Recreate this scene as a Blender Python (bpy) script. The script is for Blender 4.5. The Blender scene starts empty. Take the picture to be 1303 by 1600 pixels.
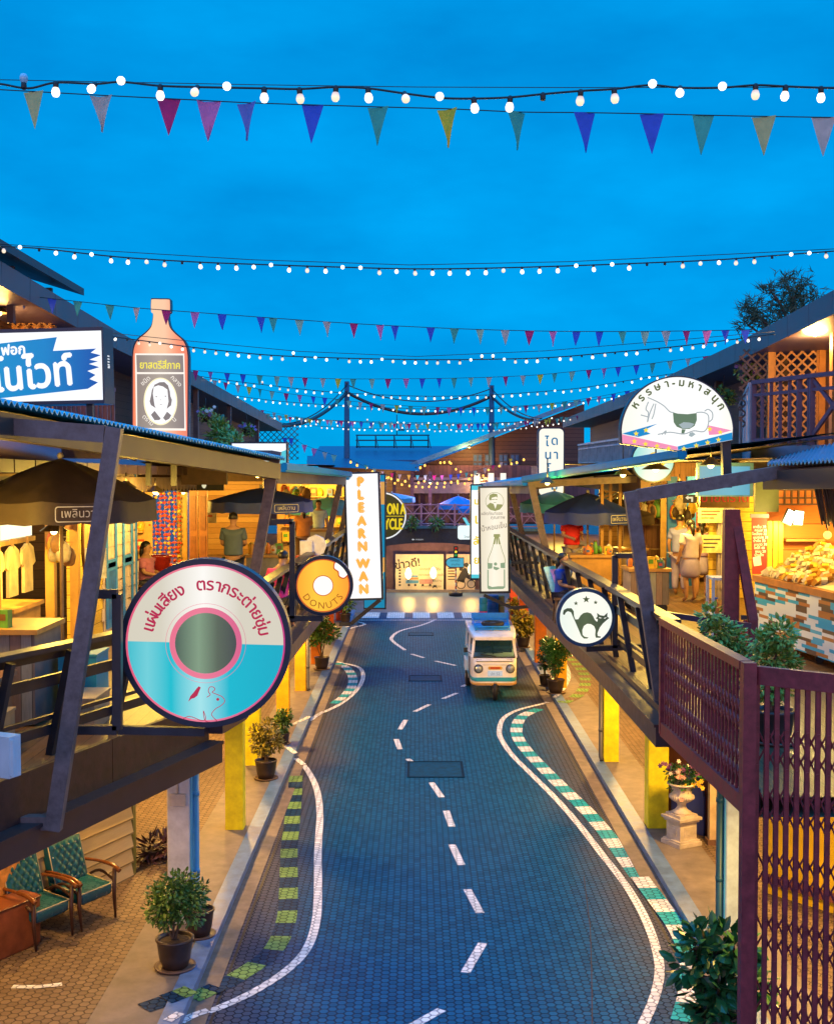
import bpy, bmesh, math, random
from mathutils import Vector, Matrix, Euler
R = math.radians
SC = bpy.context.scene
COL = SC.collection
RNG = random.Random(7)
# camera
H, F, HOR = 5.9, 1900.0, 730.0
PITCH = math.atan((800 - HOR) / F)
cam_d = bpy.data.cameras.new('camera')
cam_d.sensor_fit = 'VERTICAL'
cam_d.sensor_height = 36.0
cam_d.lens = 36.0 * F / 1600.0
cam_d.clip_start = 0.1
cam_d.clip_end = 3000
cam = bpy.data.objects.new('camera', cam_d)
COL.objects.link(cam)
cam.location = (0, 0, H)
cam.rotation_euler = (R(90) - PITCH, 0, 0)
SC.camera = cam
# world: dusk sky
SUN_EL, SUN_ROT = R(3.0), R(200)
w = bpy.data.worlds.new('World')
SC.world = w
w.use_nodes = True
nt = w.node_tree
for n in list(nt.nodes): nt.nodes.remove(n)
out = nt.nodes.new('ShaderNodeOutputWorld')
bg = nt.nodes.new('ShaderNodeBackground')
sky = nt.nodes.new('ShaderNodeTexSky')
sky.sky_type = 'NISHITA'; sky.sun_disc = False
sky.sun_elevation = SUN_EL; sky.sun_rotation = SUN_ROT
sky.altitude = 0; sky.air_density = 1.0; sky.dust_density = 0.3; sky.ozone_density = 6.0
tc = nt.nodes.new('ShaderNodeTexCoord')
mp = nt.nodes.new('ShaderNodeMapping'); mp.inputs['Scale'].default_value = (1.0, 1.0, 2.6)
nz = nt.nodes.new('ShaderNodeTexNoise'); nz.inputs['Scale'].default_value = 4.2; nz.inputs['Detail'].default_value = 6; nz.inputs['Roughness'].default_value = 0.55
nt.links.new(tc.outputs['Generated'], mp.inputs['Vector']); nt.links.new(mp.outputs['Vector'], nz.inputs['Vector'])
cr = nt.nodes.new('ShaderNodeValToRGB')
cr.color_ramp.elements[0].position = 0.33; cr.color_ramp.elements[0].color = (0.68, 0.745, 0.82, 1)
cr.color_ramp.elements[1].position = 0.7; cr.color_ramp.elements[1].color = (1.0, 1.10, 1.07, 1)
nt.links.new(nz.outputs['Fac'], cr.inputs['Fac'])
sepz = nt.nodes.new('ShaderNodeSeparateXYZ'); nt.links.new(tc.outputs['Generated'], sepz.inputs['Vector'])
gr = nt.nodes.new('ShaderNodeValToRGB')
gr.color_ramp.elements[0].position = 0.0; gr.color_ramp.elements[0].color = (0.0, 0.50, 1.0, 1)
e = gr.color_ramp.elements.new(0.10); e.color = (0.0, 0.415, 0.98, 1)
e = gr.color_ramp.elements.new(0.25); e.color = (0.0, 0.385, 0.95, 1)
e = gr.color_ramp.elements.new(0.36); e.color = (0.0, 0.37, 0.92, 1)
e = gr.color_ramp.elements.new(0.62); e.color = (0.06, 1.05, 2.9, 1)  # unseen upper sky, brighter than real dusk, added to light the street
gr.color_ramp.elements[-1].position = 1.0; gr.color_ramp.elements[-1].color = (0.12, 1.3, 3.4, 1)
nt.links.new(sepz.outputs['Z'], gr.inputs['Fac'])
m1 = nt.nodes.new('ShaderNodeMix'); m1.data_type = 'RGBA'; m1.blend_type = 'MULTIPLY'; m1.inputs[0].default_value = 1.0
nt.links.new(gr.outputs['Color'], m1.inputs[6]); nt.links.new(cr.outputs['Color'], m1.inputs[7])
wy = nt.nodes.new('ShaderNodeMapRange'); wy.inputs[1].default_value = 0.1; wy.inputs[2].default_value = -0.9; wy.inputs[3].default_value = 0.0; wy.inputs[4].default_value = 1.0
nt.links.new(sepz.outputs['Y'], wy.inputs[0])
mw = nt.nodes.new('ShaderNodeMix'); mw.data_type = 'RGBA'; mw.inputs[7].default_value = (2.3, 1.35, 1.35, 1)
wz = nt.nodes.new('ShaderNodeMapRange'); wz.interpolation_type = 'SMOOTHSTEP'; wz.inputs[1].default_value = 0.04; wz.inputs[2].default_value = 0.36; wz.inputs[3].default_value = 1.0; wz.inputs[4].default_value = 0.0
nt.links.new(sepz.outputs['Z'], wz.inputs[0])
wm = nt.nodes.new('ShaderNodeMath'); wm.operation = 'MULTIPLY'; nt.links.new(wy.outputs[0], wm.inputs[0]); nt.links.new(wz.outputs[0], wm.inputs[1])
nt.links.new(wm.outputs[0], mw.inputs[0]); nt.links.new(m1.outputs[2], mw.inputs[6])
bw = nt.nodes.new('ShaderNodeRGBToBW'); nt.links.new(sky.outputs['Color'], bw.inputs['Color'])
mul = nt.nodes.new('ShaderNodeMath'); mul.operation = 'MULTIPLY_ADD'
mul.inputs[1].default_value = 1.0; mul.inputs[2].default_value = 8.75
nt.links.new(bw.outputs['Val'], mul.inputs[0])
m2 = nt.nodes.new('ShaderNodeMix'); m2.data_type = 'RGBA'; m2.blend_type = 'MULTIPLY'; m2.inputs[0].default_value = 1.0
nt.links.new(mw.outputs[2], m2.inputs[6]); nt.links.new(mul.outputs['Value'], m2.inputs[7])
nt.links.new(m2.outputs[2], bg.inputs['Color'])
bg.inputs['Strength'].default_value = 0.1
nt.links.new(bg.outputs['Background'], out.inputs['Surface'])
sd = bpy.data.lights.new('sun', 'SUN'); sd.energy = 0.10; sd.angle = R(40); sd.color = (0.55, 0.75, 1.0)
so = bpy.data.objects.new('sun', sd); COL.objects.link(so); so.rotation_euler = (R(40), 0, R(-20))
SC.view_settings.view_transform = 'Standard'
SC.view_settings.look = 'None'
SC.view_settings.exposure = 0.0
SC.view_settings.gamma = 1.0
SC.cycles.max_bounces = 6
SC.cycles.diffuse_bounces = 3
SC.cycles.glossy_bounces = 3
SC.cycles.transmission_bounces = 4
SC.cycles.transparent_max_bounces = 6
SC.cycles.sample_clamp_indirect = 4.0
SC.cycles.sample_clamp_direct = 0.0
SC.cycles.caustics_reflective = False
SC.cycles.caustics_refractive = False
# helpers
_cp, _sp = math.cos(PITCH), math.sin(PITCH)
def ray(px, py):
 a = (px - 651.5) / F; b = (800 - py) / F
 return Vector((a, _cp + b * _sp, -_sp + b * _cp))
def P(px, py, Y):
 d = ray(px, py); return Vector((0, 0, H)) + d * (Y / d.y)
def PZ(px, py, z=0.0):
 d = ray(px, py); return Vector((0, 0, H)) + d * ((z - H) / d.z)
def PX(px, py, X):
 d = ray(px, py); return Vector((0, 0, H)) + d * (X / d.x)
def tag(o, label=None, cat=None, group=None, kind=None):
 if label: o['label'] = label
 if cat: o['category'] = cat
 if group: o['group'] = group
 if kind: o['kind'] = kind
 return o
def thing(name, label, cat, loc=(0, 0, 0), group=None, rz=0.0):
 o = bpy.data.objects.new(name, None); COL.objects.link(o)
 o.empty_display_size = 0.2
 o.location = loc; o.rotation_euler = (0, 0, rz)
 return tag(o, label, cat, group)
class Basis:
 def __init__(s, O, Rv=(1, 0, 0), U=(0, 0, 1)):
  s.O = Vector(O); s.R = Vector(Rv).normalized(); s.U = Vector(U).normalized()
  s.N = s.R.cross(s.U).normalized()      # with R=+x, U=+z the normal looks at -y (the camera)
 def p(s, u, v, w=0.0): return s.O + s.R * u + s.U * v + s.N * w
 def rot(s, a, O=None):
  c, d = math.cos(a), math.sin(a)
  return Basis(O if O is not None else s.O, s.R * c + s.U * d, s.U * c - s.R * d)
class MB:
 def __init__(s): s.v = []; s.f = []; s.m = []; s.sm = []
 def add(s, vs, fs, mi=0, smooth=False):
  o = len(s.v); s.v.extend([Vector(x) for x in vs])
  for f in fs: s.f.append([i + o for i in f]); s.m.append(mi); s.sm.append(smooth)
  return s
 def box(s, c, d, rz=0.0, mi=0, rot=None):
  c = Vector(c); x, y, z = d[0] / 2, d[1] / 2, d[2] / 2
  M = rot if rot is not None else Matrix.Rotation(rz, 3, 'Z')
  vs = [c + M @ Vector((i * x, j * y, k * z)) for k in (-1, 1) for j in (-1, 1) for i in (-1, 1)]
  return s.add(vs, [(0, 2, 3, 1), (4, 5, 7, 6), (0, 1, 5, 4), (2, 6, 7, 3), (0, 4, 6, 2), (1, 3, 7, 5)], mi)
 def bx(s, x0, x1, y0, y1, z0, z1, mi=0):
  return s.box(((x0 + x1) / 2, (y0 + y1) / 2, (z0 + z1) / 2), (abs(x1 - x0), abs(y1 - y0), abs(z1 - z0)), mi=mi)
 def bar(s, a, b, w, h, mi=0, up=(0, 0, 1), roll=0.0):
  a, b = Vector(a), Vector(b); d = b - a; L = d.length
  if L < 1e-6: return s
  d.normalize(); up = Vector(up)
  sd_ = d.cross(up)
  if sd_.length < 1e-4: sd_ = d.cross(Vector((1, 0, 0)))
  sd_.normalize(); u = sd_.cross(d)
  vs = []
  for q in (a, b):
   for i, j in ((-1, -1), (1, -1), (1, 1), (-1, 1)): vs.append(q + sd_ * (i * w / 2) + u * (j * h / 2))
  return s.add(vs, [(0, 3, 2, 1), (4, 5, 6, 7), (0, 1, 5, 4), (1, 2, 6, 5), (2, 3, 7, 6), (3, 0, 4, 7)], mi)
 def tube(s, pts, r, n=8, mi=0, cap=True, smooth=True):
  pts = [Vector(p) for p in pts]; rs = r if isinstance(r, (list, tuple)) else [r] * len(pts)
  o = len(s.v); ref = None
  for i, p in enumerate(pts):
   t = (pts[min(i + 1, len(pts) - 1)] - pts[max(i - 1, 0)])
   if t.length < 1e-9: t = Vector((0, 0, 1))
   t.normalize()
   if ref is None: ref = Vector((0, 0, 1)) if abs(t.z) < 0.9 else Vector((1, 0, 0))
   a = t.cross(ref);
   if a.length < 1e-4: a = t.cross(Vector((0, 1, 0)))
   a.normalize(); b = a.cross(t).normalized(); ref = b
   for k in range(n):
    q = 2 * math.pi * k / n
    s.v.append(p + (a * math.cos(q) + b * math.sin(q)) * rs[i])
  for i in range(len(pts) - 1):
   for k in range(n):
    k2 = (k + 1) % n
    s.f.append([o + i * n + k, o + i * n + k2, o + (i + 1) * n + k2, o + (i + 1) * n + k]); s.m.append(mi); s.sm.append(smooth)
  if cap:
   s.f.append([o + k for k in range(n)][::-1]); s.m.append(mi); s.sm.append(False)
   e_ = o + (len(pts) - 1) * n
   s.f.append([e_ + k for k in range(n)]); s.m.append(mi); s.sm.append(False)
  return s
 def lathe(s, c, prof, n=20, mi=0, axis=None, smooth=True, cap=True):
  c = Vector(c); M = axis if axis is not None else Matrix.Identity(3)
  o = len(s.v)
  for r, z in prof:
   for k in range(n):
    q = 2 * math.pi * k / n
    s.v.append(c + M @ Vector((r * math.cos(q), r * math.sin(q), z)))
  for i in range(len(prof) - 1):
   for k in range(n):
    k2 = (k + 1) % n
    s.f.append([o + i * n + k, o + i * n + k2, o + (i + 1) * n + k2, o + (i + 1) * n + k]); s.m.append(mi); s.sm.append(smooth)
  if cap:
   s.f.append([o + k for k in range(n)][::-1]); s.m.append(mi); s.sm.append(False)
   e_ = o + (len(prof) - 1) * n
   s.f.append([e_ + k for k in range(n)]); s.m.append(mi); s.sm.append(False)
  return s
 def ball(s, c, r, n=12, mi=0, sc=(1, 1, 1)):
  o = len(s.v); c = Vector(c); h = n // 2
  for i in range(h + 1):
   a = math.pi * i / h
   for k in range(n):
    q = 2 * math.pi * k / n
    s.v.append(c + Vector((r * sc[0] * math.sin(a) * math.cos(q), r * sc[1] * math.sin(a) * math.sin(q), r * sc[2] * math.cos(a))))
  for i in range(h):
   for k in range(n):
    k2 = (k + 1) % n
    s.f.append([o + i * n + k, o + (i + 1) * n + k, o + (i + 1) * n + k2, o + i * n + k2]); s.m.append(mi); s.sm.append(True)
  return s
 def poly(s, B, pts, w=0.0, mi=0):
  a = sum(pts[i][0] * pts[(i + 1) % len(pts)][1] - pts[(i + 1) % len(pts)][0] * pts[i][1] for i in range(len(pts)))
  if a < 0: pts = pts[::-1]
  return s.add([B.p(u, v, w) for u, v in pts], [list(range(len(pts)))], mi)
 def prism(s, B, pts, w0, w1, mi=0, mi_side=None):
  a = sum(pts[i][0] * pts[(i + 1) % len(pts)][1] - pts[(i + 1) % len(pts)][0] * pts[i][1] for i in range(len(pts)))
  if a < 0: pts = pts[::-1]
  n = len(pts)
  vs = [B.p(u, v, w0) for u, v in pts] + [B.p(u, v, w1) for u, v in pts]
  s.add(vs, [list(range(n))[::-1], list(range(n, 2 * n))], mi)
  o = len(s.v) - 2 * n; ms = mi if mi_side is None else mi_side
  for i in range(n):
   j = (i + 1) % n
   s.f.append([o + i, o + j, o + n + j, o + n + i]); s.m.append(ms); s.sm.append(False)
  return s
 def ring(s, B, r0, r1, w=0.0, n=64, mi=0, a0=0.0, a1=2 * math.pi):
  full = abs(a1 - a0 - 2 * math.pi) < 1e-6
  o = len(s.v); N = n if full else n + 1
  for k in range(N):
   q = a0 + (a1 - a0) * k / n
   s.v.append(B.p(r0 * math.cos(q), r0 * math.sin(q), w)); s.v.append(B.p(r1 * math.cos(q), r1 * math.sin(q), w))
  for k in range(n):
   i, j = o + 2 * k, o + 2 * ((k + 1) % N)
   s.f.append([i, i + 1, j + 1, j]); s.m.append(mi); s.sm.append(False)
  return s
 def ribbon(s, pts, wd, z=None, mi=0):
  pts = [Vector(p) for p in pts]; o = len(s.v)
  for i, p in enumerate(pts):
   t = pts[min(i + 1, len(pts) - 1)] - pts[max(i - 1, 0)]; t.z = 0; t.normalize()
   nrm = Vector((-t.y, t.x, 0))
   for sg in (1, -1):
    q = p + nrm * (sg * wd / 2)
    if z is not None: q.z = z
    s.v.append(q)
  for i in range(len(pts) - 1):
   s.f.append([o + 2 * i, o + 2 * i + 1, o + 2 * i + 3, o + 2 * i + 2]); s.m.append(mi); s.sm.append(False)
  return s
 def build(s, name, mats, parent=None, world=True, label=None):
  if not isinstance(mats, (list, tuple)): mats = [mats]
  off = Vector((0, 0, 0))
  if parent is not None and world:
   q = parent
   while q is not None: off = off + q.location; q = q.parent
  me = bpy.data.meshes.new(name)
  me.from_pydata([v - off for v in s.v], [], s.f)
  for m_ in mats: me.materials.append(m_)
  me.polygons.foreach_set('material_index', s.m)
  me.polygons.foreach_set('use_smooth', s.sm)
  me.update()
  o = bpy.data.objects.new(name, me); COL.objects.link(o)
  if parent is not None: o.parent = parent
  if label: o['label'] = label
  return o
def circ(r, n=48, cx=0.0, cy=0.0, a0=0.0, a1=2 * math.pi, rx=None):
 full = abs(a1 - a0 - 2 * math.pi) < 1e-6
 return [(cx + (rx or r) * math.cos(a0 + (a1 - a0) * k / n), cy + r * math.sin(a0 + (a1 - a0) * k / n)) for k in range(n if full else n + 1)]
def rrect(wd, h, r, n=6):
 o = []
 for cx, cy, a in ((wd / 2 - r, h / 2 - r, 0), (-wd / 2 + r, h / 2 - r, 90), (-wd / 2 + r, -h / 2 + r, 180), (wd / 2 - r, -h / 2 + r, 270)):
  for k in range(n + 1):
   q = R(a + 90 * k / n); o.append((cx + r * math.cos(q), cy + r * math.sin(q)))
 return o
def rect(x0, x1, y0, y1): return [(x0, y0), (x1, y0), (x1, y1), (x0, y1)]
def smooth_pts(pts, n=6):
 pts = [Vector(p) for p in pts]; o = []
 for i in range(len(pts) - 1):
  p0, p1, p2, p3 = pts[max(i - 1, 0)], pts[i], pts[i + 1], pts[min(i + 2, len(pts) - 1)]
  for k in range(n):
   t = k / n
   o.append(0.5 * ((2 * p1) + (p2 - p0) * t + (2 * p0 - 5 * p1 + 4 * p2 - p3) * t * t + (3 * p1 - p0 - 3 * p2 + p3) * t ** 3))
 o.append(pts[-1]); return o
def smooth2(pts, n=5, closed=True):
 N = len(pts); o = []
 for i in range(N if closed else N - 1):
  g = lambda j: Vector(pts[j % N]) if closed else Vector(pts[max(0, min(N - 1, j))])
  p0, p1, p2, p3 = g(i - 1), g(i), g(i + 1), g(i + 2)
  for k in range(n):
   t = k / n
   q = 0.5 * ((2 * p1) + (p2 - p0) * t + (2 * p0 - 5 * p1 + 4 * p2 - p3) * t * t + (3 * p1 - p0 - 3 * p2 + p3) * t ** 3)
   o.append((q.x, q.y))
 if not closed: o.append(tuple(pts[-1]))
 return o
_tx = {}
def text_mesh(st):
 if st in _tx: return _tx[st]
 c = bpy.data.curves.new('lettering', 'FONT'); c.body = st; c.size = 1.0; c.resolution_u = 3
 o = bpy.data.objects.new('lettering', c); COL.objects.link(o)
 dg = bpy.context.evaluated_depsgraph_get()
 m_ = bpy.data.meshes.new_from_object(o.evaluated_get(dg), depsgraph=dg)
 vs = [(v.co.x, v.co.y) for v in m_.vertices]; fs = [list(p.vertices) for p in m_.polygons]
 bpy.data.objects.remove(o); bpy.data.curves.remove(c); bpy.data.meshes.remove(m_)
 _tx[st] = (vs, fs); return _tx[st]
def put_text(mb, B, st, size, u=0.0, v=0.0, w=0.004, ang=0.0, sx=1.0, mi=0, align='c', bold=0.0):
 """write st on plane B centred at u,v (v is the base line)."""
 vs, fs = text_mesh(st)
 if not vs: return 0
 x0 = min(p[0] for p in vs); x1 = max(p[0] for p in vs)
 ax = (x0 + x1) / 2 if align == 'c' else x0
 ca, sa = math.cos(ang), math.sin(ang)
 offs = [(0, 0)] if not bold else [(0, 0), (bold, 0), (-bold, 0), (0, bold), (0, -bold)]
 for k, (bx_, by_) in enumerate(offs):
  pts = []
  for a, b in vs:
   q, r_ = (a - ax) * size * sx + bx_, b * size + by_
   pts.append(B.p(u + q * ca - r_ * sa, v + q * sa + r_ * ca, w + k * 0.0004))
  mb.add(pts, fs, mi)
 return (x1 - x0) * size * sx
THAI_MARKS = set('\u0e31\u0e34\u0e35\u0e36\u0e37\u0e38\u0e39\u0e3a\u0e47\u0e48\u0e49\u0e4a\u0e4b\u0e4c\u0e4d\u0e4e')
def clusters(st):
 o = []
 for ch in st:
  if ch in THAI_MARKS and o: o[-1] += ch
  else: o.append(ch)
 return o
def arc_text(mb, B, st, size, rad, a_start, a_end, w=0.004, mi=0, inside=False, bold=0.0):
 cl = clusters(st); ws = []
 for c in cl:
  vs, _ = text_mesh(c)
  ws.append(0.35 if not vs else max(p[0] for p in vs) - min(p[0] for p in vs) + 0.12)
 T = sum(ws); acc = 0
 for c, wd in zip(cl, ws):
  t = (acc + wd / 2) / T; acc += wd
  a = a_start + (a_end - a_start) * t
  if not inside: put_text(mb, B, c, size, rad * math.cos(a), rad * math.sin(a), w, a - math.pi / 2, mi=mi, bold=bold)
  else: put_text(mb, B, c, size, rad * math.cos(a), rad * math.sin(a), w, a + math.pi / 2, mi=mi, bold=bold)
# materials
_ms = {}
def node_mat(name):
 m = bpy.data.materials.new(name); m.use_nodes = True
 t = m.node_tree; b = t.nodes['Principled BSDF']
 return m, t, b
def M(name, col=(0.5, 0.5, 0.5), rough=0.6, var=0.18, scale=6.0, bump=0.0, metal=0.0, stretch=(1, 1, 1), spec=0.4, coat=0.0):
 if name in _ms: return _ms[name]
 m, t, b = node_mat(name)
 tcx = t.nodes.new('ShaderNodeTexCoord'); mp_ = t.nodes.new('ShaderNodeMapping'); mp_.inputs['Scale'].default_value = stretch
 t.links.new(tcx.outputs['Object'], mp_.inputs['Vector'])
 n = t.nodes.new('ShaderNodeTexNoise'); n.inputs['Scale'].default_value = scale; n.inputs['Detail'].default_value = 6
 n.inputs['Roughness'].default_value = 0.6
 t.links.new(mp_.outputs['Vector'], n.inputs['Vector'])
 r = t.nodes.new('ShaderNodeValToRGB')
 lo = [max(0, c * (1 - var * 1.6)) for c in col]; hi = [min(1, c * (1 + var * 1.1)) for c in col]
 r.color_ramp.elements[0].position = 0.28; r.color_ramp.elements[0].color = (*lo, 1)
 r.color_ramp.elements[1].position = 0.72; r.color_ramp.elements[1].color = (*hi, 1)
 t.links.new(n.outputs['Fac'], r.inputs['Fac']); t.links.new(r.outputs['Color'], b.inputs['Base Color'])
 rr = t.nodes.new('ShaderNodeMapRange'); rr.inputs[3].default_value = max(0.05, rough - 0.12); rr.inputs[4].default_value = min(1, rough + 0.12)
 t.links.new(n.outputs['Fac'], rr.inputs[0]); t.links.new(rr.outputs[0], b.inputs['Roughness'])
 b.inputs['Metallic'].default_value = metal; b.inputs['Specular IOR Level'].default_value = spec
 if coat: b.inputs['Coat Weight'].default_value = coat
 if bump:
  bp = t.nodes.new('ShaderNodeBump'); bp.inputs['Strength'].default_value = bump; bp.inputs['Distance'].default_value = 0.02
  t.links.new(n.outputs['Fac'], bp.inputs['Height']); t.links.new(bp.outputs['Normal'], b.inputs['Normal'])
 _ms[name] = m; return m
def EM(name, col, st=1.0, sample=True, var=0.0, scale=3.0):
 if name in _ms: return _ms[name]
 m, t, b = node_mat(name)
 b.inputs['Base Color'].default_value = (*[c * 0.12 for c in col], 1); b.inputs['Roughness'].default_value = 0.5; b.inputs['Specular IOR Level'].default_value = .15
 b.inputs['Emission Color'].default_value = (*col, 1); b.inputs['Emission Strength'].default_value = st
 if var:
  tcx = t.nodes.new('ShaderNodeTexCoord'); n = t.nodes.new('ShaderNodeTexNoise'); n.inputs['Scale'].default_value = scale
  t.links.new(tcx.outputs['Object'], n.inputs['Vector'])
  mr = t.nodes.new('ShaderNodeMapRange'); mr.inputs[3].default_value = st * (1 - var); mr.inputs[4].default_value = st * (1 + var)
  t.links.new(n.outputs['Fac'], mr.inputs[0]); t.links.new(mr.outputs[0], b.inputs['Emission Strength'])
 if not sample: m.cycles.emission_sampling = 'NONE'
 _ms[name] = m; return m
def planks(name, cols, pitch=0.14, axis='z', rough=0.55, gap=0.06, grain=1.0, spec=0.35):
 """boards with a joint every pitch metres along one object axis; each board its own tone."""
 if name in _ms: return _ms[name]
 m, t, b = node_mat(name)
 tcx = t.nodes.new('ShaderNodeTexCoord'); sp = t.nodes.new('ShaderNodeSeparateXYZ'); t.links.new(tcx.outputs['Object'], sp.inputs['Vector'])
 dv = t.nodes.new('ShaderNodeMath'); dv.operation = 'DIVIDE'; dv.inputs[1].default_value = pitch
 t.links.new(sp.outputs[{'x': 0, 'y': 1, 'z': 2}[axis]], dv.inputs[0])
 fl = t.nodes.new('ShaderNodeMath'); fl.operation = 'FLOOR'; t.links.new(dv.outputs[0], fl.inputs[0])
 fr = t.nodes.new('ShaderNodeMath'); fr.operation = 'FRACT'; t.links.new(dv.outputs[0], fr.inputs[0])
 wn = t.nodes.new('ShaderNodeTexWhiteNoise'); wn.noise_dimensions = '1D'; t.links.new(fl.outputs[0], wn.inputs['W'])
 r = t.nodes.new('ShaderNodeValToRGB'); r.color_ramp.interpolation = 'LINEAR'
 for i, c in enumerate(cols):
  ps = i / max(1, len(cols) - 1)
  el = r.color_ramp.elements[i] if i < 2 else r.color_ramp.elements.new(ps)
  el.position = ps; el.color = (*c, 1)
 t.links.new(wn.outputs['Value'], r.inputs['Fac'])
 n = t.nodes.new('ShaderNodeTexNoise'); n.inputs['Scale'].default_value = 5; n.inputs['Detail'].default_value = 7
 mp_ = t.nodes.new('ShaderNodeMapping'); sc_ = [1.2, 1.2, 1.2]; sc_[{'x': 0, 'y': 1, 'z': 2}[axis]] = 14; mp_.inputs['Scale'].default_value = sc_
 t.links.new(tcx.outputs['Object'], mp_.inputs['Vector']); t.links.new(mp_.outputs['Vector'], n.inputs['Vector'])
 mr = t.nodes.new('ShaderNodeMapRange'); mr.inputs[3].default_value = 1 - 0.45 * grain; mr.inputs[4].default_value = 1 + 0.4 * grain
 t.links.new(n.outputs['Fac'], mr.inputs[0])
 lt = t.nodes.new('ShaderNodeMath'); lt.operation = 'GREATER_THAN'; lt.inputs[1].default_value = gap; t.links.new(fr.outputs[0], lt.inputs[0])
 mr2 = t.nodes.new('ShaderNodeMapRange'); mr2.inputs[3].default_value = 0.25; mr2.inputs[4].default_value = 1; t.links.new(lt.outputs[0], mr2.inputs[0])
 mm = t.nodes.new('ShaderNodeMath'); mm.operation = 'MULTIPLY'; t.links.new(mr.outputs[0], mm.inputs[0]); t.links.new(mr2.outputs[0], mm.inputs[1])
 mx = t.nodes.new('ShaderNodeMix'); mx.data_type = 'RGBA'; mx.blend_type = 'MULTIPLY'; mx.inputs[0].default_value = 1
 t.links.new(r.outputs['Color'], mx.inputs[6]); t.links.new(mm.outputs[0], mx.inputs[7]); t.links.new(mx.outputs[2], b.inputs['Base Color'])
 b.inputs['Roughness'].default_value = rough; b.inputs['Specular IOR Level'].default_value = spec
 bp = t.nodes.new('ShaderNodeBump'); bp.inputs['Strength'].default_value = 0.5; bp.inputs['Distance'].default_value = 0.01
 t.links.new(mm.outputs[0], bp.inputs['Height']); t.links.new(bp.outputs['Normal'], b.inputs['Normal'])
 _ms[name] = m; return m
def hexpave(name, c_lo, c_hi, joint, size=0.106, rough=0.5, rot=0.0, patch=0.3, spec=.2, edge_light=None):
 m, t, b = node_mat(name)
 def math_(op, a=None, bb=None, c=None):
  q = t.nodes.new('ShaderNodeMath'); q.operation = op
  for i, x in enumerate((a, bb, c)):
   if x is None: continue
   if isinstance(x, (int, float)): q.inputs[i].default_value = x
   else: t.links.new(x, q.inputs[i])
  return q.outputs[0]
 tcx = t.nodes.new('ShaderNodeTexCoord'); sp = t.nodes.new('ShaderNodeSeparateXYZ')
 mp_ = t.nodes.new('ShaderNodeMapping'); mp_.inputs['Rotation'].default_value = (0, 0, rot)
 nj = t.nodes.new('ShaderNodeTexNoise'); nj.inputs['Scale'].default_value = 9; nj.inputs['Detail'].default_value = 3
 t.links.new(tcx.outputs['Object'], mp_.inputs['Vector']); t.links.new(mp_.outputs['Vector'], sp.inputs['Vector']); t.links.new(mp_.outputs['Vector'], nj.inputs['Vector'])
 k = 1 / size; S3 = math.sqrt(3)
 jit = math_('MULTIPLY_ADD', nj.outputs['Fac'], 0.10, -0.05)
 x = math_('ADD', math_('MULTIPLY_ADD', sp.outputs['Y'], k, 5000.0), jit)
 y = math_('ADD', math_('MULTIPLY_ADD', sp.outputs['X'], k, 3000.0 * S3), jit)
 ax = math_('SUBTRACT', math_('FLOORED_MODULO', x, 1.0), 0.5); ay = math_('SUBTRACT', math_('FLOORED_MODULO', y, S3), S3 / 2)
 bx_ = math_('SUBTRACT', math_('FLOORED_MODULO', math_('SUBTRACT', x, 0.5), 1.0), 0.5)
 by_ = math_('SUBTRACT', math_('FLOORED_MODULO', math_('SUBTRACT', y, S3 / 2), S3), S3 / 2)
 da = math_('ADD', math_('MULTIPLY', ax, ax), math_('MULTIPLY', ay, ay)); db = math_('ADD', math_('MULTIPLY', bx_, bx_), math_('MULTIPLY', by_, by_))
 sel = math_('LESS_THAN', da, db)
 def pick(p, q): return math_('ADD', math_('MULTIPLY', p, sel), math_('MULTIPLY', q, math_('SUBTRACT', 1.0, sel)))
 gx, gy = pick(ax, bx_), pick(ay, by_)
 agx, agy = math_('ABSOLUTE', gx), math_('ABSOLUTE', gy)
 d = math_('MAXIMUM', agx, math_('ADD', math_('MULTIPLY', agx, 0.5), math_('MULTIPLY', agy, S3 / 2)))
 mr = t.nodes.new('ShaderNodeMapRange'); mr.interpolation_type = 'SMOOTHSTEP'
 mr.inputs[1].default_value = 0.40; mr.inputs[2].default_value = 0.475; mr.inputs[3].default_value = 1; mr.inputs[4].default_value = 0
 t.links.new(d, mr.inputs[0])
 cx = t.nodes.new('ShaderNodeCombineXYZ'); t.links.new(math_('ROUND', math_('MULTIPLY', math_('SUBTRACT', x, gx), 2.0)), cx.inputs[0]); t.links.new(math_('ROUND', math_('MULTIPLY', math_('SUBTRACT', y, gy), 2.0)), cx.inputs[1])
 wn = t.nodes.new('ShaderNodeTexWhiteNoise'); wn.noise_dimensions = '2D'; t.links.new(cx.outputs[0], wn.inputs['Vector'])
 n2 = t.nodes.new('ShaderNodeTexNoise'); n2.inputs['Scale'].default_value = 0.55; n2.inputs['Detail'].default_value = 9; n2.inputs['Roughness'].default_value = .68; t.links.new(tcx.outputs['Object'], n2.inputs['Vector'])
 n3 = t.nodes.new('ShaderNodeTexNoise'); n3.inputs['Scale'].default_value = 60; n3.inputs['Detail'].default_value = 3; t.links.new(tcx.outputs['Object'], n3.inputs['Vector'])
 fac = math_('ADD', math_('MULTIPLY', wn.outputs['Value'], 0.6), math_('ADD', math_('MULTIPLY', n2.outputs['Fac'], patch * 1.4), math_('MULTIPLY', n3.outputs['Fac'], 0.25)))
 mc = t.nodes.new('ShaderNodeMix'); mc.data_type = 'RGBA'; mc.inputs[6].default_value = (*c_lo, 1); mc.inputs[7].default_value = (*c_hi, 1); t.links.new(fac, mc.inputs[0])
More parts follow.
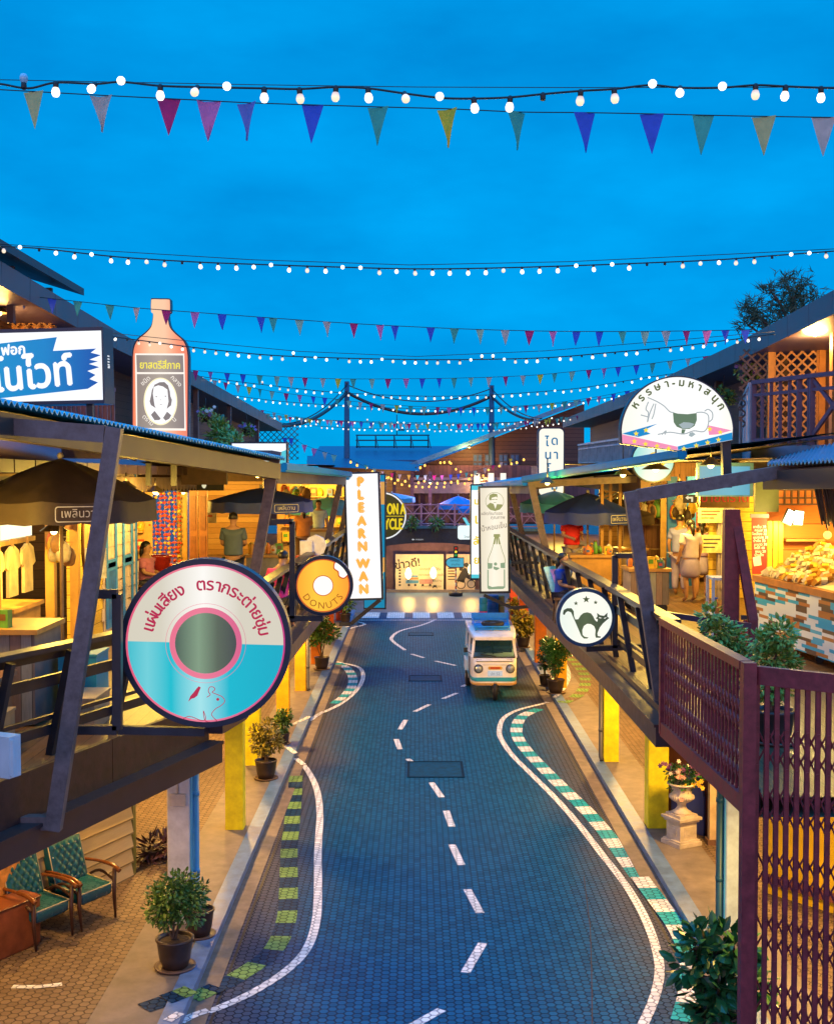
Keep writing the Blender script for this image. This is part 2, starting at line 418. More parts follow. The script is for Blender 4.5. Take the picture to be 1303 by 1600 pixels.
 if edge_light:  # warm lamp light along the kerbs, painted in as a brownish tint
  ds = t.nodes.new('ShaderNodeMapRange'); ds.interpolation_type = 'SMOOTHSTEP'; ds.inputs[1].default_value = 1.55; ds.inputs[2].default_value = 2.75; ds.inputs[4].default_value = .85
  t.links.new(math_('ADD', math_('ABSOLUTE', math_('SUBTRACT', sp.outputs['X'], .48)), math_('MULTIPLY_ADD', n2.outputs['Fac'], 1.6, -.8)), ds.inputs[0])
  dm = t.nodes.new('ShaderNodeMix'); dm.data_type = 'RGBA'; dm.inputs[7].default_value = (*edge_light, 1); t.links.new(ds.outputs[0], dm.inputs[0]); t.links.new(mc.outputs[2], dm.inputs[6]); mc = dm
 mj = t.nodes.new('ShaderNodeMix'); mj.data_type = 'RGBA'; mj.inputs[6].default_value = (*joint, 1); t.links.new(mr.outputs[0], mj.inputs[0]); t.links.new(mc.outputs[2], mj.inputs[7])
 t.links.new(mj.outputs[2], b.inputs['Base Color'])
 rg = math_('MULTIPLY_ADD', n2.outputs['Fac'], 0.25, rough - 0.12); t.links.new(rg, b.inputs['Roughness'])
 b.inputs['Specular IOR Level'].default_value = spec
 bp = t.nodes.new('ShaderNodeBump'); bp.inputs['Strength'].default_value = 0.6; bp.inputs['Distance'].default_value = 0.012
 t.links.new(math_('ADD', mr.outputs[0], math_('MULTIPLY', n3.outputs['Fac'], 0.12)), bp.inputs['Height']); t.links.new(bp.outputs['Normal'], b.inputs['Normal'])
 return m
def leafmat(name, col, col2, rough=0.45):
 if name in _ms: return _ms[name]
 m, t, b = node_mat(name)
 g = t.nodes.new('ShaderNodeNewGeometry')
 r = t.nodes.new('ShaderNodeValToRGB'); r.color_ramp.elements[0].color = (*col, 1); r.color_ramp.elements[1].color = (*col2, 1)
 t.links.new(g.outputs['Random Per Island'], r.inputs['Fac']); t.links.new(r.outputs['Color'], b.inputs['Base Color'])
 b.inputs['Roughness'].default_value = rough; b.inputs['Transmission Weight'].default_value = 0.0
 b.inputs['Subsurface Weight'].default_value = 0.0
 _ms[name] = m; return m
BROWN = M('brown_paint', (0.045, 0.017, 0.014), 0.5, 0.32, 9, 0.15)
STEEL = M('frame_steel_paint', (0.125, 0.09, 0.085), 0.45, 0.28, 11, 0.12)
DARK = M('dark_steel_paint', (0.018, 0.020, 0.026), 0.4, 0.2, 9)
NAVY = M('navy_case_paint', (0.010, 0.020, 0.036), 0.38, 0.15, 5)
BURG = M('burgundy_paint', (0.19, 0.023, 0.028), 0.45, 0.26, 12, 0.12)
WARMW = (1.0, 0.61, 0.09)
def lamp(name, kind, loc, energy, col=WARMW, size=0.25, parent=None, rot=None, blend=None):
 l = bpy.data.lights.new(name, kind); l.energy = energy; l.color = col
 if kind == 'POINT': l.shadow_soft_size = size
 elif kind == 'AREA': l.shape = 'DISK'; l.size = size
 elif kind == 'SPOT': l.shadow_soft_size = size; l.spot_size = R(158); l.spot_blend = 0.55
 o = bpy.data.objects.new(name, l); COL.objects.link(o)
 q = parent; off = Vector((0, 0, 0))
 while q is not None: off = off + q.location; q = q.parent
 o.parent = parent
 o.location = Vector(loc) - off
 if rot: o.rotation_euler = rot
 return o
# ground, road, pavements, markings
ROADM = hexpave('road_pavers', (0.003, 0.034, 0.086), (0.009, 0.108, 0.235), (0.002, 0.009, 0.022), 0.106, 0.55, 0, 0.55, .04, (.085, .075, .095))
PAVEM = hexpave('pavement_pavers', (0.11, 0.072, 0.048), (0.21, 0.145, 0.095), (0.06, 0.042, 0.03), 0.112, 0.62)
CONC = M('apron_concrete', (0.20, 0.165, 0.135), 0.7, 0.22, 3.5, 0.3)
GUT = M('gutter_concrete', (0.19, 0.15, 0.12), 0.65, 0.25, 5, 0.3)
KERB = M('kerb_blue_grey_paint', (0.11, 0.20, 0.38), 0.5, 0.22, 6, 0.2)
LINEW = hexpave('worn_white_paint', (0.42, 0.44, 0.47), (0.86, 0.86, 0.86), (0.20, 0.22, 0.26), 0.106, 0.6, 0, 0.5, .05)
LINEC = hexpave('worn_cyan_paint', (0.015, 0.22, 0.28), (0.03, 0.42, 0.50), (0.008, 0.08, 0.11), 0.106, 0.6, 0, 0.5, .05)
LINEY = hexpave('worn_lime_paint', (0.10, 0.19, 0.05), (0.22, 0.38, 0.11), (0.03, 0.06, 0.03), 0.106, 0.6, 0, 0.5, .05)
LINED = hexpave('worn_navy_paint', (0.008, 0.028, 0.062), (0.016, 0.055, 0.12), (0.004, 0.010, 0.02), 0.106, 0.6, 0, 0.5, .05)
LINEB = M('worn_blue_paint', (0.08, 0.22, 0.40), 0.55, 0.25, 22, 0.2)
g = MB(); g.add([(-400, -60, -0.05), (400, -60, -0.05), (400, 900, -0.05), (-400, 900, -0.05)], [(0, 1, 2, 3)])
tag(g.build('ground', M('far_ground', (0.09, 0.085, 0.08), 0.8, 0.2, 0.5)), kind='structure')
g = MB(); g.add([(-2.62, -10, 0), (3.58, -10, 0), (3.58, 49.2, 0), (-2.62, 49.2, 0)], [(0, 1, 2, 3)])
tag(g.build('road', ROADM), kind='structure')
SQ = M('square_smooth_paving', (0.08, 0.15, 0.21), 0.42, 0.2, 2.0, 0.1)
g = MB(); g.add([(-14, 49.2, 0), (14, 49.2, 0), (14, 75, 0), (-14, 75, 0)], [(0, 1, 2, 3)])
tag(g.build('square_paving', SQ), kind='structure')
PZH = 0.10
def strip(name, x0, x1, y0, y1, z0, z1, mat):
 g = MB(); g.bx(x0, x1, y0, y1, z0, z1); return tag(g.build(name, mat), kind='structure')
strip('left_pavement', -13, -3.45, -8, 49.2, -0.05, PZH, PAVEM)
strip('left_pavement_apron', -3.45, -2.70, -8, 49.2, -0.05, PZH - 0.002, CONC)
strip('left_kerb', -2.70, -2.48, -8, 49.2, -0.05, PZH + 0.012, KERB)
strip('left_gutter', -2.48, -2.24, -8, 49.2, -0.05, 0.012, GUT)
strip('right_pavement', 4.35, 13, -8, 49.2, -0.05, PZH, PAVEM)
strip('right_pavement_apron', 3.68, 4.35, -8, 49.2, -0.05, PZH - 0.002, CONC)
strip('right_kerb', 3.46, 3.68, -8, 49.2, -0.05, PZH + 0.012, KERB)
strip('right_gutter', 3.20, 3.46, -8, 49.2, -0.05, 0.012, GUT)
def zroad(x):
 if -2.24 < x < 3.20: return 0.005
 if -2.48 < x < 3.46: return 0.018
 if -2.70 < x < 3.68: return PZH + 0.018
 return PZH + 0.006
def ground_line(px, wd, n=5, z=0.0):
 pts = smooth_pts([PZ(x, y, z) for x, y in px], n)
 return pts
def lay(mb, pts, wd, mi=0):
 seg = []; last = None
 for p in pts:
  z = zroad(p.x)
  if last is not None and abs(z - last) > 1e-4:
   if len(seg) > 1: mb.ribbon(seg, wd, mi=mi)
   seg = [Vector((seg[-1].x, seg[-1].y, z))] if seg else []
  seg.append(Vector((p.x, p.y, z))); last = z
 if len(seg) > 1: mb.ribbon(seg, wd, mi=mi)
def marking(name, lines, wd, mat):
 mb = MB()
 for ln in lines: lay(mb, ln, wd)
 return tag(mb.build(name, mat), kind='structure')
marking('edge_line_marking', [
 ground_line([(262, 1612), (300, 1590), (345, 1574), (400, 1548), (450, 1515), (480, 1482), (494, 1440), (497, 1390), (497, 1330), (500, 1270), (494, 1230), (478, 1200), (462, 1186), (452, 1178), (440, 1165)], .12),
 ground_line([(446, 1143), (479, 1130), (500, 1116), (532, 1100), (556, 1080), (567, 1061), (565, 1047), (553, 1040), (526, 1035)], .12),
 ground_line([(540, 965), (552, 970), (570, 975), (556, 980), (540, 985)], .12),
 ground_line([(995, 1620), (1020, 1565), (1030, 1520), (1024, 1480), (1005, 1430), (975, 1380), (940, 1335), (905, 1290), (870, 1250), (830, 1210), (800, 1180), (783, 1155), (780, 1140), (787, 1122), (808, 1110), (838, 1102), (856, 1098)], .12),
 ground_line([(866, 1097), (878, 1085), (888, 1065), (885, 1048), (875, 1035)], .12)], .115, LINEW)
dash = [((690, 1578), (640, 1606)), ((754, 1474), (727, 1520)), ((730, 1390), (750, 1427)), ((706, 1320), (721, 1352)), ((697, 1267), (706, 1292)), ((674, 1223), (690, 1246)), ((637, 1186), (660, 1204)), ((619, 1155), (625, 1171)), ((634, 1125), (625, 1140)), ((671, 1101), (648, 1112)), ((714, 1083), (692, 1092)), ((728, 1070), (722, 1073)), ((680, 1033), (712, 1040)), ((643, 1022), (662, 1028))]
marking('centre_line_marking', [[PZ(*a), PZ(*b)] for a, b in dash] + [ground_line([(633, 1016), (615, 1003), (612, 996), (625, 986), (655, 978), (672, 972), (680, 968)], .1)], .115, LINEW)
mb = MB()
mb.ribbon([PZ(556, 969), PZ(748, 969)], .16, 0.005)
for a, b in ((564, 592), (604, 632), (645, 672), (684, 710), (723, 750), (762, 786)):
 A, B_ = PZ(a, 966), PZ(b, 966); D1 = PZ(a, 957).y
 sx = D1 / A.y
 mb.add([(A.x, A.y, .005), (B_.x, A.y, .005), (B_.x * 1.0 - .0, D1, .005), (A.x, D1, .005)], [(0, 1, 2, 3)])
tag(mb.build('crossing_marking', LINEW), kind='structure')
def blocks(name, px, mats, L=0.42, wd=0.30, start=0):
 pts = ground_line(px, wd, 10); acc = 0; cur = [pts[0]]; segs = []
 for i in range(len(pts) - 1):
  a, b = pts[i], pts[i + 1]; d = (b - a).length
  while acc + d > L:
   t = (L - acc) / d; q = a.lerp(b, t); cur.append(q); segs.append(cur); cur = [q]; d -= (L - acc); a = q; acc = 0
  acc += d; cur.append(b)
 mb = MB()
 for i, sg in enumerate(segs): lay(mb, sg, wd, (i + start) % len(mats))
 return tag(mb.build(name, mats), kind='structure')
blocks('kerb_block_marking', [(225, 1590), (300, 1562), (365, 1530), (425, 1487), (447, 1440), (451, 1390), (452, 1330), (457, 1280), (461, 1240), (463, 1205)], [LINED, LINEY], 0.44, 0.26)
blocks('kerb_block_marking', [(528, 1037), (542, 1044), (551, 1058), (549, 1074), (536, 1090), (515, 1104)], [LINEC, LINEW], 0.42, 0.26)
blocks('kerb_block_marking', [(842, 1108), (818, 1118), (808, 1132), (808, 1150), (822, 1172), (848, 1200), (880, 1232), (915, 1266), (945, 1300), (975, 1340), (1005, 1380), (1035, 1420), (1060, 1455), (1078, 1500), (1078, 1550), (1066, 1600)], [LINEC, LINEW], 0.46, 0.27)
blocks('pavement_block_marking', [(878, 1105), (903, 1092), (914, 1075), (910, 1055), (897, 1040), (880, 1030)], [LINEY, PAVEM], 0.42, 0.3)
mb = MB()
pts = ground_line([(20, 1556), (60, 1556), (98, 1552)], .1); lay(mb, pts, .09)
tag(mb.build('pavement_line_marking', LINEW), kind='structure')
mb = MB()
for x0, x1, y0, y1 in ((640, 722, 1214, 1191), (641, 688, 1064, 1056), (640, 675, 993, 989)):
 A, B_ = PZ(x0, y0), PZ(x1, y1); yy0, yy1 = A.y, B_.y; xx0 = A.x; xx1 = PZ(x1, y0).x
 fr = M('manhole_steel', (0.035, 0.038, 0.042), 0.4, 0.2, 12)
 mb.bx(xx0, xx1, yy0, yy1, -.03, 0.006, 0)
 for q in ((xx0, xx1, yy0 - .05, yy0), (xx0, xx1, yy1, yy1 + .05)): mb.bx(*q, -.03, 0.012, 1)
 for q in ((xx0 - .05, xx0, yy0 - .05, yy1 + .05), (xx1, xx1 + .05, yy0 - .05, yy1 + .05)): mb.bx(*q, -.03, 0.0115, 1)
tag(mb.build('manhole_covers_surface', [M('manhole_concrete', (0.006, 0.062, 0.135), 0.6, 0.3, 7, spec=.04), M('manhole_rim', (0.004, 0.022, 0.05), 0.6, 0.2, 9, spec=.04)]), kind='structure')
mb = MB(); mb.ribbon([(-2.19, -5, 0), (-2.19, 49, 0)], .03, 0.004); mb.ribbon([(3.13, -5, 0), (3.13, 49, 0)], .03, 0.004); mb.ribbon([PZ(925, 1610), PZ(924, 1520), PZ(922, 1450), PZ(912, 1370)], .012, 0.0043)
tag(mb.build('road_joint_line', M('joint_tar', (0.012, 0.012, 0.014), 0.6)), kind='structure')
# pillars, upper walkways, frames, canopies
DECKZ = 3.30
DECKM = planks('deck_boards', [(0.09, 0.048, 0.024), (0.15, 0.082, 0.040), (0.115, 0.062, 0.030)], 0.15, 'x', 0.4)
DECKT = M('deck_tiles', (0.25, 0.17, 0.10), 0.4, 0.25, 2.5, 0.1)
def pillar(x, y, col, label, wd=0.29, top=3.13, pipe=None, side=None, conduit=False):
 t = thing('pillar', label, 'pillar', (x, y, PZH), 'painted pillars under the walkways')
 nm = 'pillar_paint_%d_%d_%d' % tuple(int(c * 99) for c in col)
 mb = MB()
 b = 0.012
 pl = [(-wd / 2 + b, -wd / 2), (wd / 2 - b, -wd / 2), (wd / 2, -wd / 2 + b), (wd / 2, wd / 2 - b), (wd / 2 - b, wd / 2), (-wd / 2 + b, wd / 2), (-wd / 2, wd / 2 - b), (-wd / 2, -wd / 2 + b)]
 B = Basis((x, y, PZH), (1, 0, 0), (0, 1, 0))
 mb.prism(B, pl, 0.0, top - PZH)
 mb.build('shaft', M(nm, col, 0.55, 0.17, 5, 0.2), t)
 if side:
  s = MB(); sg = side[0]
  s.bx(x + sg * (wd / 2 + .001), x + sg * (wd / 2 + .02), y - wd / 2 + .01, y + wd / 2 - .01, PZH, top)
  s.build('painted_side', M('pillar_side_blue', side[1], 0.5, 0.12, 4), t)
 if pipe:
  s = MB(); px_, py_ = x + pipe[0], y + pipe[1]
  s.tube([(px_, py_, top), (px_, py_, PZH + .12), (px_ + .02, py_ - .06, PZH + .03)], 0.045, 10)
  for z in (0.7, 1.7, 2.4): s.tube([(px_, py_, z), (px_, py_, z + .06)], 0.052, 10)
  s.build('drain_pipe', M(pipe[2], pipe[3], 0.4, 0.1, 6), t)
 if conduit:
  s = MB(); s.bx(x - .10, x + .10, y - wd / 2 - .04, y - wd / 2, 1.62, 1.77); s.tube([(x, y - wd / 2 - .012, 1.77), (x, y - wd / 2 - .012, top)], .010, 6)
  s.build('switch_box', M('switch_box_cream', (0.5, 0.46, 0.4), 0.5), t)
 return t
YEL, YEO, ORA, ORD, RED = (0.90, 0.76, 0.012), (0.88, 0.46, 0.008), (0.80, 0.22, 0.012), (0.78, 0.14, 0.02), (0.42, 0.05, 0.03)
WHT = (0.60, 0.62, 0.64)
gp = (0.10, 0.10, 0.11)
pillar(-3.02, 15.4, WHT, 'white pillar with a blue side and switch box behind the round bush', .29, pipe=(.19, 0.02, 'pipe_blue', (0.08, 0.32, 0.55)), side=(1, (0.06, 0.33, 0.62)), conduit=True)
pillar(-2.92, 19.4, YEL, 'yellow pillar below the big record sign on the left pavement')
pillar(-3.20, 23.6, YEL, 'yellow pillar behind the golden leaved potted plant')
pillar(-3.05, 27.6, YEO, 'yellow pillar hidden behind the big record sign rim')
pillar(-3.02, 31.5, YEO, 'amber pillar with grey downpipe below the donut sign', pipe=(.19, -.12, 'pipe_grey', gp))
pillar(-2.98, 35.8, ORA, 'orange pillar behind the leafy pot plant on the left pavement')
pillar(-2.95, 41.0, ORD, 'orange red pillar under the tall orange letter sign')
pillar(-2.90, 46.0, RED, 'red pillar farthest along the left pavement', .34)
pillar(4.02, 15.2, (0.50, 0.66, 0.66), 'pale cyan pillar with dark pipe beside the burgundy gate', .32, pipe=(-.22, -.08, 'pipe_teal', (0.02, 0.10, 0.14)), side=(-1, (0.05, 0.38, 0.60)))
pillar(3.87, 19.5, YEL, 'yellow pillar next to the white stone flower urn', .33)
pillar(3.82, 23.9, YEL, 'yellow pillar with grey downpipe below the cat sign', .30, pipe=(-.20, -.10, 'pipe_grey', gp))
pillar(3.78, 31.9, YEO, 'amber pillar behind the dark green bush beside the tuk tuk', .30, pipe=(-.2, -.10, 'pipe_grey', gp))
pillar(3.66, 36.0, ORA, 'bright orange pillar beside the tuk tuk', .33)
pillar(3.60, 41.0, ORD, 'orange red pillar behind the yellow leaved pot plant', .30)
pillar(3.62, 45.5, RED, 'dark red pillar next to the blue barrel', .30)
def poly_off(pts, d):
 o = []
 for i, p in enumerate(pts):
  a = Vector(pts[max(i - 1, 0)]); b = Vector(pts[min(i + 1, len(pts) - 1)]); t = (b - a).normalized(); n = Vector((-t.y, t.x)); o.append((p[0] + n.x * d, p[1] + n.y * d))
 return o
EL = [(-4.25, 7.5), (-3.42, 9.4), (-2.24, 12.9), (-2.10, 13.6), (-2.0, 19.6), (-1.85, 26), (-1.65, 36), (-1.55, 47)]
ER = [(2.68, 9.5), (2.60, 12.25), (2.58, 16), (2.46, 22), (2.36, 30), (2.3, 47)]
def walkway(name, label, E_, sgn, xin, deep=0):
 t = thing(name, label, 'walkway', (E_[2][0], E_[2][1], 2.7))
 mb = MB(); n = len(E_)
 top = [Vector((x, y, DECKZ)) for x, y in E_]; inn = [Vector((xin, y, DECKZ)) for x, y in E_]
 vs = top + inn
 mb.add(vs, [(i, i + 1, n + i + 1, n + i) if sgn > 0 else (i, n + i, n + i + 1, i + 1) for i in range(n - 1)])
 mb.build('deck', DECKM, t)
 mb = MB()
 vs = [v + Vector((0, 0, -.16)) for v in top] + [v + Vector((0, 0, -.16)) for v in inn]
 mb.add(vs, [(i, i + 1, n + i + 1, n + i) for i in range(n - 1)])
 mb.build('soffit', M('soffit_boards', (0.20, 0.15, 0.10), 0.7, 0.2, 3), t)
 O = poly_off(E_, -.04 * sgn);
 f = MB()
 for i in range(n - 1):
  a, b = Vector((*E_[i], 0)), Vector((*E_[i + 1], 0))
  L = (b - a).length; k = max(1, round(L / 1.6))
  for j in range(k):
   p, q = a.lerp(b, j / k), a.lerp(b, (j + 1) / k - .006 / L * 1.2)
   f.bar(p + Vector((0, 0, 3.16 if i < deep else 3.25)), q + Vector((0, 0, 3.16 if i < deep else 3.25)), 0.05, 0.46 if i < deep else 0.22)
 f.build('fascia', BROWN, t)
 g = MB()
 go = poly_off(E_, .10 * sgn)
 for i in range(n - 1):
  zg = 2.86 if i < deep else 3.16; a, b = Vector((*go[i], zg)), Vector((*go[i + 1], zg))
  if i == 0 and sgn > 0: continue
  g.bar(a, b, 0.16, 0.20);
  g.bar(a + Vector((0, 0, .115)), b + Vector((0, 0, .115)), 0.20, 0.03)
 g.build('gutter', M('gutter_brown_metal', (0.05, 0.025, 0.024), 0.35, 0.15, 6), t)
 return t
walkway('upper_walkway', 'brown edged upper walkway on the left behind the record sign', EL, -1, -9.5, 2)
walkway('upper_walkway', 'brown edged upper walkway on the right behind the cat sign', ER, 1, 9.5)
def railing(name, label, E_, sgn, inset, step=0.95, top=1.02, col=BROWN):
 t = thing(name, label, 'railing', (*E_[0], DECKZ))
 I = poly_off(E_, -inset * sgn); O = poly_off(E_, .03 * sgn)
 Z = DECKZ
 rail = MB(); mid = MB()
 for i in range(len(E_) - 1):
  a, b = Vector((*I[i], 0)), Vector((*I[i + 1], 0))
  dz = lambda z: Vector((0, 0, Z + z))
  oa = (Vector((*O[i], 0)) - a); ob = (Vector((*O[i + 1], 0)) - b)
  rail.bar(a + oa * .9 + dz(top), b + ob * .9 + dz(top), .16, .045); rail.bar(a + oa * .75 + dz(top - .08), b + ob * .75 + dz(top - .08), .05, .07)
  for z, k, hh in ((.70, .62, .10), (.36, .5, .035), (.24, .45, .09)):
   mid.bar(a + oa * k + dz(z), b + ob * k + dz(z), .04, hh)
 rail.build('top_rail', M('rail_top_paint', (0.026, 0.019, 0.024), 0.35, 0.15, 8), t)
 mid.build('lower_rails', DARK, t)
 for i in range(len(E_) - 1):
  a, b = Vector((*I[i], 0)), Vector((*I[i + 1], 0)); L = (b - a).length; k = max(1, round(L / step))
  for j in range(k):
   s = (j + .5) / k
   p = a.lerp(b, s); q = Vector((*O[i], 0)).lerp(Vector((*O[i + 1], 0)), s); o = (q - p)
   m_ = MB()
   m_.bar(p + o * .95 + Vector((0, 0, Z + top - .06)), p + o * .35 + Vector((0, 0, Z - .12)), .055, .07)
   m_.bar(p + o * .35 + Vector((0, 0, Z - .12)), p + o * 1.35 + Vector((0, 0, Z - .12)) * 1.0, .05, .05) if False else m_.bar(p + o * .40 + Vector((0, 0, Z - .13)), p + o * .40 + (a - b).normalized() * .16 + Vector((0, 0, Z - .13)), .055, .06)
   m_.build('bracket', DARK, t)
 return t
railing('walkway_railing', 'dark railing with slanted brackets running behind the record sign', [(-4.25, 7.5), (-3.55, 9.75), (-2.95, 11.2), (-2.15, 13.3), (-2.03, 19.6)], -1, .42)
railing('walkway_railing', 'dark railing of the left walkway beyond the donut sign', [(-2.02, 19.75), (-1.87, 26), (-1.67, 36), (-1.57, 47)], -1, .25, 1.6)
railing('walkway_railing', 'blue lit dark railing of the right walkway behind the cat sign', [(2.62, 12.4), (2.58, 16), (2.46, 22), (2.36, 30), (2.3, 47)], 1, .30, 1.25)
def frame(label, foot, top, inner, wd=0.20, back=None):
 """foot/top of the leaning post, inner end of the roof beam, back end of the floor bar"""
 foot, top, inner = Vector(foot), Vector(top), Vector(inner)
 t = thing('leaning_steel_frame', label, 'steel frame', foot, 'leaning steel frames along the walkways')
 mb = MB(); mb.bar(foot, top, wd * .66, .10, up=(0, 1, 0));
 mb.build('post', STEEL, t)
 mb = MB(); d = (inner - top).normalized()
 mb.bar(top + d * .08 + Vector((0, 0.003, -.06)), inner + Vector((0, 0.003, -.06)), .10, .14); mb.build('roof_beam', STEEL, t)
 if back is not None:
  mb = MB(); mb.bar(foot + Vector((0, 0.002, .06)), Vector(back) + Vector((0, 0.002, .06)), .10, .11); mb.build('floor_bar', STEEL, t)
 return t
def fr_px(label, p_foot, p_top, Y, inner, wd=.2, back=None):
 a, b = P(*p_foot, Y), P(*p_top, Y)
 return frame(label, a, b, inner if not isinstance(inner, tuple) or len(inner) == 3 else P(*inner, Y), wd, back)
f1 = P(84, 1296, 9.9)
fr_px('grey leaning steel post beside the record sign, nearest on the left', (84, 1296), (180, 668), 9.9, (-6.0, 9.9, 6.5), .19, (-5.0, 9.9, f1.z))
fr_px('grey leaning steel post between the record sign and the donut sign', (366, 1080), (432, 705), 16.5, (-4.8, 16.5, 6.15), .21)
fr_px('grey leaning steel post just left of the tall orange letter sign', (494, 925), (534, 745), 28.0, (-4.4, 28, 5.95), .20)
fr_px('thin leaning steel post tucked behind the tall orange letter sign', (520, 895), (549, 752), 34.0, (-4.4, 34, 5.9), .20)
fr_px('grey leaning steel post between the cat sign and the burgundy fence', (1040, 1150), (984, 768), 13.2, (4.6, 13.2, 6.02), .21)
fr_px('grey leaning steel post left of the cat sign', (880, 985), (829, 752), 25.0, (5.2, 25, 5.75), .21)
fr_px('grey leaning steel post just right of the bottle light box', (846, 960), (798, 762), 31.0, (5.2, 31, 5.75), .20)
fr_px('thin leaning steel post behind the bottle light box', (818, 930), (778, 765), 38.0, (5.2, 38, 5.7), .20)
TEAL = M('corrugated_teal_sheet', (0.02, 0.34, 0.46), 0.38, 0.15, 4, 0.05, 0.1)
SOFF = M('canopy_underside', (0.22, 0.17, 0.12), 0.6, 0.2, 3)
def canopy(name, label, e0, e1, i0, i1, th=.05, pitch=.085, amp=.022, beam=True, corr=True, bw=.12, bh=.26, gut=False):
 """front edge e0-e1, inner edge i0-i1: a corrugated sheet, its waves running from front to inner edge"""
 e0, e1, i0, i1 = map(Vector, (e0, e1, i0, i1))
 t = thing(name, label, 'canopy', e0)
 L = (e1 - e0).length; mb = MB(); n = int(L / pitch) * 4 if corr else 2
 up = Vector((0, 0, 1)); o = []
 for lay_ in (0, 1):
  for i in range(n + 1):
   s = i / n; a, b = e0.lerp(e1, s), i0.lerp(i1, s)
   z = amp * math.sin(2 * math.pi * i / 4 * 1.0 + .4) if corr else 0
   z += -th * lay_ * .25
   o.append(a + up * z); o.append(b + up * z)
 N = 2 * (n + 1); fs = []
 for i in range(n):
  fs.append((2 * i, 2 * i + 1, 2 * i + 3, 2 * i + 2)); fs.append((N + 2 * i, N + 2 * i + 2, N + 2 * i + 3, N + 2 * i + 1))
  fs.append((2 * i, 2 * i + 2, N + 2 * i + 2, N + 2 * i)); fs.append((2 * i + 1, N + 2 * i + 1, N + 2 * i + 3, 2 * i + 3))
 mb.add(o, fs); mb.build('roof_sheet', TEAL, t)
 inn = ((i0 + i1) / 2 - (e0 + e1) / 2); inn.z = 0; inn.normalize()
 if beam:
  b = MB(); off = inn * (bw / 2 + .06) + up * -(bh / 2 + .05); bh *= .8
  b.bar(e0 + off, e1 + off, bw, bh); b.build('edge_beam', M('canopy_beam_paint', (0.055, 0.034, 0.026), 0.5, 0.15, 5), t)
 if gut:
  g = MB(); off = inn * -.02 + up * -.05
  g.bar(e0 + off, e1 + off, .12, .09); g.bar(e0 + off + up * .045 - inn * .02, e1 + off + up * .045 - inn * .02, .05, .03); g.bar(e0 + off - up * .055, e1 + off - up * .055, .08, .03)
  g.build('gutter', M('teal_gutter', (0.006, 0.25, 0.42), 0.5, 0.12, 4, spec=.15), t)
 s = MB(); dz = up * -.07
 s.add([e0.lerp(i0, .04) + dz, e1.lerp(i1, .04) + dz, i1 + dz, i0 + dz], [(0, 3, 2, 1)])
 s.build('underside', SOFF, t)
 return t
cA, cB = P(-40, 617, 9.2), P(446, 716, 16.5)
canopy('corrugated_canopy', 'corrugated teal canopy with brown beam under the bottle shaped sign', cA, cB, (-6.2, 9.2, 6.75), (-4.9, 16.5, 6.45))
cC, cD = P(440, 724, 17.0), P(545, 738, 28.2)
canopy('metal_canopy', 'smooth teal edged canopy left of the tall orange letter sign', cC, cD, (-4.4, 17.0, 6.05), (-4.4, 28.2, 6.0), corr=False, gut=True)
canopy('metal_canopy', 'far teal canopy behind the tall orange letter sign', P(540, 742, 28.6), P(588, 742, 44), (-4.4, 28.6, 5.9), (-4.4, 44, 5.8), corr=False, gut=True)
canopy('metal_canopy', 'long bright teal canopy edge below the rocking horse sign', P(1068, 703, 15.6), P(820, 745, 25.0), (5.4, 15.6, 6.35), (5.2, 25, 6.05), beam=False, corr=False, gut=True)
canopy('metal_canopy', 'narrow teal canopy edge above the bottle light box', P(822, 750, 25.2), P(737, 757, 40), (5.2, 25.2, 5.95), (5.2, 40, 5.85), corr=False, gut=True)
canopy('corrugated_canopy', 'corrugated cyan canopy over the market stall at the right edge', P(1380, 714, 11.0), P(1198, 725, 13.4), P(1400, 668, 14.5), P(1204, 718, 16.2))
def scissor(mb, A, B_, z0, z1, n, mi=0, bars=.022):
 A, B_ = Vector(A), Vector(B_)
 for i in range(n + 1):
  p = A.lerp(B_, i / n); q = p.copy(); p.z = z0; q.z = z1; mb.bar(p, q, bars, bars, up=(0, 1, 0))
def fence(label, A, B_, z0, z1, n, bar):
 t = thing('burgundy_fence', label, 'fence', (A[0], A[1], z0))
 A, B_ = Vector((*A, 0)), Vector((*B_, 0)); u = lambda z: Vector((0, 0, z))
 m_ = MB(); m_.bar(A + u(z1), B_ + u(z1), .10, .07); m_.bar(A + u(z0 + .05), B_ + u(z0 + .05), .06, .14); m_.bar(A + u(z0), A + u(z1), .07, .07, up=(0, 1, 0)); m_.bar(B_ + u(z0), B_ + u(z1), .07, .07, up=(0, 1, 0))
 m_.build('rail_frame', BURG, t)
 for i in range(1, n):
  p = A.lerp(B_, i / n); m_ = MB(); m_.bar(p + u(z0 + .1), p + u(z1 - .03), bar, bar, up=(0, 1, 0)); m_.build('upright', BURG, t)
 m_ = MB()
 for zc in (z0 + .32, z0 + .72):
  for i in range(0, n - 1):
   a, b = A.lerp(B_, i / n), A.lerp(B_, (i + 2) / n if i + 2 <= n else 1)
   m_.bar(a + u(zc - .13), b + u(zc + .13), .012, .006); m_.bar(a + u(zc + .13), b + u(zc - .13), .012, .006)
 m_.build('lattice_straps', BURG, t)
 return t
fence('burgundy fence of thin bars between the steel post and the folding gate', (2.555, 9.42), (2.47, 12.15), 3.22, 4.36, 26, .020)
gt = thing('folding_gate', 'tall burgundy folding lattice gate at the right edge', 'gate', (2.58, 9.30, 0))
gA, gB = Vector((2.62, 9.32, 0)), Vector((3.62, 8.55, 0)); gz0, gz1 = 0.0, 4.30
u = lambda z: Vector((0, 0, z))
m_ = MB(); m_.bar(gA + u(gz1), gB + u(gz1), .06, .14); m_.build('top_track', BURG, gt)
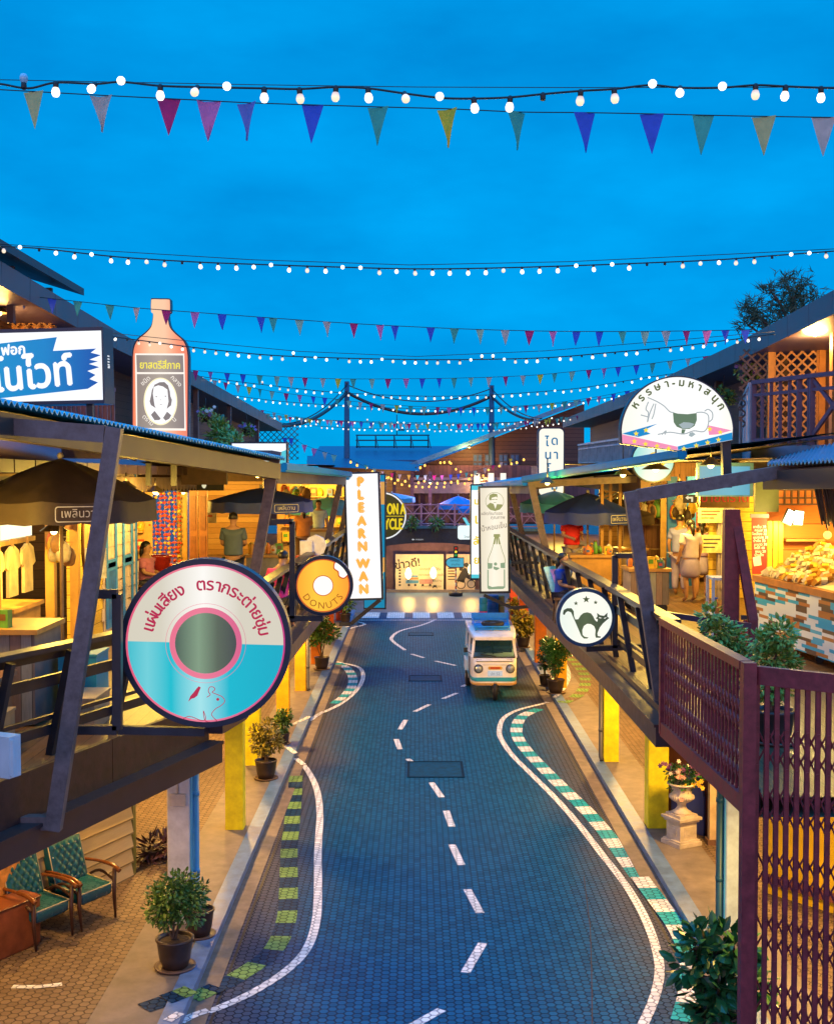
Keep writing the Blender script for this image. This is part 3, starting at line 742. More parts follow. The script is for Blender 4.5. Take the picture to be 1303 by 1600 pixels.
m_ = MB(); m_.bx(2.50, 2.60, 9.26, 9.36, 0, 4.40); m_.build('gate_post', BURG, gt)
NG = 16
for i in range(NG + 1):
 p = gA.lerp(gB, i / NG); m_ = MB(); m_.bar(p + u(gz0), p + u(gz1), .036, .03, up=(0, 1, 0))
 for z in [0.3 + .30 * k for k in range(13)]: m_.bar(p + u(z) + Vector((-.01, -.014, 0)), p + u(z) + Vector((.01, -.014, 0)), .012, .012)
 m_.build('upright', BURG, gt)
m_ = MB()
for zc in (0.3, 0.8, 1.3, 1.8, 2.3, 2.8, 3.3, 3.75):
 for i in range(NG - 1):
  a, b = gA.lerp(gB, i / NG) + Vector((0, .02, 0)), gA.lerp(gB, (i + 2) / NG) + Vector((0, .02, 0))
  m_.bar(a + u(zc - .16), b + u(zc + .16), .005, .014); m_.bar(a + u(zc + .16) + Vector((0, .008, 0)), b + u(zc - .16) + Vector((0, .008, 0)), .005, .014)
m_.build('lattice_straps', BURG, gt)
t = thing('braced_post', 'burgundy steel post with a diagonal brace beside the plants', 'post', (3.4, 13.6, DECKZ))
pb, pt_ = P(1140, 985, 13.6), P(1142, 796, 13.6); m_ = MB(); m_.bar((pb.x, 13.6, DECKZ), pt_, .17, .12, up=(0, 1, 0)); m_.build('post', BURG, t)
m_ = MB(); m_.bar(P(1148, 806, 13.6), P(1176, 970, 13.4), .10, .08, up=(0, 1, 0)); m_.bar(P(1176, 968, 13.4), (P(1176, 968, 13.4).x + .0, 13.4, DECKZ), .09, .08, up=(0, 1, 0)); m_.build('brace', BURG, t)
m_ = MB(); m_.bar(P(950, 972 - 55, 16.2), P(1028, 957, 13.4), .10, .05); m_.bar(P(1028, 957, 13.4), P(1040, 962, 13.1), .09, .05); m_.bar(P(1040, 960, 13.1), P(1172, 978, 13.0), .09, .06)
for q in (P(1040, 960, 13.1), P(1100, 969, 13.05)): m_.bar((q.x, q.y, DECKZ), q, .05, .05, up=(0, 1, 0))
m_.build('handrail', M('handrail_burgundy', (0.085, 0.03, 0.05), 0.35), t)
# buildings along the left
WARMWOOD = planks('warm_boards', [(0.34, 0.17, 0.06), (0.46, 0.25, 0.09), (0.28, 0.13, 0.045), (0.52, 0.30, 0.12)], 0.16, 'z')
DKWOOD = planks('dark_boards', [(0.055, 0.028, 0.02), (0.085, 0.042, 0.028), (0.045, 0.024, 0.018)], 0.16, 'z')
DKWOODV = planks('dark_upright_boards', [(0.07, 0.035, 0.024), (0.11, 0.055, 0.035), (0.06, 0.03, 0.022)], 0.14, 'y')
OCHRE = planks('ochre_boards', [(0.50, 0.33, 0.08), (0.58, 0.40, 0.12), (0.44, 0.28, 0.07)], 0.15, 'z')
PALEW = M('pale_wall_paint', (0.55, 0.48, 0.34), 0.6, 0.15, 3)
BLUEP = M('sky_blue_door_paint', (0.04, 0.24, 0.90), 0.45, 0.18, 5)
LATT = M('lattice_timber', (0.36, 0.17, 0.05), 0.55, 0.2, 7)
LATD = M('dark_lattice_timber', (0.06, 0.035, 0.028), 0.55, 0.2, 7)
EAVE = M('eave_fascia_brown', (0.10, 0.062, 0.066), 0.4, 0.12, 3)
ROOFP = M('purple_roof_sheet', (0.085, 0.07, 0.115), 0.45, 0.15, 4)
def siding(mb, A, B_, z0, z1, lap=.20, out=(1, 0, 0), mi=0):
 A, B_ = Vector((*A, 0)), Vector((*B_, 0)); o = Vector(out).normalized(); n = int((z1 - z0) / lap + .5)
 for i in range(n):
  a, b = z0 + i * lap, z0 + (i + 1) * lap
  u0, u1 = Vector((0, 0, a)), Vector((0, 0, b))
  vs = [A + u0 + o * .055, B_ + u0 + o * .055, B_ + u1 + o * .004, A + u1 + o * .004, A + u0, B_ + u0, B_ + u1, A + u1]
  mb.add(vs, [(0, 1, 2, 3), (0, 4, 5, 1), (3, 2, 6, 7), (1, 5, 6, 2), (0, 3, 7, 4)], mi)
def lattice(mb, B, w0, h0, pitch=.16, wd=.032, mi=0, th=.012):
 """diagonal lattice clipped to the rectangle 0..w0, 0..h0"""
 for sg, wz in ((1, 0.0), (-1, th)):
  k = -h0
  while k < w0 + h0:
   if sg > 0: p0, p1 = (k, 0.0), (k + h0, h0)
   else: p0, p1 = (k + h0, 0.0), (k, h0)
   x0, y0, x1, y1 = *p0, *p1
   def clip(x0, y0, x1, y1):
    t0, t1 = 0.0, 1.0; dx = x1 - x0
    if abs(dx) < 1e-9: return None
    ta, tb = sorted(((0 - x0) / dx, (w0 - x0) / dx)); t0, t1 = max(t0, ta), min(t1, tb)
    if t1 - t0 < .02: return None
    return (x0 + dx * t0, y0 + (y1 - y0) * t0, x0 + dx * t1, y0 + (y1 - y0) * t1)
   c = clip(x0, y0, x1, y1)
   if c: mb.bar(B.p(c[0], c[1], wz), B.p(c[2], c[3], wz), wd, th, mi=mi, up=B.N)
   k += pitch * 1.414
 return mb
t = thing('clapboard_building', 'cream clapboard shop wall behind the green armchairs', 'building', (-4.1, 17.0, PZH))
CREAM = M('cream_clapboard', (0.62, 0.47, 0.24), 0.6, 0.15, 4, 0.1)
mb = MB(); wd_ = Vector((-4.05 + 7.0, 17.1 - 10.2, 0)).normalized(); on = Vector((wd_.y, -wd_.x, 0))
siding(mb, (-4.06, 17.08), (-7.2, 9.8), PZH, 2.95, .205, on); mb.build('wall', planks('cream_clapboard_lap_shadows', [(0.60, 0.44, 0.21), (0.66, 0.50, 0.26)], .205, 'z', .6, .09, .3), t)  # dark lines paint in the shadow at each board lap
mb = MB(); mb.bx(-4.16, -4.02, 17.08, 17.24, PZH, 2.95); mb.build('corner_board', M('olive_corner_paint', (0.20, 0.19, 0.04), 0.5), t)
mb = MB(); mb.bx(-8.0, -4.14, 17.24, 17.40, PZH, 2.95); mb.build('end_wall', M('dim_plaster', (0.24, 0.18, 0.11), 0.7, 0.2, 3), t)
t = thing('ground_floor_shops', 'dim ochre ground floor shops under the left walkway', 'building', (-8, 30, PZH))
mb = MB(); mb.bx(-8.3, -8.0, 17.4, 48, PZH, 2.95); mb.build('wall', OCHRE, t)
for k in range(7):
 m_ = MB(); y = 19 + k * 4; m_.bx(-8.0, -7.94, y, y + 1.7, PZH, 2.3); m_.build('door', M('shop_door_brown', (0.14, 0.06, 0.03), 0.5), t)
t = thing('ground_floor_shops', 'yellow and brown ground floor shops under the right walkway', 'building', (7, 25, PZH))
mb = MB(); mb.bx(7.2, 7.5, 12, 48, PZH, 2.95); mb.build('wall', OCHRE, t)
for k in range(8):
 m_ = MB(); y = 14 + k * 4; m_.bx(7.12, 7.2, y, y + 1.9, PZH, 2.3); m_.build('door', M('shop_door_green', (0.05, 0.10, 0.07), 0.5), t)
t = thing('yellow_partition', 'yellow wall with a red brown rail seen through the folding gate', 'partition', (5.2, 16.2, PZH))
yA, yB = PZ(1172, 1392, PZH), PZ(1330, 1440, PZH)
mb = MB(); mb.bar((4.75, yA.y, .75), (7.2, 13.6, .75), .10, 1.3); mb.build('panel', M('bright_yellow_paint', (0.72, 0.47, 0.01), 0.5, 0.12, 3), t)
mb = MB(); mb.bar((4.70, yA.y - .08, .32), (7.15, 13.5, .32), .05, .12); mb.build('rail', M('rail_redbrown', (0.20, 0.06, 0.04), 0.5), t)
t = thing('arched_board', 'blue arched board leaning behind the stone urn', 'board', (4.55, 18.6, PZH))
a0 = P(1095, 1285, 18.3); B = Basis((4.30, 19.3, PZH), (0.55, -0.83, 0))
mb = MB(); mb.prism(B, [(-.28, 0), (.42, 0), (.42, .62)] + circ(.34, 14, .07, .62, 0, math.pi) + [(-.28, .62)], 0, .04); mb.build('panel', M('arch_blue', (0.05, 0.07, 0.30), 0.5, 0.15, 3), t)
mb = MB(); mb.prism(B, [(-.50, 0), (.62, 0), (.62, 1.62), (-.50, 1.62)], -.05, -.01); mb.build('backing', M('arch_brown', (0.10, 0.03, 0.02), 0.5), t)
t = thing('cream_post', 'square cream post between the urn and the pale cyan pillar', 'post', (4.45, 16.9, PZH))
mb = MB(); q = PZ(1113, 1318, PZH); mb.box((q.x, q.y, 1.45), (.13, .13, 2.7)); mb.build('shaft', M('cream_post_paint', (0.55, 0.42, 0.24), 0.5), t)
mb = MB(); mb.box((q.x, q.y, PZH + .04), (.20, .20, .08)); mb.build('base', M('post_base_brown', (0.15, 0.08, 0.05), 0.5), t)
XA = -4.9
t = thing('shop_house', 'blue framed shop house with pale shingles on the left walkway', 'shop', (XA, 15, DECKZ))
mb = MB(); mb.bx(-7.6, -7.4, 8, 21.2, DECKZ, 6.2); mb.bx(XA - .10, XA - .02, 8, 14.0, DECKZ, 5.75); mb.build('wall', OCHRE, t)
mb = MB(); mb.bx(-7.4, XA, 21.2, 21.32, DECKZ, 6.1); mb.build('end_wall', DKWOOD, t)
mb = MB(); mb.bx(XA - .12, XA - .02, 17.4, 19.0, DECKZ, 5.75); mb.build('yellow_wall', planks('yellow_boards', [(0.62, 0.42, 0.06), (0.70, 0.50, 0.09)], 0.19, 'z'), t)
SH = M('pale_shingle', (0.60, 0.50, 0.52), 0.6, 0.2, 3)
mb = MB(); rr = random.Random(3)
for i in range(13):
 z = DECKZ + i * .19; y = 19.0 - (i % 2) * .1
 while y < 21.15:
  ww = rr.uniform(.17, .26); mb.box((XA - .02 + .018, y + ww / 2, z + .09), (.022, ww - .012, .205 + rr.uniform(-.02, .015))); y += ww
mb.bx(XA - .12, XA - .02, 19.0, 21.2, DECKZ, 5.8, 0); mb.build('shingle_wall', SH, t)
for k, (y0, y1) in enumerate(((19.05, 19.75), (20.15, 20.85))):
 d = MB()
 for a, b in ((y0, y0 + .11), (y1 - .11, y1)): d.bx(XA + .02, XA + .035, a, b, DECKZ + .05, 5.55)
 for z in (DECKZ + .05, DECKZ + .95, DECKZ + 1.0, 5.42): d.bx(XA + .022, XA + .033, y0 + .11, y1 - .11, z, z + .13)
 f = d.build('door_frame', BLUEP, t)
 if k == 0:
  p = MB(); p.bx(XA + .0225, XA + .03, y0 + .11, y1 - .11, DECKZ + .18, DECKZ + .95); p.build('panel', M('blue_panel', (0.02, 0.14, 0.65), 0.5), f)
mb = MB(); mb.bx(XA - .06, XA + .02, 21.1, 21.2, DECKZ, 5.8); mb.build('corner_post', BLUEP, t)
for y in (14.0, 16.2, 17.35):
 m_ = MB(); m_.bx(XA - .06, XA + .06, y, y + .12, DECKZ, 5.75); m_.build('timber_post', M('honey_timber', (0.45, 0.24, 0.06), 0.5, 0.2, 4), t)
mb = MB(); mb.tube([Vector((XA + .0, 18.15 + .33 * math.cos(a), 4.85 + .62 * math.sin(a))) for a in [2 * math.pi * i / 28 for i in range(29)]], .022, 6, cap=False); mb.build('oval_mirror_rim', M('mirror_rim', (0.12, 0.05, 0.02), 0.4), t)
mb = MB(); mb.prism(Basis((XA + .0, 18.15, 4.85), (0, 1, 0)), circ(.61, 28, rx=.32), 0, .01); mb.build('mirror_glass', M('mirror_amber', (0.45, 0.25, 0.08), 0.25), t)
mb = MB(); mb.add([(-4.68, 7, 6.06), (-4.68, 28.5, 5.86), (-6.5, 28.5, 6.5), (-6.5, 7, 6.65), (-4.68, 7, 6.01), (-4.68, 28.5, 5.81), (-6.5, 28.5, 6.45), (-6.5, 7, 6.60)], [(0, 1, 2, 3), (4, 7, 6, 5), (0, 4, 5, 1), (1, 5, 6, 2)])
mb.build('lean_to_roof', ROOFP, t)
mb = MB(); rng = random.Random(5)
for i in range(28):
 a, b = i / 28, (i + 1) / 28 - .002
 p, q = Vector((-4.64, 7, 5.98)).lerp(Vector((-4.64, 28.5, 5.78)), a), Vector((-4.64, 7, 5.98)).lerp(Vector((-4.64, 28.5, 5.78)), b)
 mb.bar(p, q, .10, .15)
mb.build('gutter', M('gutter_mauve', (0.11, 0.068, 0.075), 0.4), t)
mb = MB()
for i in range(60):
 y = 7.2 + i * .355; x = -4.72; z = 5.86 - .2 * (y - 7) / 21.5
 mb.prism(Basis((x, y, z), (0, 1, 0)), [(-.175, 0), (.175, 0), (.175, -.10)] + circ(.17, 8, 0, -.10, 0, -math.pi) + [(-.175, -.10)], 0, .02)
mb.build('scalloped_trim', M('trim_greybrown', (0.22, 0.16, 0.14), 0.6), t)
t = thing('backlit_board', 'glowing white backlit panel in the stall under the near left umbrella', 'light board', (XA, 14.8, 4.6))
mb = MB(); mb.bx(XA - .30, XA - .20, 12.8, 16.1, 5.0, 5.75); mb.build('face', EM('lit_panel_cream', (1.0, 0.93, 0.62), 1.5), t)
mb = MB()
for z in (4.96, 5.79): mb.bx(XA - .31, XA - .17, 12.75, 16.15, z - .03, z + .03)
mb.build('frame', M('panel_frame', (0.4, 0.25, 0.08), 0.5), t)
SHIRT = M('cream_cloth', (0.62, 0.52, 0.28), 0.8, 0.2, 5, 0.2)
for k in range(5):
 y = 13.2 + k * .58; B = Basis((XA - .08, y, 4.93), (0, 1, 0))
 t = thing('hanging_shirt', ['cream shirt hanging first on the line under the lit panel', 'cream shirt hanging second from the left under the lit panel', 'cream shirt hanging in the middle of the line under the lit panel', 'cream shirt next to last on the line under the lit panel', 'cream shirt at the right end of the line under the lit panel'][k], 'shirt', (XA - .08, y, 4.9), 'shirts on the clothes line')
 mb = MB(); mb.prism(B, [(-.05, 0), (.05, 0), (.20, -.06), (.28, -.25), (.19, -.29), (.16, -.22), (.17, -.62), (-.17, -.62), (-.16, -.22), (-.19, -.29), (-.28, -.25), (-.20, -.06)], -.02, .02); mb.build('cloth', SHIRT, t)
 mb = MB(); mb.bx(XA - .09, XA - .06, y - .015, y + .015, 4.90, 5.02); mb.build('peg', M('peg_wood', (0.35, 0.2, 0.08), 0.6), t)
t = thing('recessed_shop', 'orange plank shop interior beyond the blue framed house', 'shop', (-6, 30, DECKZ))
mb = MB(); mb.bx(-6.6, -4.55, 36.0, 36.12, DECKZ, 6.1); mb.build('plank_wall', WARMWOOD, t)
mb = MB(); mb.bx(-8.2, -8.0, 21.3, 36, DECKZ, 6.1); mb.build('side_wall', OCHRE, t)
mb = MB(); mb.bx(-6.62, -6.35, 33.5, 33.6, DECKZ, 5.45); mb.build('pale_wall', PALEW, t)
mb = MB(); mb.add([(-8.2, 21.4, 6.0), (-3.9, 21.4, 6.0), (-3.9, 60, 6.0), (-8.2, 60, 6.0)], [(0, 1, 2, 3)]); mb.build('ceiling_boards', M('ceiling_brown', (0.16, 0.085, 0.035), 0.6, 0.2, 3), t)
mb = MB()
for y in (24.3, 30, 36): mb.bx(-8, -3.8, y, y + .15, 5.55, 6.0)
mb.build('beams', M('beam_brown', (0.09, 0.045, 0.025), 0.6), t)
for x in (-6.62, -5.72):
 m_ = MB(); m_.bx(x - .06, x + .06, 29.9, 30.05, DECKZ, 5.6); m_.build('timber_post', M('honey_timber', (0.45, 0.24, 0.06), 0.5, 0.2, 4), t)
for x0 in (-5.62, -5.38):
 m_ = MB(); m_.bx(x0, x0 + .21, 30.0, 30.07, DECKZ, 5.35); d = m_.build('door', M('red_wood_door', (0.33, 0.12, 0.04), 0.45, 0.2, 4), t)
 p = MB(); p.bx(x0 + .04, x0 + .17, 29.97, 30.0, DECKZ + .2, DECKZ + .9); p.bx(x0 + .04, x0 + .17, 29.97, 30.0, DECKZ + 1.05, DECKZ + 1.9); p.build('panel', M('red_wood_panel', (0.24, 0.08, 0.03), 0.45), d)
t = thing('direction_sign', 'black sign with white car, turn arrow and figure over the left shops', 'sign', (-5.9, 26, 5.55))
B = Basis(P(293, 757, 26.0)); mb = MB(); mb.prism(B, rect(-.78, .78, -.13, .13), -.04, 0); mb.build('board', M('sign_black', (0.012, 0.010, 0.008), 0.5), t)
WM = EM('sign_mark_white', (0.9, 0.85, 0.55), 0.8, False)
mb = MB(); mb.poly(B, [(-.58, -.06), (-.38, -.06), (-.36, -.01), (-.40, .0), (-.43, .07), (-.53, .07), (-.56, 0), (-.60, -.01)], .004); mb.poly(B, rect(-.185, -.175, -.08, .08), .004)
mb.poly(B, [(.16, -.07), (.16, .05), (.06, .05), (.06, .08), (0, .035), (.06, -.01), (.06, .02), (.12, .02), (.12, -.07)], .004); mb.poly(B, circ(.025, 12, .36, .07), .004); mb.poly(B, [(.32, .03), (.40, .03), (.41, -.03), (.38, -.08), (.34, -.08), (.31, -.03)], .004)
mb.build('pictograms', WM, t)
PKG = [M('package_red', (0.50, 0.05, 0.03), 0.5), M('package_yellow', (0.65, 0.42, 0.04), 0.5), M('package_white', (0.65, 0.58, 0.42), 0.5), M('package_green', (0.10, 0.30, 0.05), 0.5), M('package_orange', (0.62, 0.20, 0.03), 0.5), M('package_brown', (0.16, 0.08, 0.03), 0.5), M('package_blue', (0.05, 0.12, 0.35), 0.5), M('package_amber', (0.6, 0.3, 0.04), 0.4)]
_pk = {}
def package(loc, label, group, kind=None, s=1.0, rz=0.0, cols=None):
 k = RNG.randrange(3) if kind is None else kind; ci = RNG.randrange(len(PKG)) if cols is None else RNG.choice(cols); key = (k, ci)
 if key not in _pk:
  mb = MB()
  if k == 0: mb.box((0, 0, .11), (.16, .10, .22)); mb.box((0, -.052, .13), (.10, .004, .08), mi=1)
  elif k == 1: mb.lathe((0, 0, 0), [(.05, 0), (.055, .02), (.055, .15), (.03, .20), (.03, .24)], 10); mb.lathe((0, 0, .24), [(.034, 0), (.034, .03)], 10, mi=1)
  else: mb.lathe((0, 0, 0), [(.06, 0), (.075, .03), (.08, .12), (.05, .17), (.012, .21)], 9); mb.box((0, -.078, .08), (.07, .006, .05), mi=1)
  o = mb.build('package', [PKG[ci], PKG[(ci + 2) % len(PKG)]]); _pk[key] = o
 else:
  o = _pk[key].copy(); COL.objects.link(o)
 o.location = loc; o.scale = (s, s, s); o.rotation_euler = (0, 0, rz)
 return tag(o, label, 'package', group)
def shelf_unit(name, label, O, Rv, wd, h, n, goods_label, group, dep=.35, per=7, s=1.3, fill=.95):
 t = thing(name, label, 'shelf', O); B = Basis(O, Rv)
 mb = MB();
 for x in (0, wd):
  m2 = MB(); m2.bar(B.p(x, 0, -dep / 2), B.p(x, h, -dep / 2), .06, dep, up=B.R); m2.build('side_panel', M('shelf_timber', (0.42, 0.25, 0.09), 0.5, 0.2, 4), t)
 m2 = MB(); m2.prism(B, rect(0, wd, 0, h), -dep - .02, -dep); m2.build('back_panel', M('shelf_back', (0.52, 0.36, 0.13), 0.6, 0.15, 3), t)
 for i in range(n):
  z = .12 + i * (h - .3) / max(1, n - 1) if n > 1 else .5
  m2 = MB(); m2.bar(B.p(.03, z, -dep / 2), B.p(wd - .03, z, -dep / 2), dep - .02, .035); m2.build('shelf_board', M('shelf_timber', (0.42, 0.25, 0.09), 0.5, 0.2, 4), t)
  for j in range(per):
   if RNG.random() > fill: continue
   package(B.p((j + .5 + RNG.uniform(-.15, .15)) * wd / per, z + .018, -dep * .45), goods_label, group, s=s * RNG.uniform(.8, 1.15), rz=math.atan2(B.R.y, B.R.x))
 return t
shelf_unit('goods_shelf', 'tall yellow lit shelf of small goods left of the tall orange letter sign', (-4.5, 40.5, DECKZ), (1, 0, 0), 2.3, 2.3, 5, 'small colourful package on the lit shelf behind the left umbrella', 'packages on the lit left shelf', per=8, s=1.35)
HR = M('red_sweets', (0.55, 0.06, 0.02), 0.4, 0.4, 40); HY = M('yellow_sweets', (0.6, 0.36, 0.05), 0.4, 0.3, 40)
for k in range(7):
 x = -6.52 + k * .115
 mb = MB(); rr = random.Random(k)
 for i in range(18):
  for q in range(2): mb.ball((x + rr.uniform(-.03, .03), 29.8 + rr.uniform(-.04, .04), 5.25 - i * .11 + rr.uniform(-.02, .02)), rr.uniform(.035, .055), 6, mi=(1 if rr.random() < .25 else 0), sc=(1, 1, .8))
 mb.tube([(x, 29.8, 5.55), (x, 29.8, 3.3)], .006, 5, mi=1)
 tag(mb.build('hanging_sweets', [HR, HY]), 'string of red wrapped sweets hanging in the left shop doorway', 'sweets', 'strings of sweets in the shop doorway')
# upper storeys
def upper_storey(name, label, wl, z0, eave, sgn, depth=4.0, wall_mat=None, eave_th=.34, roof_rise=1.0):
 """wl: list of plan points of the wall line; eave: list of 3-D points of the fascia's middle"""
 t = thing(name, label, 'building', (*wl[0], z0))
 mb = MB()
 for i in range(len(wl) - 1):
  a, b = wl[i], wl[i + 1]; za, zb = eave[i][2], eave[i + 1][2]
  mb.add([(a[0], a[1], z0), (b[0], b[1], z0), (b[0], b[1], zb + .1), (a[0], a[1], za + .1)], [(0, 1, 2, 3)])
 mb.build('wall', wall_mat or DKWOOD, t)
 f = MB()
 for i in range(len(eave) - 1):
  a, b = Vector(eave[i]), Vector(eave[i + 1]); L = (b - a).length; k = max(1, round(L / 1.05))
  for j in range(k): f.bar(a.lerp(b, j / k), a.lerp(b, (j + 1) / k - .012 / L), .06, eave_th)
 f.build('eave_fascia', EAVE, t)
 r = MB()
 for i in range(len(eave) - 1):
  a, b = Vector(eave[i]), Vector(eave[i + 1]); u = Vector((0, 0, eave_th / 2 + .01)); q = Vector((sgn * (depth + 1.5), 0, roof_rise)); lo = Vector((0, 0, -eave_th / 2 + .02)); qi = Vector((sgn * 1.6, 0, -.02))
  r.add([a + u, b + u, b + u + q, a + u + q], [(0, 1, 2, 3)]); r.add([a + lo, a + lo + qi, b + lo + qi, b + lo], [(0, 1, 2, 3)])
 r.build('roof', ROOFP, t)
 return t
eL = [P(-120, 355, 14.2), P(0, 428, 17.0), P(180, 531, 22.5), P(300, 592, 30.0), P(440, 668, 50.0)]
wlL = [(p.x - 1.0, p.y) for p in eL]
tl = upper_storey('upper_storey', 'dark timber upper storey with brown eave on the left', wlL, 5.6, eL, -1)
mb = MB()
for y in (24.5, 28.5, 33, 38.5):
 pass
def on_eave(E_, y):
 for a, b in zip(E_, E_[1:]):
  if a.y <= y <= b.y: return a.lerp(b, (y - a.y) / (b.y - a.y))
 return E_[-1]
for y in (21, 26.3, 31, 36.5, 43):
 p = on_eave(eL, y); m_ = MB(); m_.bx(p.x - .15, p.x - .03, y, y + .12, 5.9, p.z - .1); m_.build('post', M('post_brown', (0.12, 0.075, 0.07), 0.5), tl)
def picket_rail(name, label, A, B_, z, h=.95, step=.16, mat=None, cross=True):
 A, B_ = Vector((*A, z)), Vector((*B_, z)); t = thing(name, label, 'balcony railing', A); mat = mat or M('mauve_rail_paint', (0.12, 0.062, 0.09), 0.45, 0.12, 6)
 u = lambda v: Vector((0, 0, v)); L = (B_ - A).length
 m_ = MB(); m_.bar(A + u(h), B_ + u(h), .10, .06); m_.bar(A + u(h * .80), B_ + u(h * .80), .045, .045); m_.bar(A + u(.10), B_ + u(.10), .05, .05); m_.build('rails', mat, t)
 n = max(2, round(L / step))
 k = 0
 for i in range(n + 1):
  p = A.lerp(B_, i / n)
  if cross and 0.42 < i / n < .70 and i % n not in (0, n): continue
  m_ = MB(); m_.bar(p, p + u(h), .045 if i % 5 else .075, .045, up=(0, 1, 0)); m_.build('baluster', mat, t)
 if cross:
  a, b = A.lerp(B_, .42), A.lerp(B_, .70); m_ = MB(); m_.bar(a + u(.12), b + u(h - .03), .04, .06); m_.bar(a + u(h - .03), b + u(.12), .036, .055); m_.bar(a, a + u(h), .075, .06, up=(0, 1, 0)); m_.bar(b, b + u(h), .075, .06, up=(0, 1, 0)); m_.build('cross_brace', mat, t)
 return t
pa, pb_ = on_eave(eL, 17.6), on_eave(eL, 24)
picket_rail('balcony_railing', 'mauve picket railing between the blue white sign and the bottle sign', (pa.x + .25, 17.6), (-5.1, 20.5), 6.15, 1.05, .17, cross=False)
picket_rail('balcony_railing', 'low grey balcony railing right of the bottle sign', (on_eave(eL, 21).x - .1, 21.2), (on_eave(eL, 36.5).x - .1, 36.5), 5.95, .62, .24, M('grey_rail_paint', (0.22, 0.19, 0.20), 0.5), cross=False)
m_ = MB(); lattice(m_, Basis((-6.62, 19.9, 7.6), (1, 0, 0)), .7, 1.0, .12, .03); m_.build('lattice_screen', LATT, tl)
m_ = MB(); m_.bx(-6.75, -5.95, 20.1, 20.2, 6.1, 8.62); m_.build('inner_wall', M('orange_inner_wall', (0.55, 0.22, 0.05), 0.5, 0.15, 3), tl)
m_ = MB(); lattice(m_, Basis((-6.75, 50.0, 6.2), (1, 0, 0)), 1.9, 1.35, .17, .03); m_.build('lattice_screen', M('blue_dark_lattice', (0.03, 0.05, 0.08), 0.5), tl)
m_ = MB(); lattice(m_, Basis((-5.9, 26.5, 6.2), (.02, 1, 0)), 4.4, 1.6, .2, .03); m_.build('lattice_screen', LATD, tl)
t = thing('raised_roof', 'small raised roof with open gap above the left eave', 'roof', P(60, 420, 17.5))
a0, a1 = P(-60, 352, 15.0), P(132, 462, 21.0)
m_ = MB(); d = Vector((0, 0, .12)); q = Vector((-2.4, 0.2, .75))
m_.add([a0 + d, a1 + d, a1 + q + d, a0 + q + d, a0, a1, a1 + q, a0 + q], [(0, 1, 2, 3), (4, 7, 6, 5), (0, 4, 5, 1), (1, 5, 6, 2), (0, 3, 7, 4)]); m_.build('roof_sheet', M('raised_roof_dark', (0.035, 0.03, 0.035), 0.5), t)
m_ = MB(); b0, b1 = P(-60, 384, 15.3), P(126, 474, 21.1); m_.bar(b0 + Vector((-.3, 0, -.15)), b1 + Vector((-.3, 0, -.12)), .06, .30); m_.build('fascia', EAVE, t)
for px_, Y in ((48, 18.4), (105, 20.6)):
 m_ = MB(); c = P(px_, 452 if px_ < 60 else 482, Y); m_.bx(c.x - .36, c.x - .26, Y, Y + .1, c.z - .5, c.z + .35); m_.build('post', EAVE, t)
eR = [P(1430, 400, 14.0), P(1303, 473, 17.3), P(1150, 552, 22.3), P(1020, 610, 30.0), P(880, 662, 50.0)]
wlR = [(p.x + 1.1, p.y) for p in eR]
tr = upper_storey('upper_storey', 'dark timber upper storey with orange lattice on the right', wlR, 5.6, eR, 1)
for y, mt in ((16.4, None), (18.9, None), (21.5, None), (26, None), (31.5, None), (38, None)):
 p = on_eave(eR, y); m_ = MB(); m_.bx(p.x + .55, p.x + .70, y, y + .14, 6.1, p.z + .05); m_.build('post', M('orange_timber_post', (0.42, 0.19, 0.05), 0.5, 0.2, 4) if y < 20 else LATD, tr)
dl = Vector((1, -.38, 0)).normalized(); l0 = Vector((5.62, 21.3, 0)); bs = lambda q: Basis(l0 + dl * q[0] + Vector((0, 0, q[1])), dl)
for q, w_, h_, mt in (((.0, 6.6), .50, 1.35, 0), ((.58, 6.4), .72, 1.72, 1), ((1.42, 6.3), .74, .95, 1), ((1.42, 7.3), .74, .95, 1)):
 m_ = MB(); Bq = bs(q); lattice(m_, Bq, w_, h_, .125, .034)
 if mt: m_.bar(Bq.p(0, 0), Bq.p(0, h_), .05, .04, up=(0, 1, 0)); m_.bar(Bq.p(w_, 0), Bq.p(w_, h_), .05, .04, up=(0, 1, 0)); m_.bar(Bq.p(0, h_), Bq.p(w_, h_), .04, .05); m_.bar(Bq.p(0, 0), Bq.p(w_, 0), .04, .05)
 m_.build('lattice_screen', LATT if mt else LATD, tr)
for q in (.52, 1.36, 2.22): m_ = MB(); Bq = bs((q, 6.2)); m_.bar(Bq.p(0, 0), Bq.p(0, 2.15), .10, .09, up=(0, 1, 0)); m_.build('post', M('orange_timber_post', (0.42, 0.19, 0.05), 0.5, 0.2, 4), tr)
m_ = MB(); Bq = bs((2.28, 6.2)); m_.prism(Bq, rect(0, 1.6, 0, 2.2), -.1, 0); m_.build('inner_wall', M('orange_inner_wall', (0.55, 0.22, 0.05), 0.5, 0.15, 3), tr)
m_ = MB(); lattice(m_, Basis((on_eave(eR, 36).x + .5, 38, 6.6), (.0, -1, 0)), 6.0, 1.4, .25, .04); m_.build('lattice_screen', LATD, tr)
bz = 6.22
t = thing('balcony', 'bulging timber balcony floor at the right edge above the stall', 'balcony', (5.24, 19, bz))
m_ = MB(); pl = [(6.4, 15.6), (5.22, 19.0), (7.3, 27.5), (9.5, 27.5), (9.5, 15.6)]
m_.prism(Basis((0, 0, 0), (1, 0, 0), (0, 1, 0)), pl, bz - .22, bz); m_.build('floor', M('balcony_edge_paint', (0.20, 0.22, 0.30), 0.5, 0.15, 3), t)
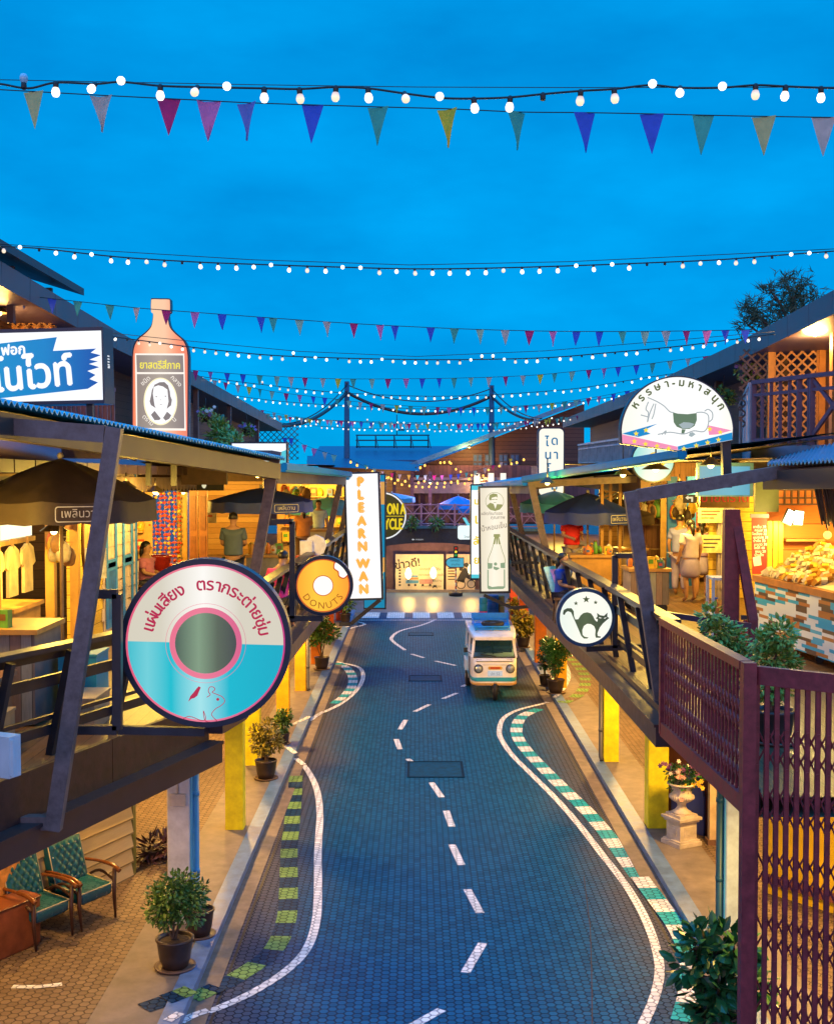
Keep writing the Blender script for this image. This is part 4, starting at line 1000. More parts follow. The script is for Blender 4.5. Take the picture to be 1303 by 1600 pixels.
m_ = MB(); m_.add([(6.2, 15.6, bz - .24), (5.15, 19.0, bz - .24), (7.2, 27.5, bz - .24), (6.2, 27.5, bz - .36), (4.75, 19.0, bz - .38), (5.2, 15.6, bz - .36)], [(0, 1, 4, 5), (1, 2, 3, 4)]); m_.build('skirt_roof', ROOFP, t)
picket_rail('balcony_railing', 'mauve balcony railing with a cross brace at the right edge', (5.24, 19.0), (6.35, 15.75), bz, 1.0, .235)
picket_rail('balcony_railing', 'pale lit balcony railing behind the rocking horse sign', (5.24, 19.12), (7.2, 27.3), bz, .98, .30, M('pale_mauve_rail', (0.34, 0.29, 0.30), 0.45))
picket_rail('balcony_railing', 'distant white balcony railing left of the rocking horse sign', (on_eave(eR, 30).x - .1, 29), (on_eave(eR, 44).x - .1, 44), 5.95, .75, .35, M('white_far_rail', (0.4, 0.4, 0.42), 0.5), cross=False)
XR = 6.0
t = thing('market_shops', 'yellow lit open shops along the right walkway', 'shop', (XR, 24, DECKZ))
m_ = MB(); m_.bx(8.6, 8.8, 12, 48, DECKZ, 6.2); m_.build('wall', OCHRE, t)
m_ = MB(); m_.bx(XR, 8.6, 40.0, 40.15, DECKZ, 6.0); m_.build('end_wall', WARMWOOD, t)
m_ = MB(); m_.bx(5.3, 8.6, 28.4, 28.5, DECKZ, 6.0); m_.build('plank_wall', planks('mid_boards', [(0.24, 0.11, 0.06), (0.33, 0.15, 0.07), (0.20, 0.09, 0.05)], 0.13, 'x'), t)
m_ = MB(); m_.add([(4.4, 13, 6.02), (8.6, 13, 6.02), (8.6, 60, 5.98), (4.4, 60, 5.98)], [(0, 1, 2, 3)]); m_.build('ceiling_boards', M('ceiling_brown', (0.16, 0.085, 0.035), 0.6, 0.2, 3), t)
m_ = MB(); m_.bx(4.5, 4.7, 24.5, 48, 5.35, 5.95); m_.build('header_beam', M('beam_brown', (0.09, 0.045, 0.025), 0.6), t)
a, b = P(960, 800, 26.0), P(1000, 800, 26.0)
for px_, Y in ((1050, 26.0), (1080, 26.6)):
 q = P(px_, 800, Y); m_ = MB(); m_.bx(q.x - .10, q.x + .10, Y, Y + .12, DECKZ, 5.7); m_.build('blue_post', BLUEP, t)
q0, q1 = P(1108, 800, 24), P(1166, 800, 24)
m_ = MB(); m_.bx(q0.x, q1.x + .5, 24.0, 24.12, DECKZ, 5.35); m_.build('yellow_wall', planks('yellow_boards', [(0.62, 0.42, 0.06), (0.70, 0.50, 0.09)], 0.19, 'z'), t)
m_ = MB(); q = P(1133, 860, 23.9); m_.bx(q.x - .16, q.x + .16, 23.86, 23.98, DECKZ, 5.2); d = m_.build('door', M('lilac_door', (0.30, 0.26, 0.38), 0.5), t)
p_ = MB(); p_.bx(q.x - .10, q.x + .10, 23.83, 23.86, DECKZ + 1.05, 5.05); p_.bx(q.x - .10, q.x + .10, 23.83, 23.86, DECKZ + .2, DECKZ + .9); p_.build('panel', M('pale_glass', (0.5, 0.45, 0.45), 0.3), d)
q0, q1 = P(1066, 760, 22.5), P(1168, 790, 22.5)
m_ = MB(); m_.bx(q0.x + .3, q1.x, 22.4, 22.5, 5.15, 5.55); nb = m_.build('name_board', M('board_brown_dark', (0.10, 0.06, 0.02), 0.5), t)
m_ = MB(); put_text(m_, Basis(((q0.x + q1.x) / 2 + .15, 22.4, 5.26)), 'ป้ายตราดี', .24); m_.build('lettering', EM('red_letters', (0.8, 0.05, 0.03), 0.5, False), nb)
t = thing('orange_stall_room', 'orange walled stall room lit by two square spot lamps', 'shop', (7, 19.5, DECKZ))
q0, q1 = P(1200, 800, 19.6), P(1330, 800, 19.6)
m_ = MB(); m_.bx(q0.x, q1.x, 19.6, 19.7, DECKZ, 5.9); m_.build('wall', planks('orange_boards', [(0.62, 0.19, 0.03), (0.68, 0.23, 0.04)], 0.42, 'z', gap=.03, grain=.4), t)
m_ = MB(); s0, s1 = P(1222, 843, 19.5), P(1282, 843, 19.5); m_.bx(s0.x, s1.x, 19.3, 19.6, s0.z - .02, s0.z + .02); m_.build('shelf_board', M('honey_timber', (0.45, 0.24, 0.06), 0.5, 0.2, 4), t)
for px_ in (1201, 1210, 1218):
 q = P(px_, 830, 19.2); m_ = MB(); m_.bx(q.x - .035, q.x + .035, 19.15, 19.2, DECKZ, 5.05); m_.build('yellow_slat', M('yellow_slat_paint', (0.62, 0.42, 0.02), 0.5), t)
q0, q1 = P(1216, 755, 19.3), P(1280, 788, 19.3)
m_ = MB(); m_.bx(q0.x, q1.x, 19.36, 19.4, q1.z, q0.z); vent = m_.build('vent_panel', M('vent_orange', (0.70, 0.20, 0.03), 0.5), t)
m_ = MB()
for i in range(7): x = q0.x + (q1.x - q0.x) * i / 6; m_.bx(x - .012, x + .012, 19.32, 19.36, q1.z, q0.z)
for z in (q0.z, q0.z * .68 + q1.z * .32, q0.z * .30 + q1.z * .70, q1.z): m_.bx(q0.x, q1.x, 19.315, 19.355, z - .012, z + .012)
m_.build('vent_bars', M('vent_bar_brown', (0.09, 0.04, 0.02), 0.5), vent)
m_ = MB(); q0, q1 = P(1180, 752, 19.3), P(1216, 800, 19.3); m_.bx(q0.x, q1.x, 19.3, 19.4, q1.z, q0.z); m_.build('green_shutter', M('shutter_green', (0.07, 0.09, 0.03), 0.5), t)
t = thing('reed_blind', 'dark reed blind hanging at the right edge over the stall', 'blind', P(1290, 770, 15.6))
m_ = MB(); q0, q1 = P(1268, 747, 15.6), P(1345, 820, 15.6); n = 34
for i in range(n):
 s = i / n; x = q0.x + (q1.x - q0.x) * s; m_.tube([(x, 15.6 + .02 * (i % 2), q0.z + .02), (x + .14 * (1 - s), 15.6 + .02 * (i % 2), q1.z + .05 * math.sin(i))], .013, 5)
m_.build('reeds', M('reed_dark', (0.05, 0.04, 0.045), 0.6), t)
# far end: bridge, poster walls, backdrop buildings
BY = 52.0
t = thing('arched_bridge', 'dark arched footbridge across the end of the street', 'bridge', (0, BY, 2.4))
m_ = MB(); n = 24; top, bot = [], []
for i in range(n + 1):
 x = -3.4 + 8.6 * i / n; s = (x - .6) / 3.3; zt = 3.18 + .12 * max(0, 1 - s * s); zb = 2.25 + .42 * max(0, 1 - s * s)
 top.append((x, zt)); bot.append((x, zb))
B = Basis((0, BY, 0)); m_.prism(B, bot + top[::-1], -1.8, 0); m_.build('deck', M('bridge_navy', (0.020, 0.028, 0.045), 0.45), t)
m_ = MB(); m_.prism(B, [(x, z - .02) for x, z in top] + [(x, z + .10) for x, z in top[::-1]], .003, .05); m_.build('edge_trim', M('bridge_teal_edge', (0.05, 0.16, 0.20), 0.4), t)
rm = M('bridge_rail_mauve', (0.34, 0.17, 0.26), 0.45, 0.12, 6)
m_ = MB()
for z in (.18, .62, 1.0):
 for i in range(n): m_.bar(B.p(top[i][0], top[i][1] + z, -.03), B.p(top[i + 1][0], top[i + 1][1] + z, -.03), .05, .05)
m_.build('rails', rm, t)
for i in range(0, n + 1, 2):
 m_ = MB(); m_.bar(B.p(top[i][0], top[i][1], -.03), B.p(top[i][0], top[i][1] + 1.05, -.03), .07, .07, up=(0, 1, 0)); m_.build('post', rm, t)
 if i < n:
  a, b = top[i], top[i + 2]; m_ = MB(); m_.bar(B.p(a[0], a[1] + .2, -.03), B.p(b[0], b[1] + 1, -.03), .03, .035); m_.bar(B.p(a[0], a[1] + 1, -.03), B.p(b[0], b[1] + .2, -.03), .026, .03); m_.build('cross_brace', rm, t)
q = P(653, 843, BY - .06); Bs = Basis((q.x, BY - .06, q.z)); m_ = MB(); m_.prism(Bs, rect(-.30, .30, -.06, .06), -.02, 0); dsg = m_.build('direction_plate', M('plate_dark', (0.03, 0.03, 0.04), 0.5), t)
m_ = MB(); m_.poly(Bs, [(-.27, 0), (-.20, .045), (-.20, .015), (-.15, .015), (-.15, -.015), (-.20, -.015), (-.20, -.045)], .004); put_text(m_, Bs, 'ทางออก', .10, .06, -.03); m_.build('lettering', EM('plate_white', (0.8, 0.85, 0.9), 0.6, False), dsg)
t = thing('poster_wall', 'long brown wall carrying the lit posters under the bridge', 'wall', (0, 57.5, 0))
m_ = MB(); m_.bx(-8, 8, 57.5, 57.8, 0, 2.75); m_.build('wall', M('wall_redbrown', (0.17, 0.085, 0.07), 0.6, 0.2, 3), t)
m_ = MB(); m_.bx(-8, 8, 57.1, 57.5, 0, .12); m_.build('plinth', CONC, t)
def pr(px0, px1, py0, py1, Y): a, b = P(px0, py1, Y), P(px1, py0, Y); return a.x, b.x, a.z, b.z
x0, x1, z0, z1 = pr(618, 693, 866, 924, 57.3)
t = thing('poster_panel', 'yellow lit poster with good news heading under the bridge', 'poster', ((x0 + x1) / 2, 57.3, z0))
B = Basis(((x0 + x1) / 2, 57.3, (z0 + z1) / 2)); hw, hh = (x1 - x0) / 2, (z1 - z0) / 2
m_ = MB(); m_.prism(B, rect(-hw, hw, -hh, hh), -.05, 0); m_.build('board', M('poster_cream', (0.72, 0.60, 0.34), 0.6, 0.08, 3), t)
m_ = MB(); put_text(m_, B, 'ข่าวดี!', .52, -.55, hh - .62, ang=R(8), bold=.012)
INK = M('poster_ink', (0.05, 0.04, 0.03), 0.6);
for i in range(5): put_text(m_, B, ['เปิดทุกวันถึงสี่ทุ่ม', 'ตลาดของกินของเล่น', 'ของฝากจากวันวาน', 'แวะมาเที่ยวกันนะ', 'ที่นี่ที่เดียว'][i], .15, .5 + .06 * (i % 2), hh - .75 - .27 * i)
m_.build('lettering', INK, t)
m_ = MB()
for (u0, u1, v0, v1, mi) in ((-.65, -.05, -.50, -.35, 0), (-.65, -.05, -.32, -.22, 1), (.0, .62, -.52, -.30, 2), (-.62, -.08, -.20, -.12, 0)): m_.poly(B, rect(u0, u1, v0, v1), .005, mi)
for u_ in (-.5, -.2, .15, .5): m_.poly(B, circ(.06, 10, u_, -.58), .006, 3)
for k in range(7): m_.poly(B, rect(-.98, -.88, -.62 + k * .14, -.54 + k * .14), .005, 3)
m_.poly(B, [(.60, -.75), (.66, -.58), (.78, -.58), (.84, -.75), (.76, -.68), (.70, -.68)], .005, 3)
m_.build('drawing', [M('draw_blue', (0.10, 0.30, 0.42), 0.6), M('draw_orange', (0.6, 0.22, 0.08), 0.6), M('draw_pink', (0.55, 0.25, 0.18), 0.6), INK], t)
x0, x1, z0, z1 = pr(697, 742, 866, 926, 57.3)
t = thing('poster_panel', 'cream poster with a tricycle rider drawing beside the traffic light', 'poster', ((x0 + x1) / 2, 57.3, z0))
B = Basis(((x0 + x1) / 2, 57.3, (z0 + z1) / 2)); hw, hh = (x1 - x0) / 2, (z1 - z0) / 2
m_ = MB(); m_.prism(B, rect(-hw, hw, -hh, hh), -.05, 0); m_.build('board', M('poster_tan', (0.66, 0.50, 0.30), 0.6, 0.1, 3), t)
m_ = MB()
for cx_, cy_, r_ in ((.02, -.52, .22), (.50, -.50, .20)): m_.ring(B, r_ - .04, r_, .005, 24); m_.v[-48:] = [v + B.R * cx_ + B.U * cy_ for v in m_.v[-48:]]
m_.poly(B, [(-.2, -.35), (.0, .05), (.18, .28), (.30, .22), (.38, -.05), (.52, -.2), (.45, -.3), (.25, -.2), (.15, -.45), (.0, -.40)], .005); m_.poly(B, circ(.11, 14, .27, .40), .005); m_.poly(B, circ(.10, 14, .02, .22), .005)
for k in range(6): m_.poly(B, rect(-hw + .08, -hw + .5, .35 - k * .13, .40 - k * .13), .005)
m_.build('drawing', INK, t)
BRK = planks('brick_brown_boards', [(0.075, 0.034, 0.026), (0.11, 0.048, 0.032), (0.06, 0.028, 0.022)], 0.20, 'z', gap=.10)
t = thing('gabled_building', 'brown boarded building with a sloping pale roof edge at the street end', 'building', (3.5, 62, 3))
FY = 62.0; r0, r1, r2 = P(640, 728, FY), P(880, 640, FY), P(880, 700, FY)
B = Basis((0, FY, 0)); m_ = MB(); m_.prism(B, [(r0.x + .4, 3.0), (8.5, 3.0), (8.5, r1.z + .3), (r1.x, r1.z - .1), (r0.x + .4, r0.z - .05)], -5, 0); m_.build('wall', BRK, t)
m_ = MB(); m_.bar(P(636, 729, FY - .5), P(905, 628, FY - .5), 1.2, .22, up=(0, 0, 1)); m_.build('roof_edge', M('pale_blue_roof_edge', (0.07, 0.22, 0.32), 0.4), t)
for px_ in (746, 764, 786, 804):
 c = P(px_, 722, FY - .05); f = MB(); f.bx(c.x - .24, c.x + .24, FY - .06, FY - .005, c.z - .42, c.z + .42); fo = f.build('window', M('window_frame_dark', (0.05, 0.04, 0.05), 0.5), t)
 g_ = MB()
 for dx in (-.11, .11):
  for dz in (-.2, .2): g_.bx(c.x + dx - .08, c.x + dx + .08, FY - .09, FY - .065, c.z + dz - .15, c.z + dz + .15)
 g_.build('pane', M('window_blue_glass', (0.05, 0.10, 0.20), 0.15), fo)
for py_, hh_ in ((762, .28), (748, .07)):
 m_ = MB(); a_, b_ = P(598, py_, FY - 1.2), P(860, py_, FY - 1.2); m_.bx(a_.x, b_.x, FY - 1.3, FY - 1.2, a_.z - hh_, a_.z + hh_); m_.build('balcony_band', M('balcony_greymauve', (0.16, 0.12, 0.16), 0.5), t)
m_ = MB()
for k in range(16):
 a_ = P(600 + k * 11, 785, FY - .8); m_.bx(a_.x - .05, a_.x + .05, FY - .9, FY - .8, 3.1, 5.3)
m_.build('veranda_posts', DKWOOD, t)
m_ = MB(); m_.bx(-5, 9, FY - .3, FY - .1, 3.1, 6.0); m_.build('veranda_wall', planks('veranda_boards', [(0.09, 0.04, 0.05), (0.15, 0.065, 0.07), (0.07, 0.035, 0.05)], 0.22, 'x'), t)
for px_, w_, c_ in ((745, 8, 0), (767, 7, 1), (786, 8, 1)):
 a_ = P(px_, 748, FY - 1.4); lb = MB(); lb.bx(a_.x - .14, a_.x + .14, FY - 1.45, FY - 1.4, a_.z - .28, a_.z + .28)
 tag(lb.build('lit_window_sign', EM('small_lit_white', (0.95, 0.93, 0.8) if c_ == 0 else (0.8, 0.95, 1.0), 1.0, False)), ['small warm lit sign left of the right utility pole', 'small striped lit sign on the right utility pole side', 'small cool lit sign right of the right utility pole'][(745, 767, 786).index(px_)], 'light sign')
t = thing('blue_roofed_hall', 'low hall with long dark blue roof beyond the street end', 'building', (-1, 78, 4))
a_, b_ = P(500, 735, 78), P(720, 735, 78); m_ = MB(); m_.bx(a_.x, b_.x, 78, 86, 0, a_.z); m_.build('wall', BRK, t)
c0, c1 = P(480, 722, 77), P(735, 722, 77); d0, d1 = P(500, 697, 84), P(715, 697, 84)
m_ = MB(); m_.add([c0, c1, d1, d0], [(0, 1, 2, 3)]); m_.bar(c0, c1, .3, .25); m_.build('roof', M('dark_blue_roof', (0.030, 0.065, 0.13), 0.4, 0.15, 1.5, 0, 0, (8, 1, 1)), t)
t = thing('roof_scaffold', 'bare steel frame standing on the dark blue roof', 'frame', P(615, 697, 82))
m_ = MB()
for px_ in (558, 587, 616, 642, 669): m_.tube([P(px_, 700, 82), P(px_, 680, 82)], .05, 6); m_.tube([P(px_, 680, 82), P(px_ + 4, 700, 80)], .03, 6)
for py_ in (680, 688, 698): m_.tube([P(556, py_, 82), P(671, py_, 82)], .05, 6)
m_.tube([P(620, 680, 82), P(620, 648, 82)], .035, 6); m_.tube([P(622, 672, 82), P(632, 672, 82)], .05, 6)
m_.build('steel_tubes', M('scaffold_dark', (0.02, 0.035, 0.06), 0.5), t)
t = thing('timber_pavilion', 'dark timber pavilion under the warm bulbs at the street end', 'building', (-3, 60, 3))
m_ = MB(); m_.bx(-8, -.3, 60.5, 60.7, 3.0, 5.9); m_.build('wall', DKWOOD, t)
m_ = MB(); m_.add([P(480, 728, 57), P(655, 736, 57), P(655, 722, 62), P(480, 712, 62)], [(0, 1, 2, 3)]); m_.build('roof', M('dark_blue_roof', (0.030, 0.065, 0.13), 0.4), t)
for k in range(5):
 a_ = P(560 + k * 28, 790, 58); m_ = MB(); m_.bx(a_.x - .08, a_.x + .08, 58, 58.15, 3.1, 5.7); m_.build('post', DKWOOD, t)
PM = M('pole_blue_concrete', (0.03, 0.07, 0.13), 0.5, 0.12, 2)
def upole(label, px_, ytop, Y):
 a_ = P(px_, 760, Y); b_ = P(px_, ytop, Y); t = thing('utility_pole', label, 'pole', (a_.x, Y, 0), 'utility poles')
 m_ = MB(); m_.tube([(a_.x, Y, 0), (b_.x, Y, b_.z)], [.20, .13], 10); m_.build('shaft', PM, t)
 m_ = MB(); m_.tube([(b_.x, Y - .05, b_.z - .1), (b_.x, Y - .22, b_.z - .1)], .05, 6); m_.tube([(b_.x, Y - .05, b_.z - .5), (b_.x, Y - .22, b_.z - .5)], .05, 6); m_.build('insulator', DARK, t); return b_
p1 = upole('tall blue grey utility pole above the orange letter sign', 542, 596, 62); p2 = upole('tall blue grey utility pole before the brown gabled building', 768, 602, 62)
def cable(label, a, b, sag, r=.035, n=20):
 a, b = Vector(a), Vector(b); m_ = MB(); m_.tube([a.lerp(b, i / n) - Vector((0, 0, 4 * sag * (i / n) * (1 - i / n))) for i in range(n + 1)], r, 6)
 tag(m_.build('cable', DARK), label, 'cable')
dz = Vector((0, 0, -.55))
cable('thick sagging black cable between the two utility poles', p1 + dz, p2 + dz, 1.0, .09)
cable('thin upper cable between the two utility poles', p1 + dz * .3, p2 + dz * .3, .75, .03)
cable('thick black cable from the left utility pole to the left roof', p1 + dz, P(424, 664, 52), .55, .09)
cable('thin cable from the left utility pole to the left roof', p1 + dz * .3, P(424, 662, 52), .6, .03)
cable('thick black cable from the right utility pole to the right roof', p2 + dz, P(832, 656, 58), .25, .07)
cable('thin cable from the right utility pole to the right roof', p2 + dz * .3, P(846, 654, 56), .35, .03)
# light box signs
INKG = M('sign_olive_ink', (0.10, 0.13, 0.07), 0.6)
def px_m(Y): return F / Y
def bracket(t, pts, w_=.06):
 m_ = MB()
 for a, b in zip(pts, pts[1:]): m_.bar(a, b, w_, w_, up=(0, 1, 0))
 m_.build('bracket', DARK, t)
def glow_mat(name, stops, st, axis='x', sample=True):
 """a backlit print: colour changes along one object axis as the tubes behind it show through"""
 m, t, b = node_mat(name); tcx = t.nodes.new('ShaderNodeTexCoord'); sp = t.nodes.new('ShaderNodeSeparateXYZ'); t.links.new(tcx.outputs['Object'], sp.inputs['Vector'])
 mr = t.nodes.new('ShaderNodeMapRange'); mr.inputs[1].default_value = stops[0][0]; mr.inputs[2].default_value = stops[-1][0]; t.links.new(sp.outputs['XYZ'.index(axis.upper())], mr.inputs[0])
 r = t.nodes.new('ShaderNodeValToRGB'); a, z = stops[0][0], stops[-1][0]
 for i, (p_, c) in enumerate(stops):
  el = r.color_ramp.elements[i] if i < 2 else r.color_ramp.elements.new((p_ - a) / (z - a))
  el.position = (p_ - a) / (z - a); el.color = (*c, 1)
 t.links.new(mr.outputs[0], r.inputs['Fac']); t.links.new(r.outputs['Color'], b.inputs['Emission Color']); b.inputs['Base Color'].default_value = (.04, .04, .04, 1); b.inputs['Specular IOR Level'].default_value = .15
 b.inputs['Emission Strength'].default_value = st; b.inputs['Roughness'].default_value = .5
 if not sample: m.cycles.emission_sampling = 'NONE'
 return m
Y = 10.45; k = px_m(Y)
c = P(322, 1005, Y); Rr = 133 / k
t = thing('round_light_box', 'huge round record sign in cream and turquoise with a dark green centre', 'sign', c)
Bc = Basis(c, (1, .035, 0), (0, 0, 1)).rot(R(-1.8))
m_ = MB(); m_.prism(Bc, circ(Rr, 72), -.17, -.01); m_.ring(Bc, Rr - .048, Rr, 0.012, 72);
for a_, b_ in ((Rr, -.01), ): pass
o_ = m_; n = 72
for kk in range(n):
 q0, q1 = 2 * math.pi * kk / n, 2 * math.pi * (kk + 1) / n
 m_.add([Bc.p(Rr * math.cos(q0), Rr * math.sin(q0), -.01), Bc.p(Rr * math.cos(q1), Rr * math.sin(q1), -.01), Bc.p(Rr * math.cos(q1), Rr * math.sin(q1), .012), Bc.p(Rr * math.cos(q0), Rr * math.sin(q0), .012)], [(0, 1, 2, 3)])
m_.build('case', NAVY, t)
ri = Rr - .042
gl = lambda c0, c1: [(-.7, c0), (-.38, c0), (-.02, c1), (.30, c0), (.75, c0)]
m_ = MB(); m_.poly(Bc, circ(ri, 40, a0=0, a1=math.pi), .0); m_.build('cream_half', glow_mat('record_cream', gl((0.68, 0.63, 0.50), (0.98, 0.95, 0.88)), 1.0), t)
m_ = MB(); m_.poly(Bc, circ(ri, 40, a0=math.pi, a1=2 * math.pi), .0); m_.build('turquoise_half', glow_mat('record_turquoise', [(-.75, (0.0, 0.46, 0.56)), (-.5, (0.16, 0.62, 0.68)), (-.3, (0.0, 0.50, 0.60)), (-.05, (0.36, 0.76, 0.80)), (.2, (0.0, 0.47, 0.60)), (.75, (0.0, 0.38, 0.52))], 1.0), t)
PINK = glow_mat('record_pink', [(-.75, (0.85, 0.10, 0.20)), (-.05, (0.95, 0.22, 0.32)), (.75, (0.55, 0.01, 0.20))], .9, sample=False)
m_ = MB(); m_.ring(Bc, ri - .022, ri, .004, 72); r2 = .92 * 52 / k; m_.ring(Bc, r2, r2 * 1.18, .004, 56); m_.ring(Bc, r2 * 1.30, r2 * 1.312, .004, 56); m_.build('pink_rings', PINK, t)
m_ = MB(); m_.poly(Bc, circ(r2, 48), .003); m_.build('green_label', glow_mat('record_green', [(-.3, (0.045, 0.075, 0.045)), (-.06, (0.22, 0.33, 0.20)), (.1, (0.10, 0.13, 0.075)), (.3, (0.05, 0.05, 0.045))], 1.0, sample=False), t)
REDI = EM('record_red_ink', (0.62, 0.035, 0.10), .75, False)
m_ = MB(); rt = 84 / k
arc_text(m_, Bc, 'แผ่นเสียง', .145, rt, R(169), R(113), .005, bold=.003); arc_text(m_, Bc, 'ตรากระต่ายชุ่ม', .145, rt, R(101), R(9), .005, bold=.003); m_.build('lettering', REDI, t)
u = lambda x, y: ((x - 322) / k, (1005 - y) / k)
bird = [(297, 1098), (300, 1089), (305, 1083), (310, 1076), (313, 1073), (316, 1075), (314, 1080), (311, 1088), (306, 1092), (302, 1093)]
m_ = MB(); m_.poly(Bc, [u(*q) for q in bird], .005)
RAB = [(290, 1125), (300, 1121), (318, 1127), (325, 1124), (321, 1112), (325, 1128), (342, 1128), (336, 1121), (334, 1116), (340, 1108), (348, 1103), (354, 1096), (350, 1089), (341, 1085), (334, 1082), (338, 1078), (336, 1074), (330, 1074), (328, 1081), (331, 1086), (326, 1090)]
def stroke(mb, B, pts, wd, w=.005, mi=0):
 for (a, b), (c2, d) in zip(pts, pts[1:]):
  v = Vector((c2 - a, d - b));
  if v.length < 1e-6: continue
  v.normalize(); nx, ny = -v.y * wd / 2, v.x * wd / 2; ex, ey = v.x * wd * .3, v.y * wd * .3
  mb.add([B.p(a - nx - ex, b - ny - ey, w), B.p(c2 - nx + ex, d - ny + ey, w), B.p(c2 + nx + ex, d + ny + ey, w), B.p(a + nx - ex, b + ny - ey, w)], [(0, 1, 2, 3)], mi)
stroke(m_, Bc, smooth2([u(*q) for q in RAB], 4, False), .006); m_.poly(Bc, circ(.013, 10, *u(343, 1093)), .006); m_.build('bird_and_rabbit_drawing', REDI, t)
pt_ = lambda x, y, YY=10.2: P(x, y, YY)
bracket(t, [pt_(143, 928), pt_(184, 928), pt_(184, 1140), pt_(110, 1140)], .075); bracket(t, [pt_(184, 1140, 10.4), pt_(320, 1143, 10.52)], .07);
Y = 16.3; k = px_m(Y); c = P(505, 915, Y); Rr = 47 / k
t = thing('round_light_box', 'round orange donut sign with a bite and white middle', 'sign', c); Bc = Basis(c, (1, .02, 0)).rot(R(-2))
m_ = MB(); m_.prism(Bc, circ(Rr, 48), -.16, -.004, mi=0); m_.ring(Bc, Rr - .045, Rr, .010, 48); m_.build('case', NAVY, t)
ri = Rr - .042; bite = [(ri * .48, ri * .90), (ri * .42, ri * .72), (ri * .55, ri * .58), (ri * .60, ri * .42), (ri * .78, ri * .36), (ri * .92, ri * .46)]
body = [(ri * math.cos(R(a)), ri * math.sin(R(a))) for a in range(62, 26 + 360, 6)][::1]
ring_pts = [(ri * math.cos(R(a)), ri * math.sin(R(a))) for a in range(63, 384, 6)]
m_ = MB(); m_.poly(Bc, circ(ri, 48), -.002); m_.build('face', EM('donut_white', (1.0, 0.97, 0.86), 1.05), t)
m_ = MB(); m_.poly(Bc, ring_pts + [(ri * .90, ri * .42), (ri * .74, ri * .30), (ri * .58, ri * .38), (ri * .54, ri * .54), (ri * .38, ri * .66), (ri * .40, ri * .90)], .0015); m_.build('dough', glow_mat('donut_orange', [(-.45, (0.98, 0.33, 0.005)), (-.1, (1.0, 0.60, 0.03)), (.15, (1.0, 0.50, 0.015)), (.45, (0.95, 0.28, 0.005))], 1.0), t)
m_ = MB(); m_.poly(Bc, circ(ri * .36, 32), .004); m_.build('centre_hole', EM('donut_white', (1.0, 0.97, 0.86), 1.05), t)
m_ = MB(); m_.ring(Bc, ri * .355, ri * .385, .005, 40); m_.ring(Bc, ri - .018, ri - .004, .003, 48, a0=R(63), a1=R(384)); stroke(m_, Bc, smooth2([(ri * .91, ri * .43), (ri * .76, ri * .30), (ri * .58, ri * .37), (ri * .54, ri * .54), (ri * .38, ri * .66), (ri * .40, ri * .90)], 3, False), .016); m_.build('outline', EM('donut_outline', (0.75, 0.10, 0.03), .8, False), t)
m_ = MB(); arc_text(m_, Bc, 'DONUTS', .125, ri * .86, R(207), R(336), .005, inside=True); m_.build('lettering', EM('donut_letters', (0.55, 0.12, 0.02), .75, False), t)
q = lambda x, y: P(x, y, 16.25)
bracket(t, [q(424, 815), q(457, 815), q(457, 966), q(430, 966)], .07); bracket(t, [q(457, 966), q(505, 966)], .07)
Y = 12.0; k = px_m(Y); x0, x1, z0, z1 = pr(-90, 165, 514, 633, Y); w_, h_ = x1 - x0, z1 - z0
c = Vector(((x0 + x1) / 2, Y, (z0 + z1) / 2)); t = thing('banner_light_box', 'white light box with a torn blue banner at the left edge', 'sign', c)
Bc = Basis(c, (1, -.07, .0)).rot(R(1.0)); m_ = MB(); m_.prism(Bc, rect(-w_ / 2, w_ / 2, -h_ / 2, h_ / 2), -.30, -.012)
for a, b, d, e in ((-w_ / 2, w_ / 2, h_ / 2 - .035, h_ / 2), (-w_ / 2, w_ / 2, -h_ / 2, -h_ / 2 + .035), (-w_ / 2, -w_ / 2 + .03, -h_ / 2 + .035, h_ / 2 - .035), (w_ / 2 - .012, w_ / 2, -h_ / 2 + .035, h_ / 2 - .035)): m_.prism(Bc, rect(a, b, d, e), -.010, .012)
m_.build('case', NAVY, t)
m_ = MB(); m_.poly(Bc, rect(-w_ / 2 + .02, w_ / 2 - .02, -h_ / 2 + .02, h_ / 2 - .02), -.004); m_.build('face', EM('banner_white', (0.95, 0.97, 1.0), 1.05), t)
S = 200 / 1303.0
def ub(zx, zy):  # zoomed picture coordinates of the sign -> plane
 X_, Y_ = zx * S, 490 + zy * S; return ((X_ - (-90 + 165) / 2) / k, (573.5 - Y_) / k)
m_ = MB(); m_.poly(Bc, [ub(-560, 360), ub(0, 300), ub(600, 250), ub(556, 388), ub(1003, 375), ub(945, 415), ub(1048, 443), ub(930, 485), ub(1018, 505), ub(924, 528), ub(1030, 563), ub(905, 598), ub(988, 640), ub(925, 680), ub(1012, 716), ub(905, 778), ub(75, 848), ub(-560, 900)], .001)
m_.build('blue_banner', glow_mat('banner_blue', [(-.85, (0.0, 0.36, 0.72)), (.2, (0.0, 0.26, 0.66)), (.75, (0.0, 0.09, 0.46))], .85, sample=False), t)
m_ = MB(); a, b = ub(25, 420); put_text(m_, Bc, 'ฟอก', .135, a, b, .004, R(3), align='l', bold=.005); a, b = ub(-70, 785); put_text(m_, Bc, 'โนไวท์', .40, a, b, .004, R(4), sx=.88, align='l', bold=.011)
m_.build('lettering', EM('banner_letters', (0.97, 0.98, 1.0), 1.0, False), t)
m_ = MB(); bq = Bc.p(w_ / 2 + .002, 0, -.15); m_.box(bq, (.004, .05, .01));
for i in range(5): m_.box(Bc.p(w_ / 2 + .001, .10 - i * .028, -.14), (.006, .05, .012), rz=-.07)
m_.build('vent_slots', EM('vent_glow', (0.9, 0.95, 1), .8, False), t)
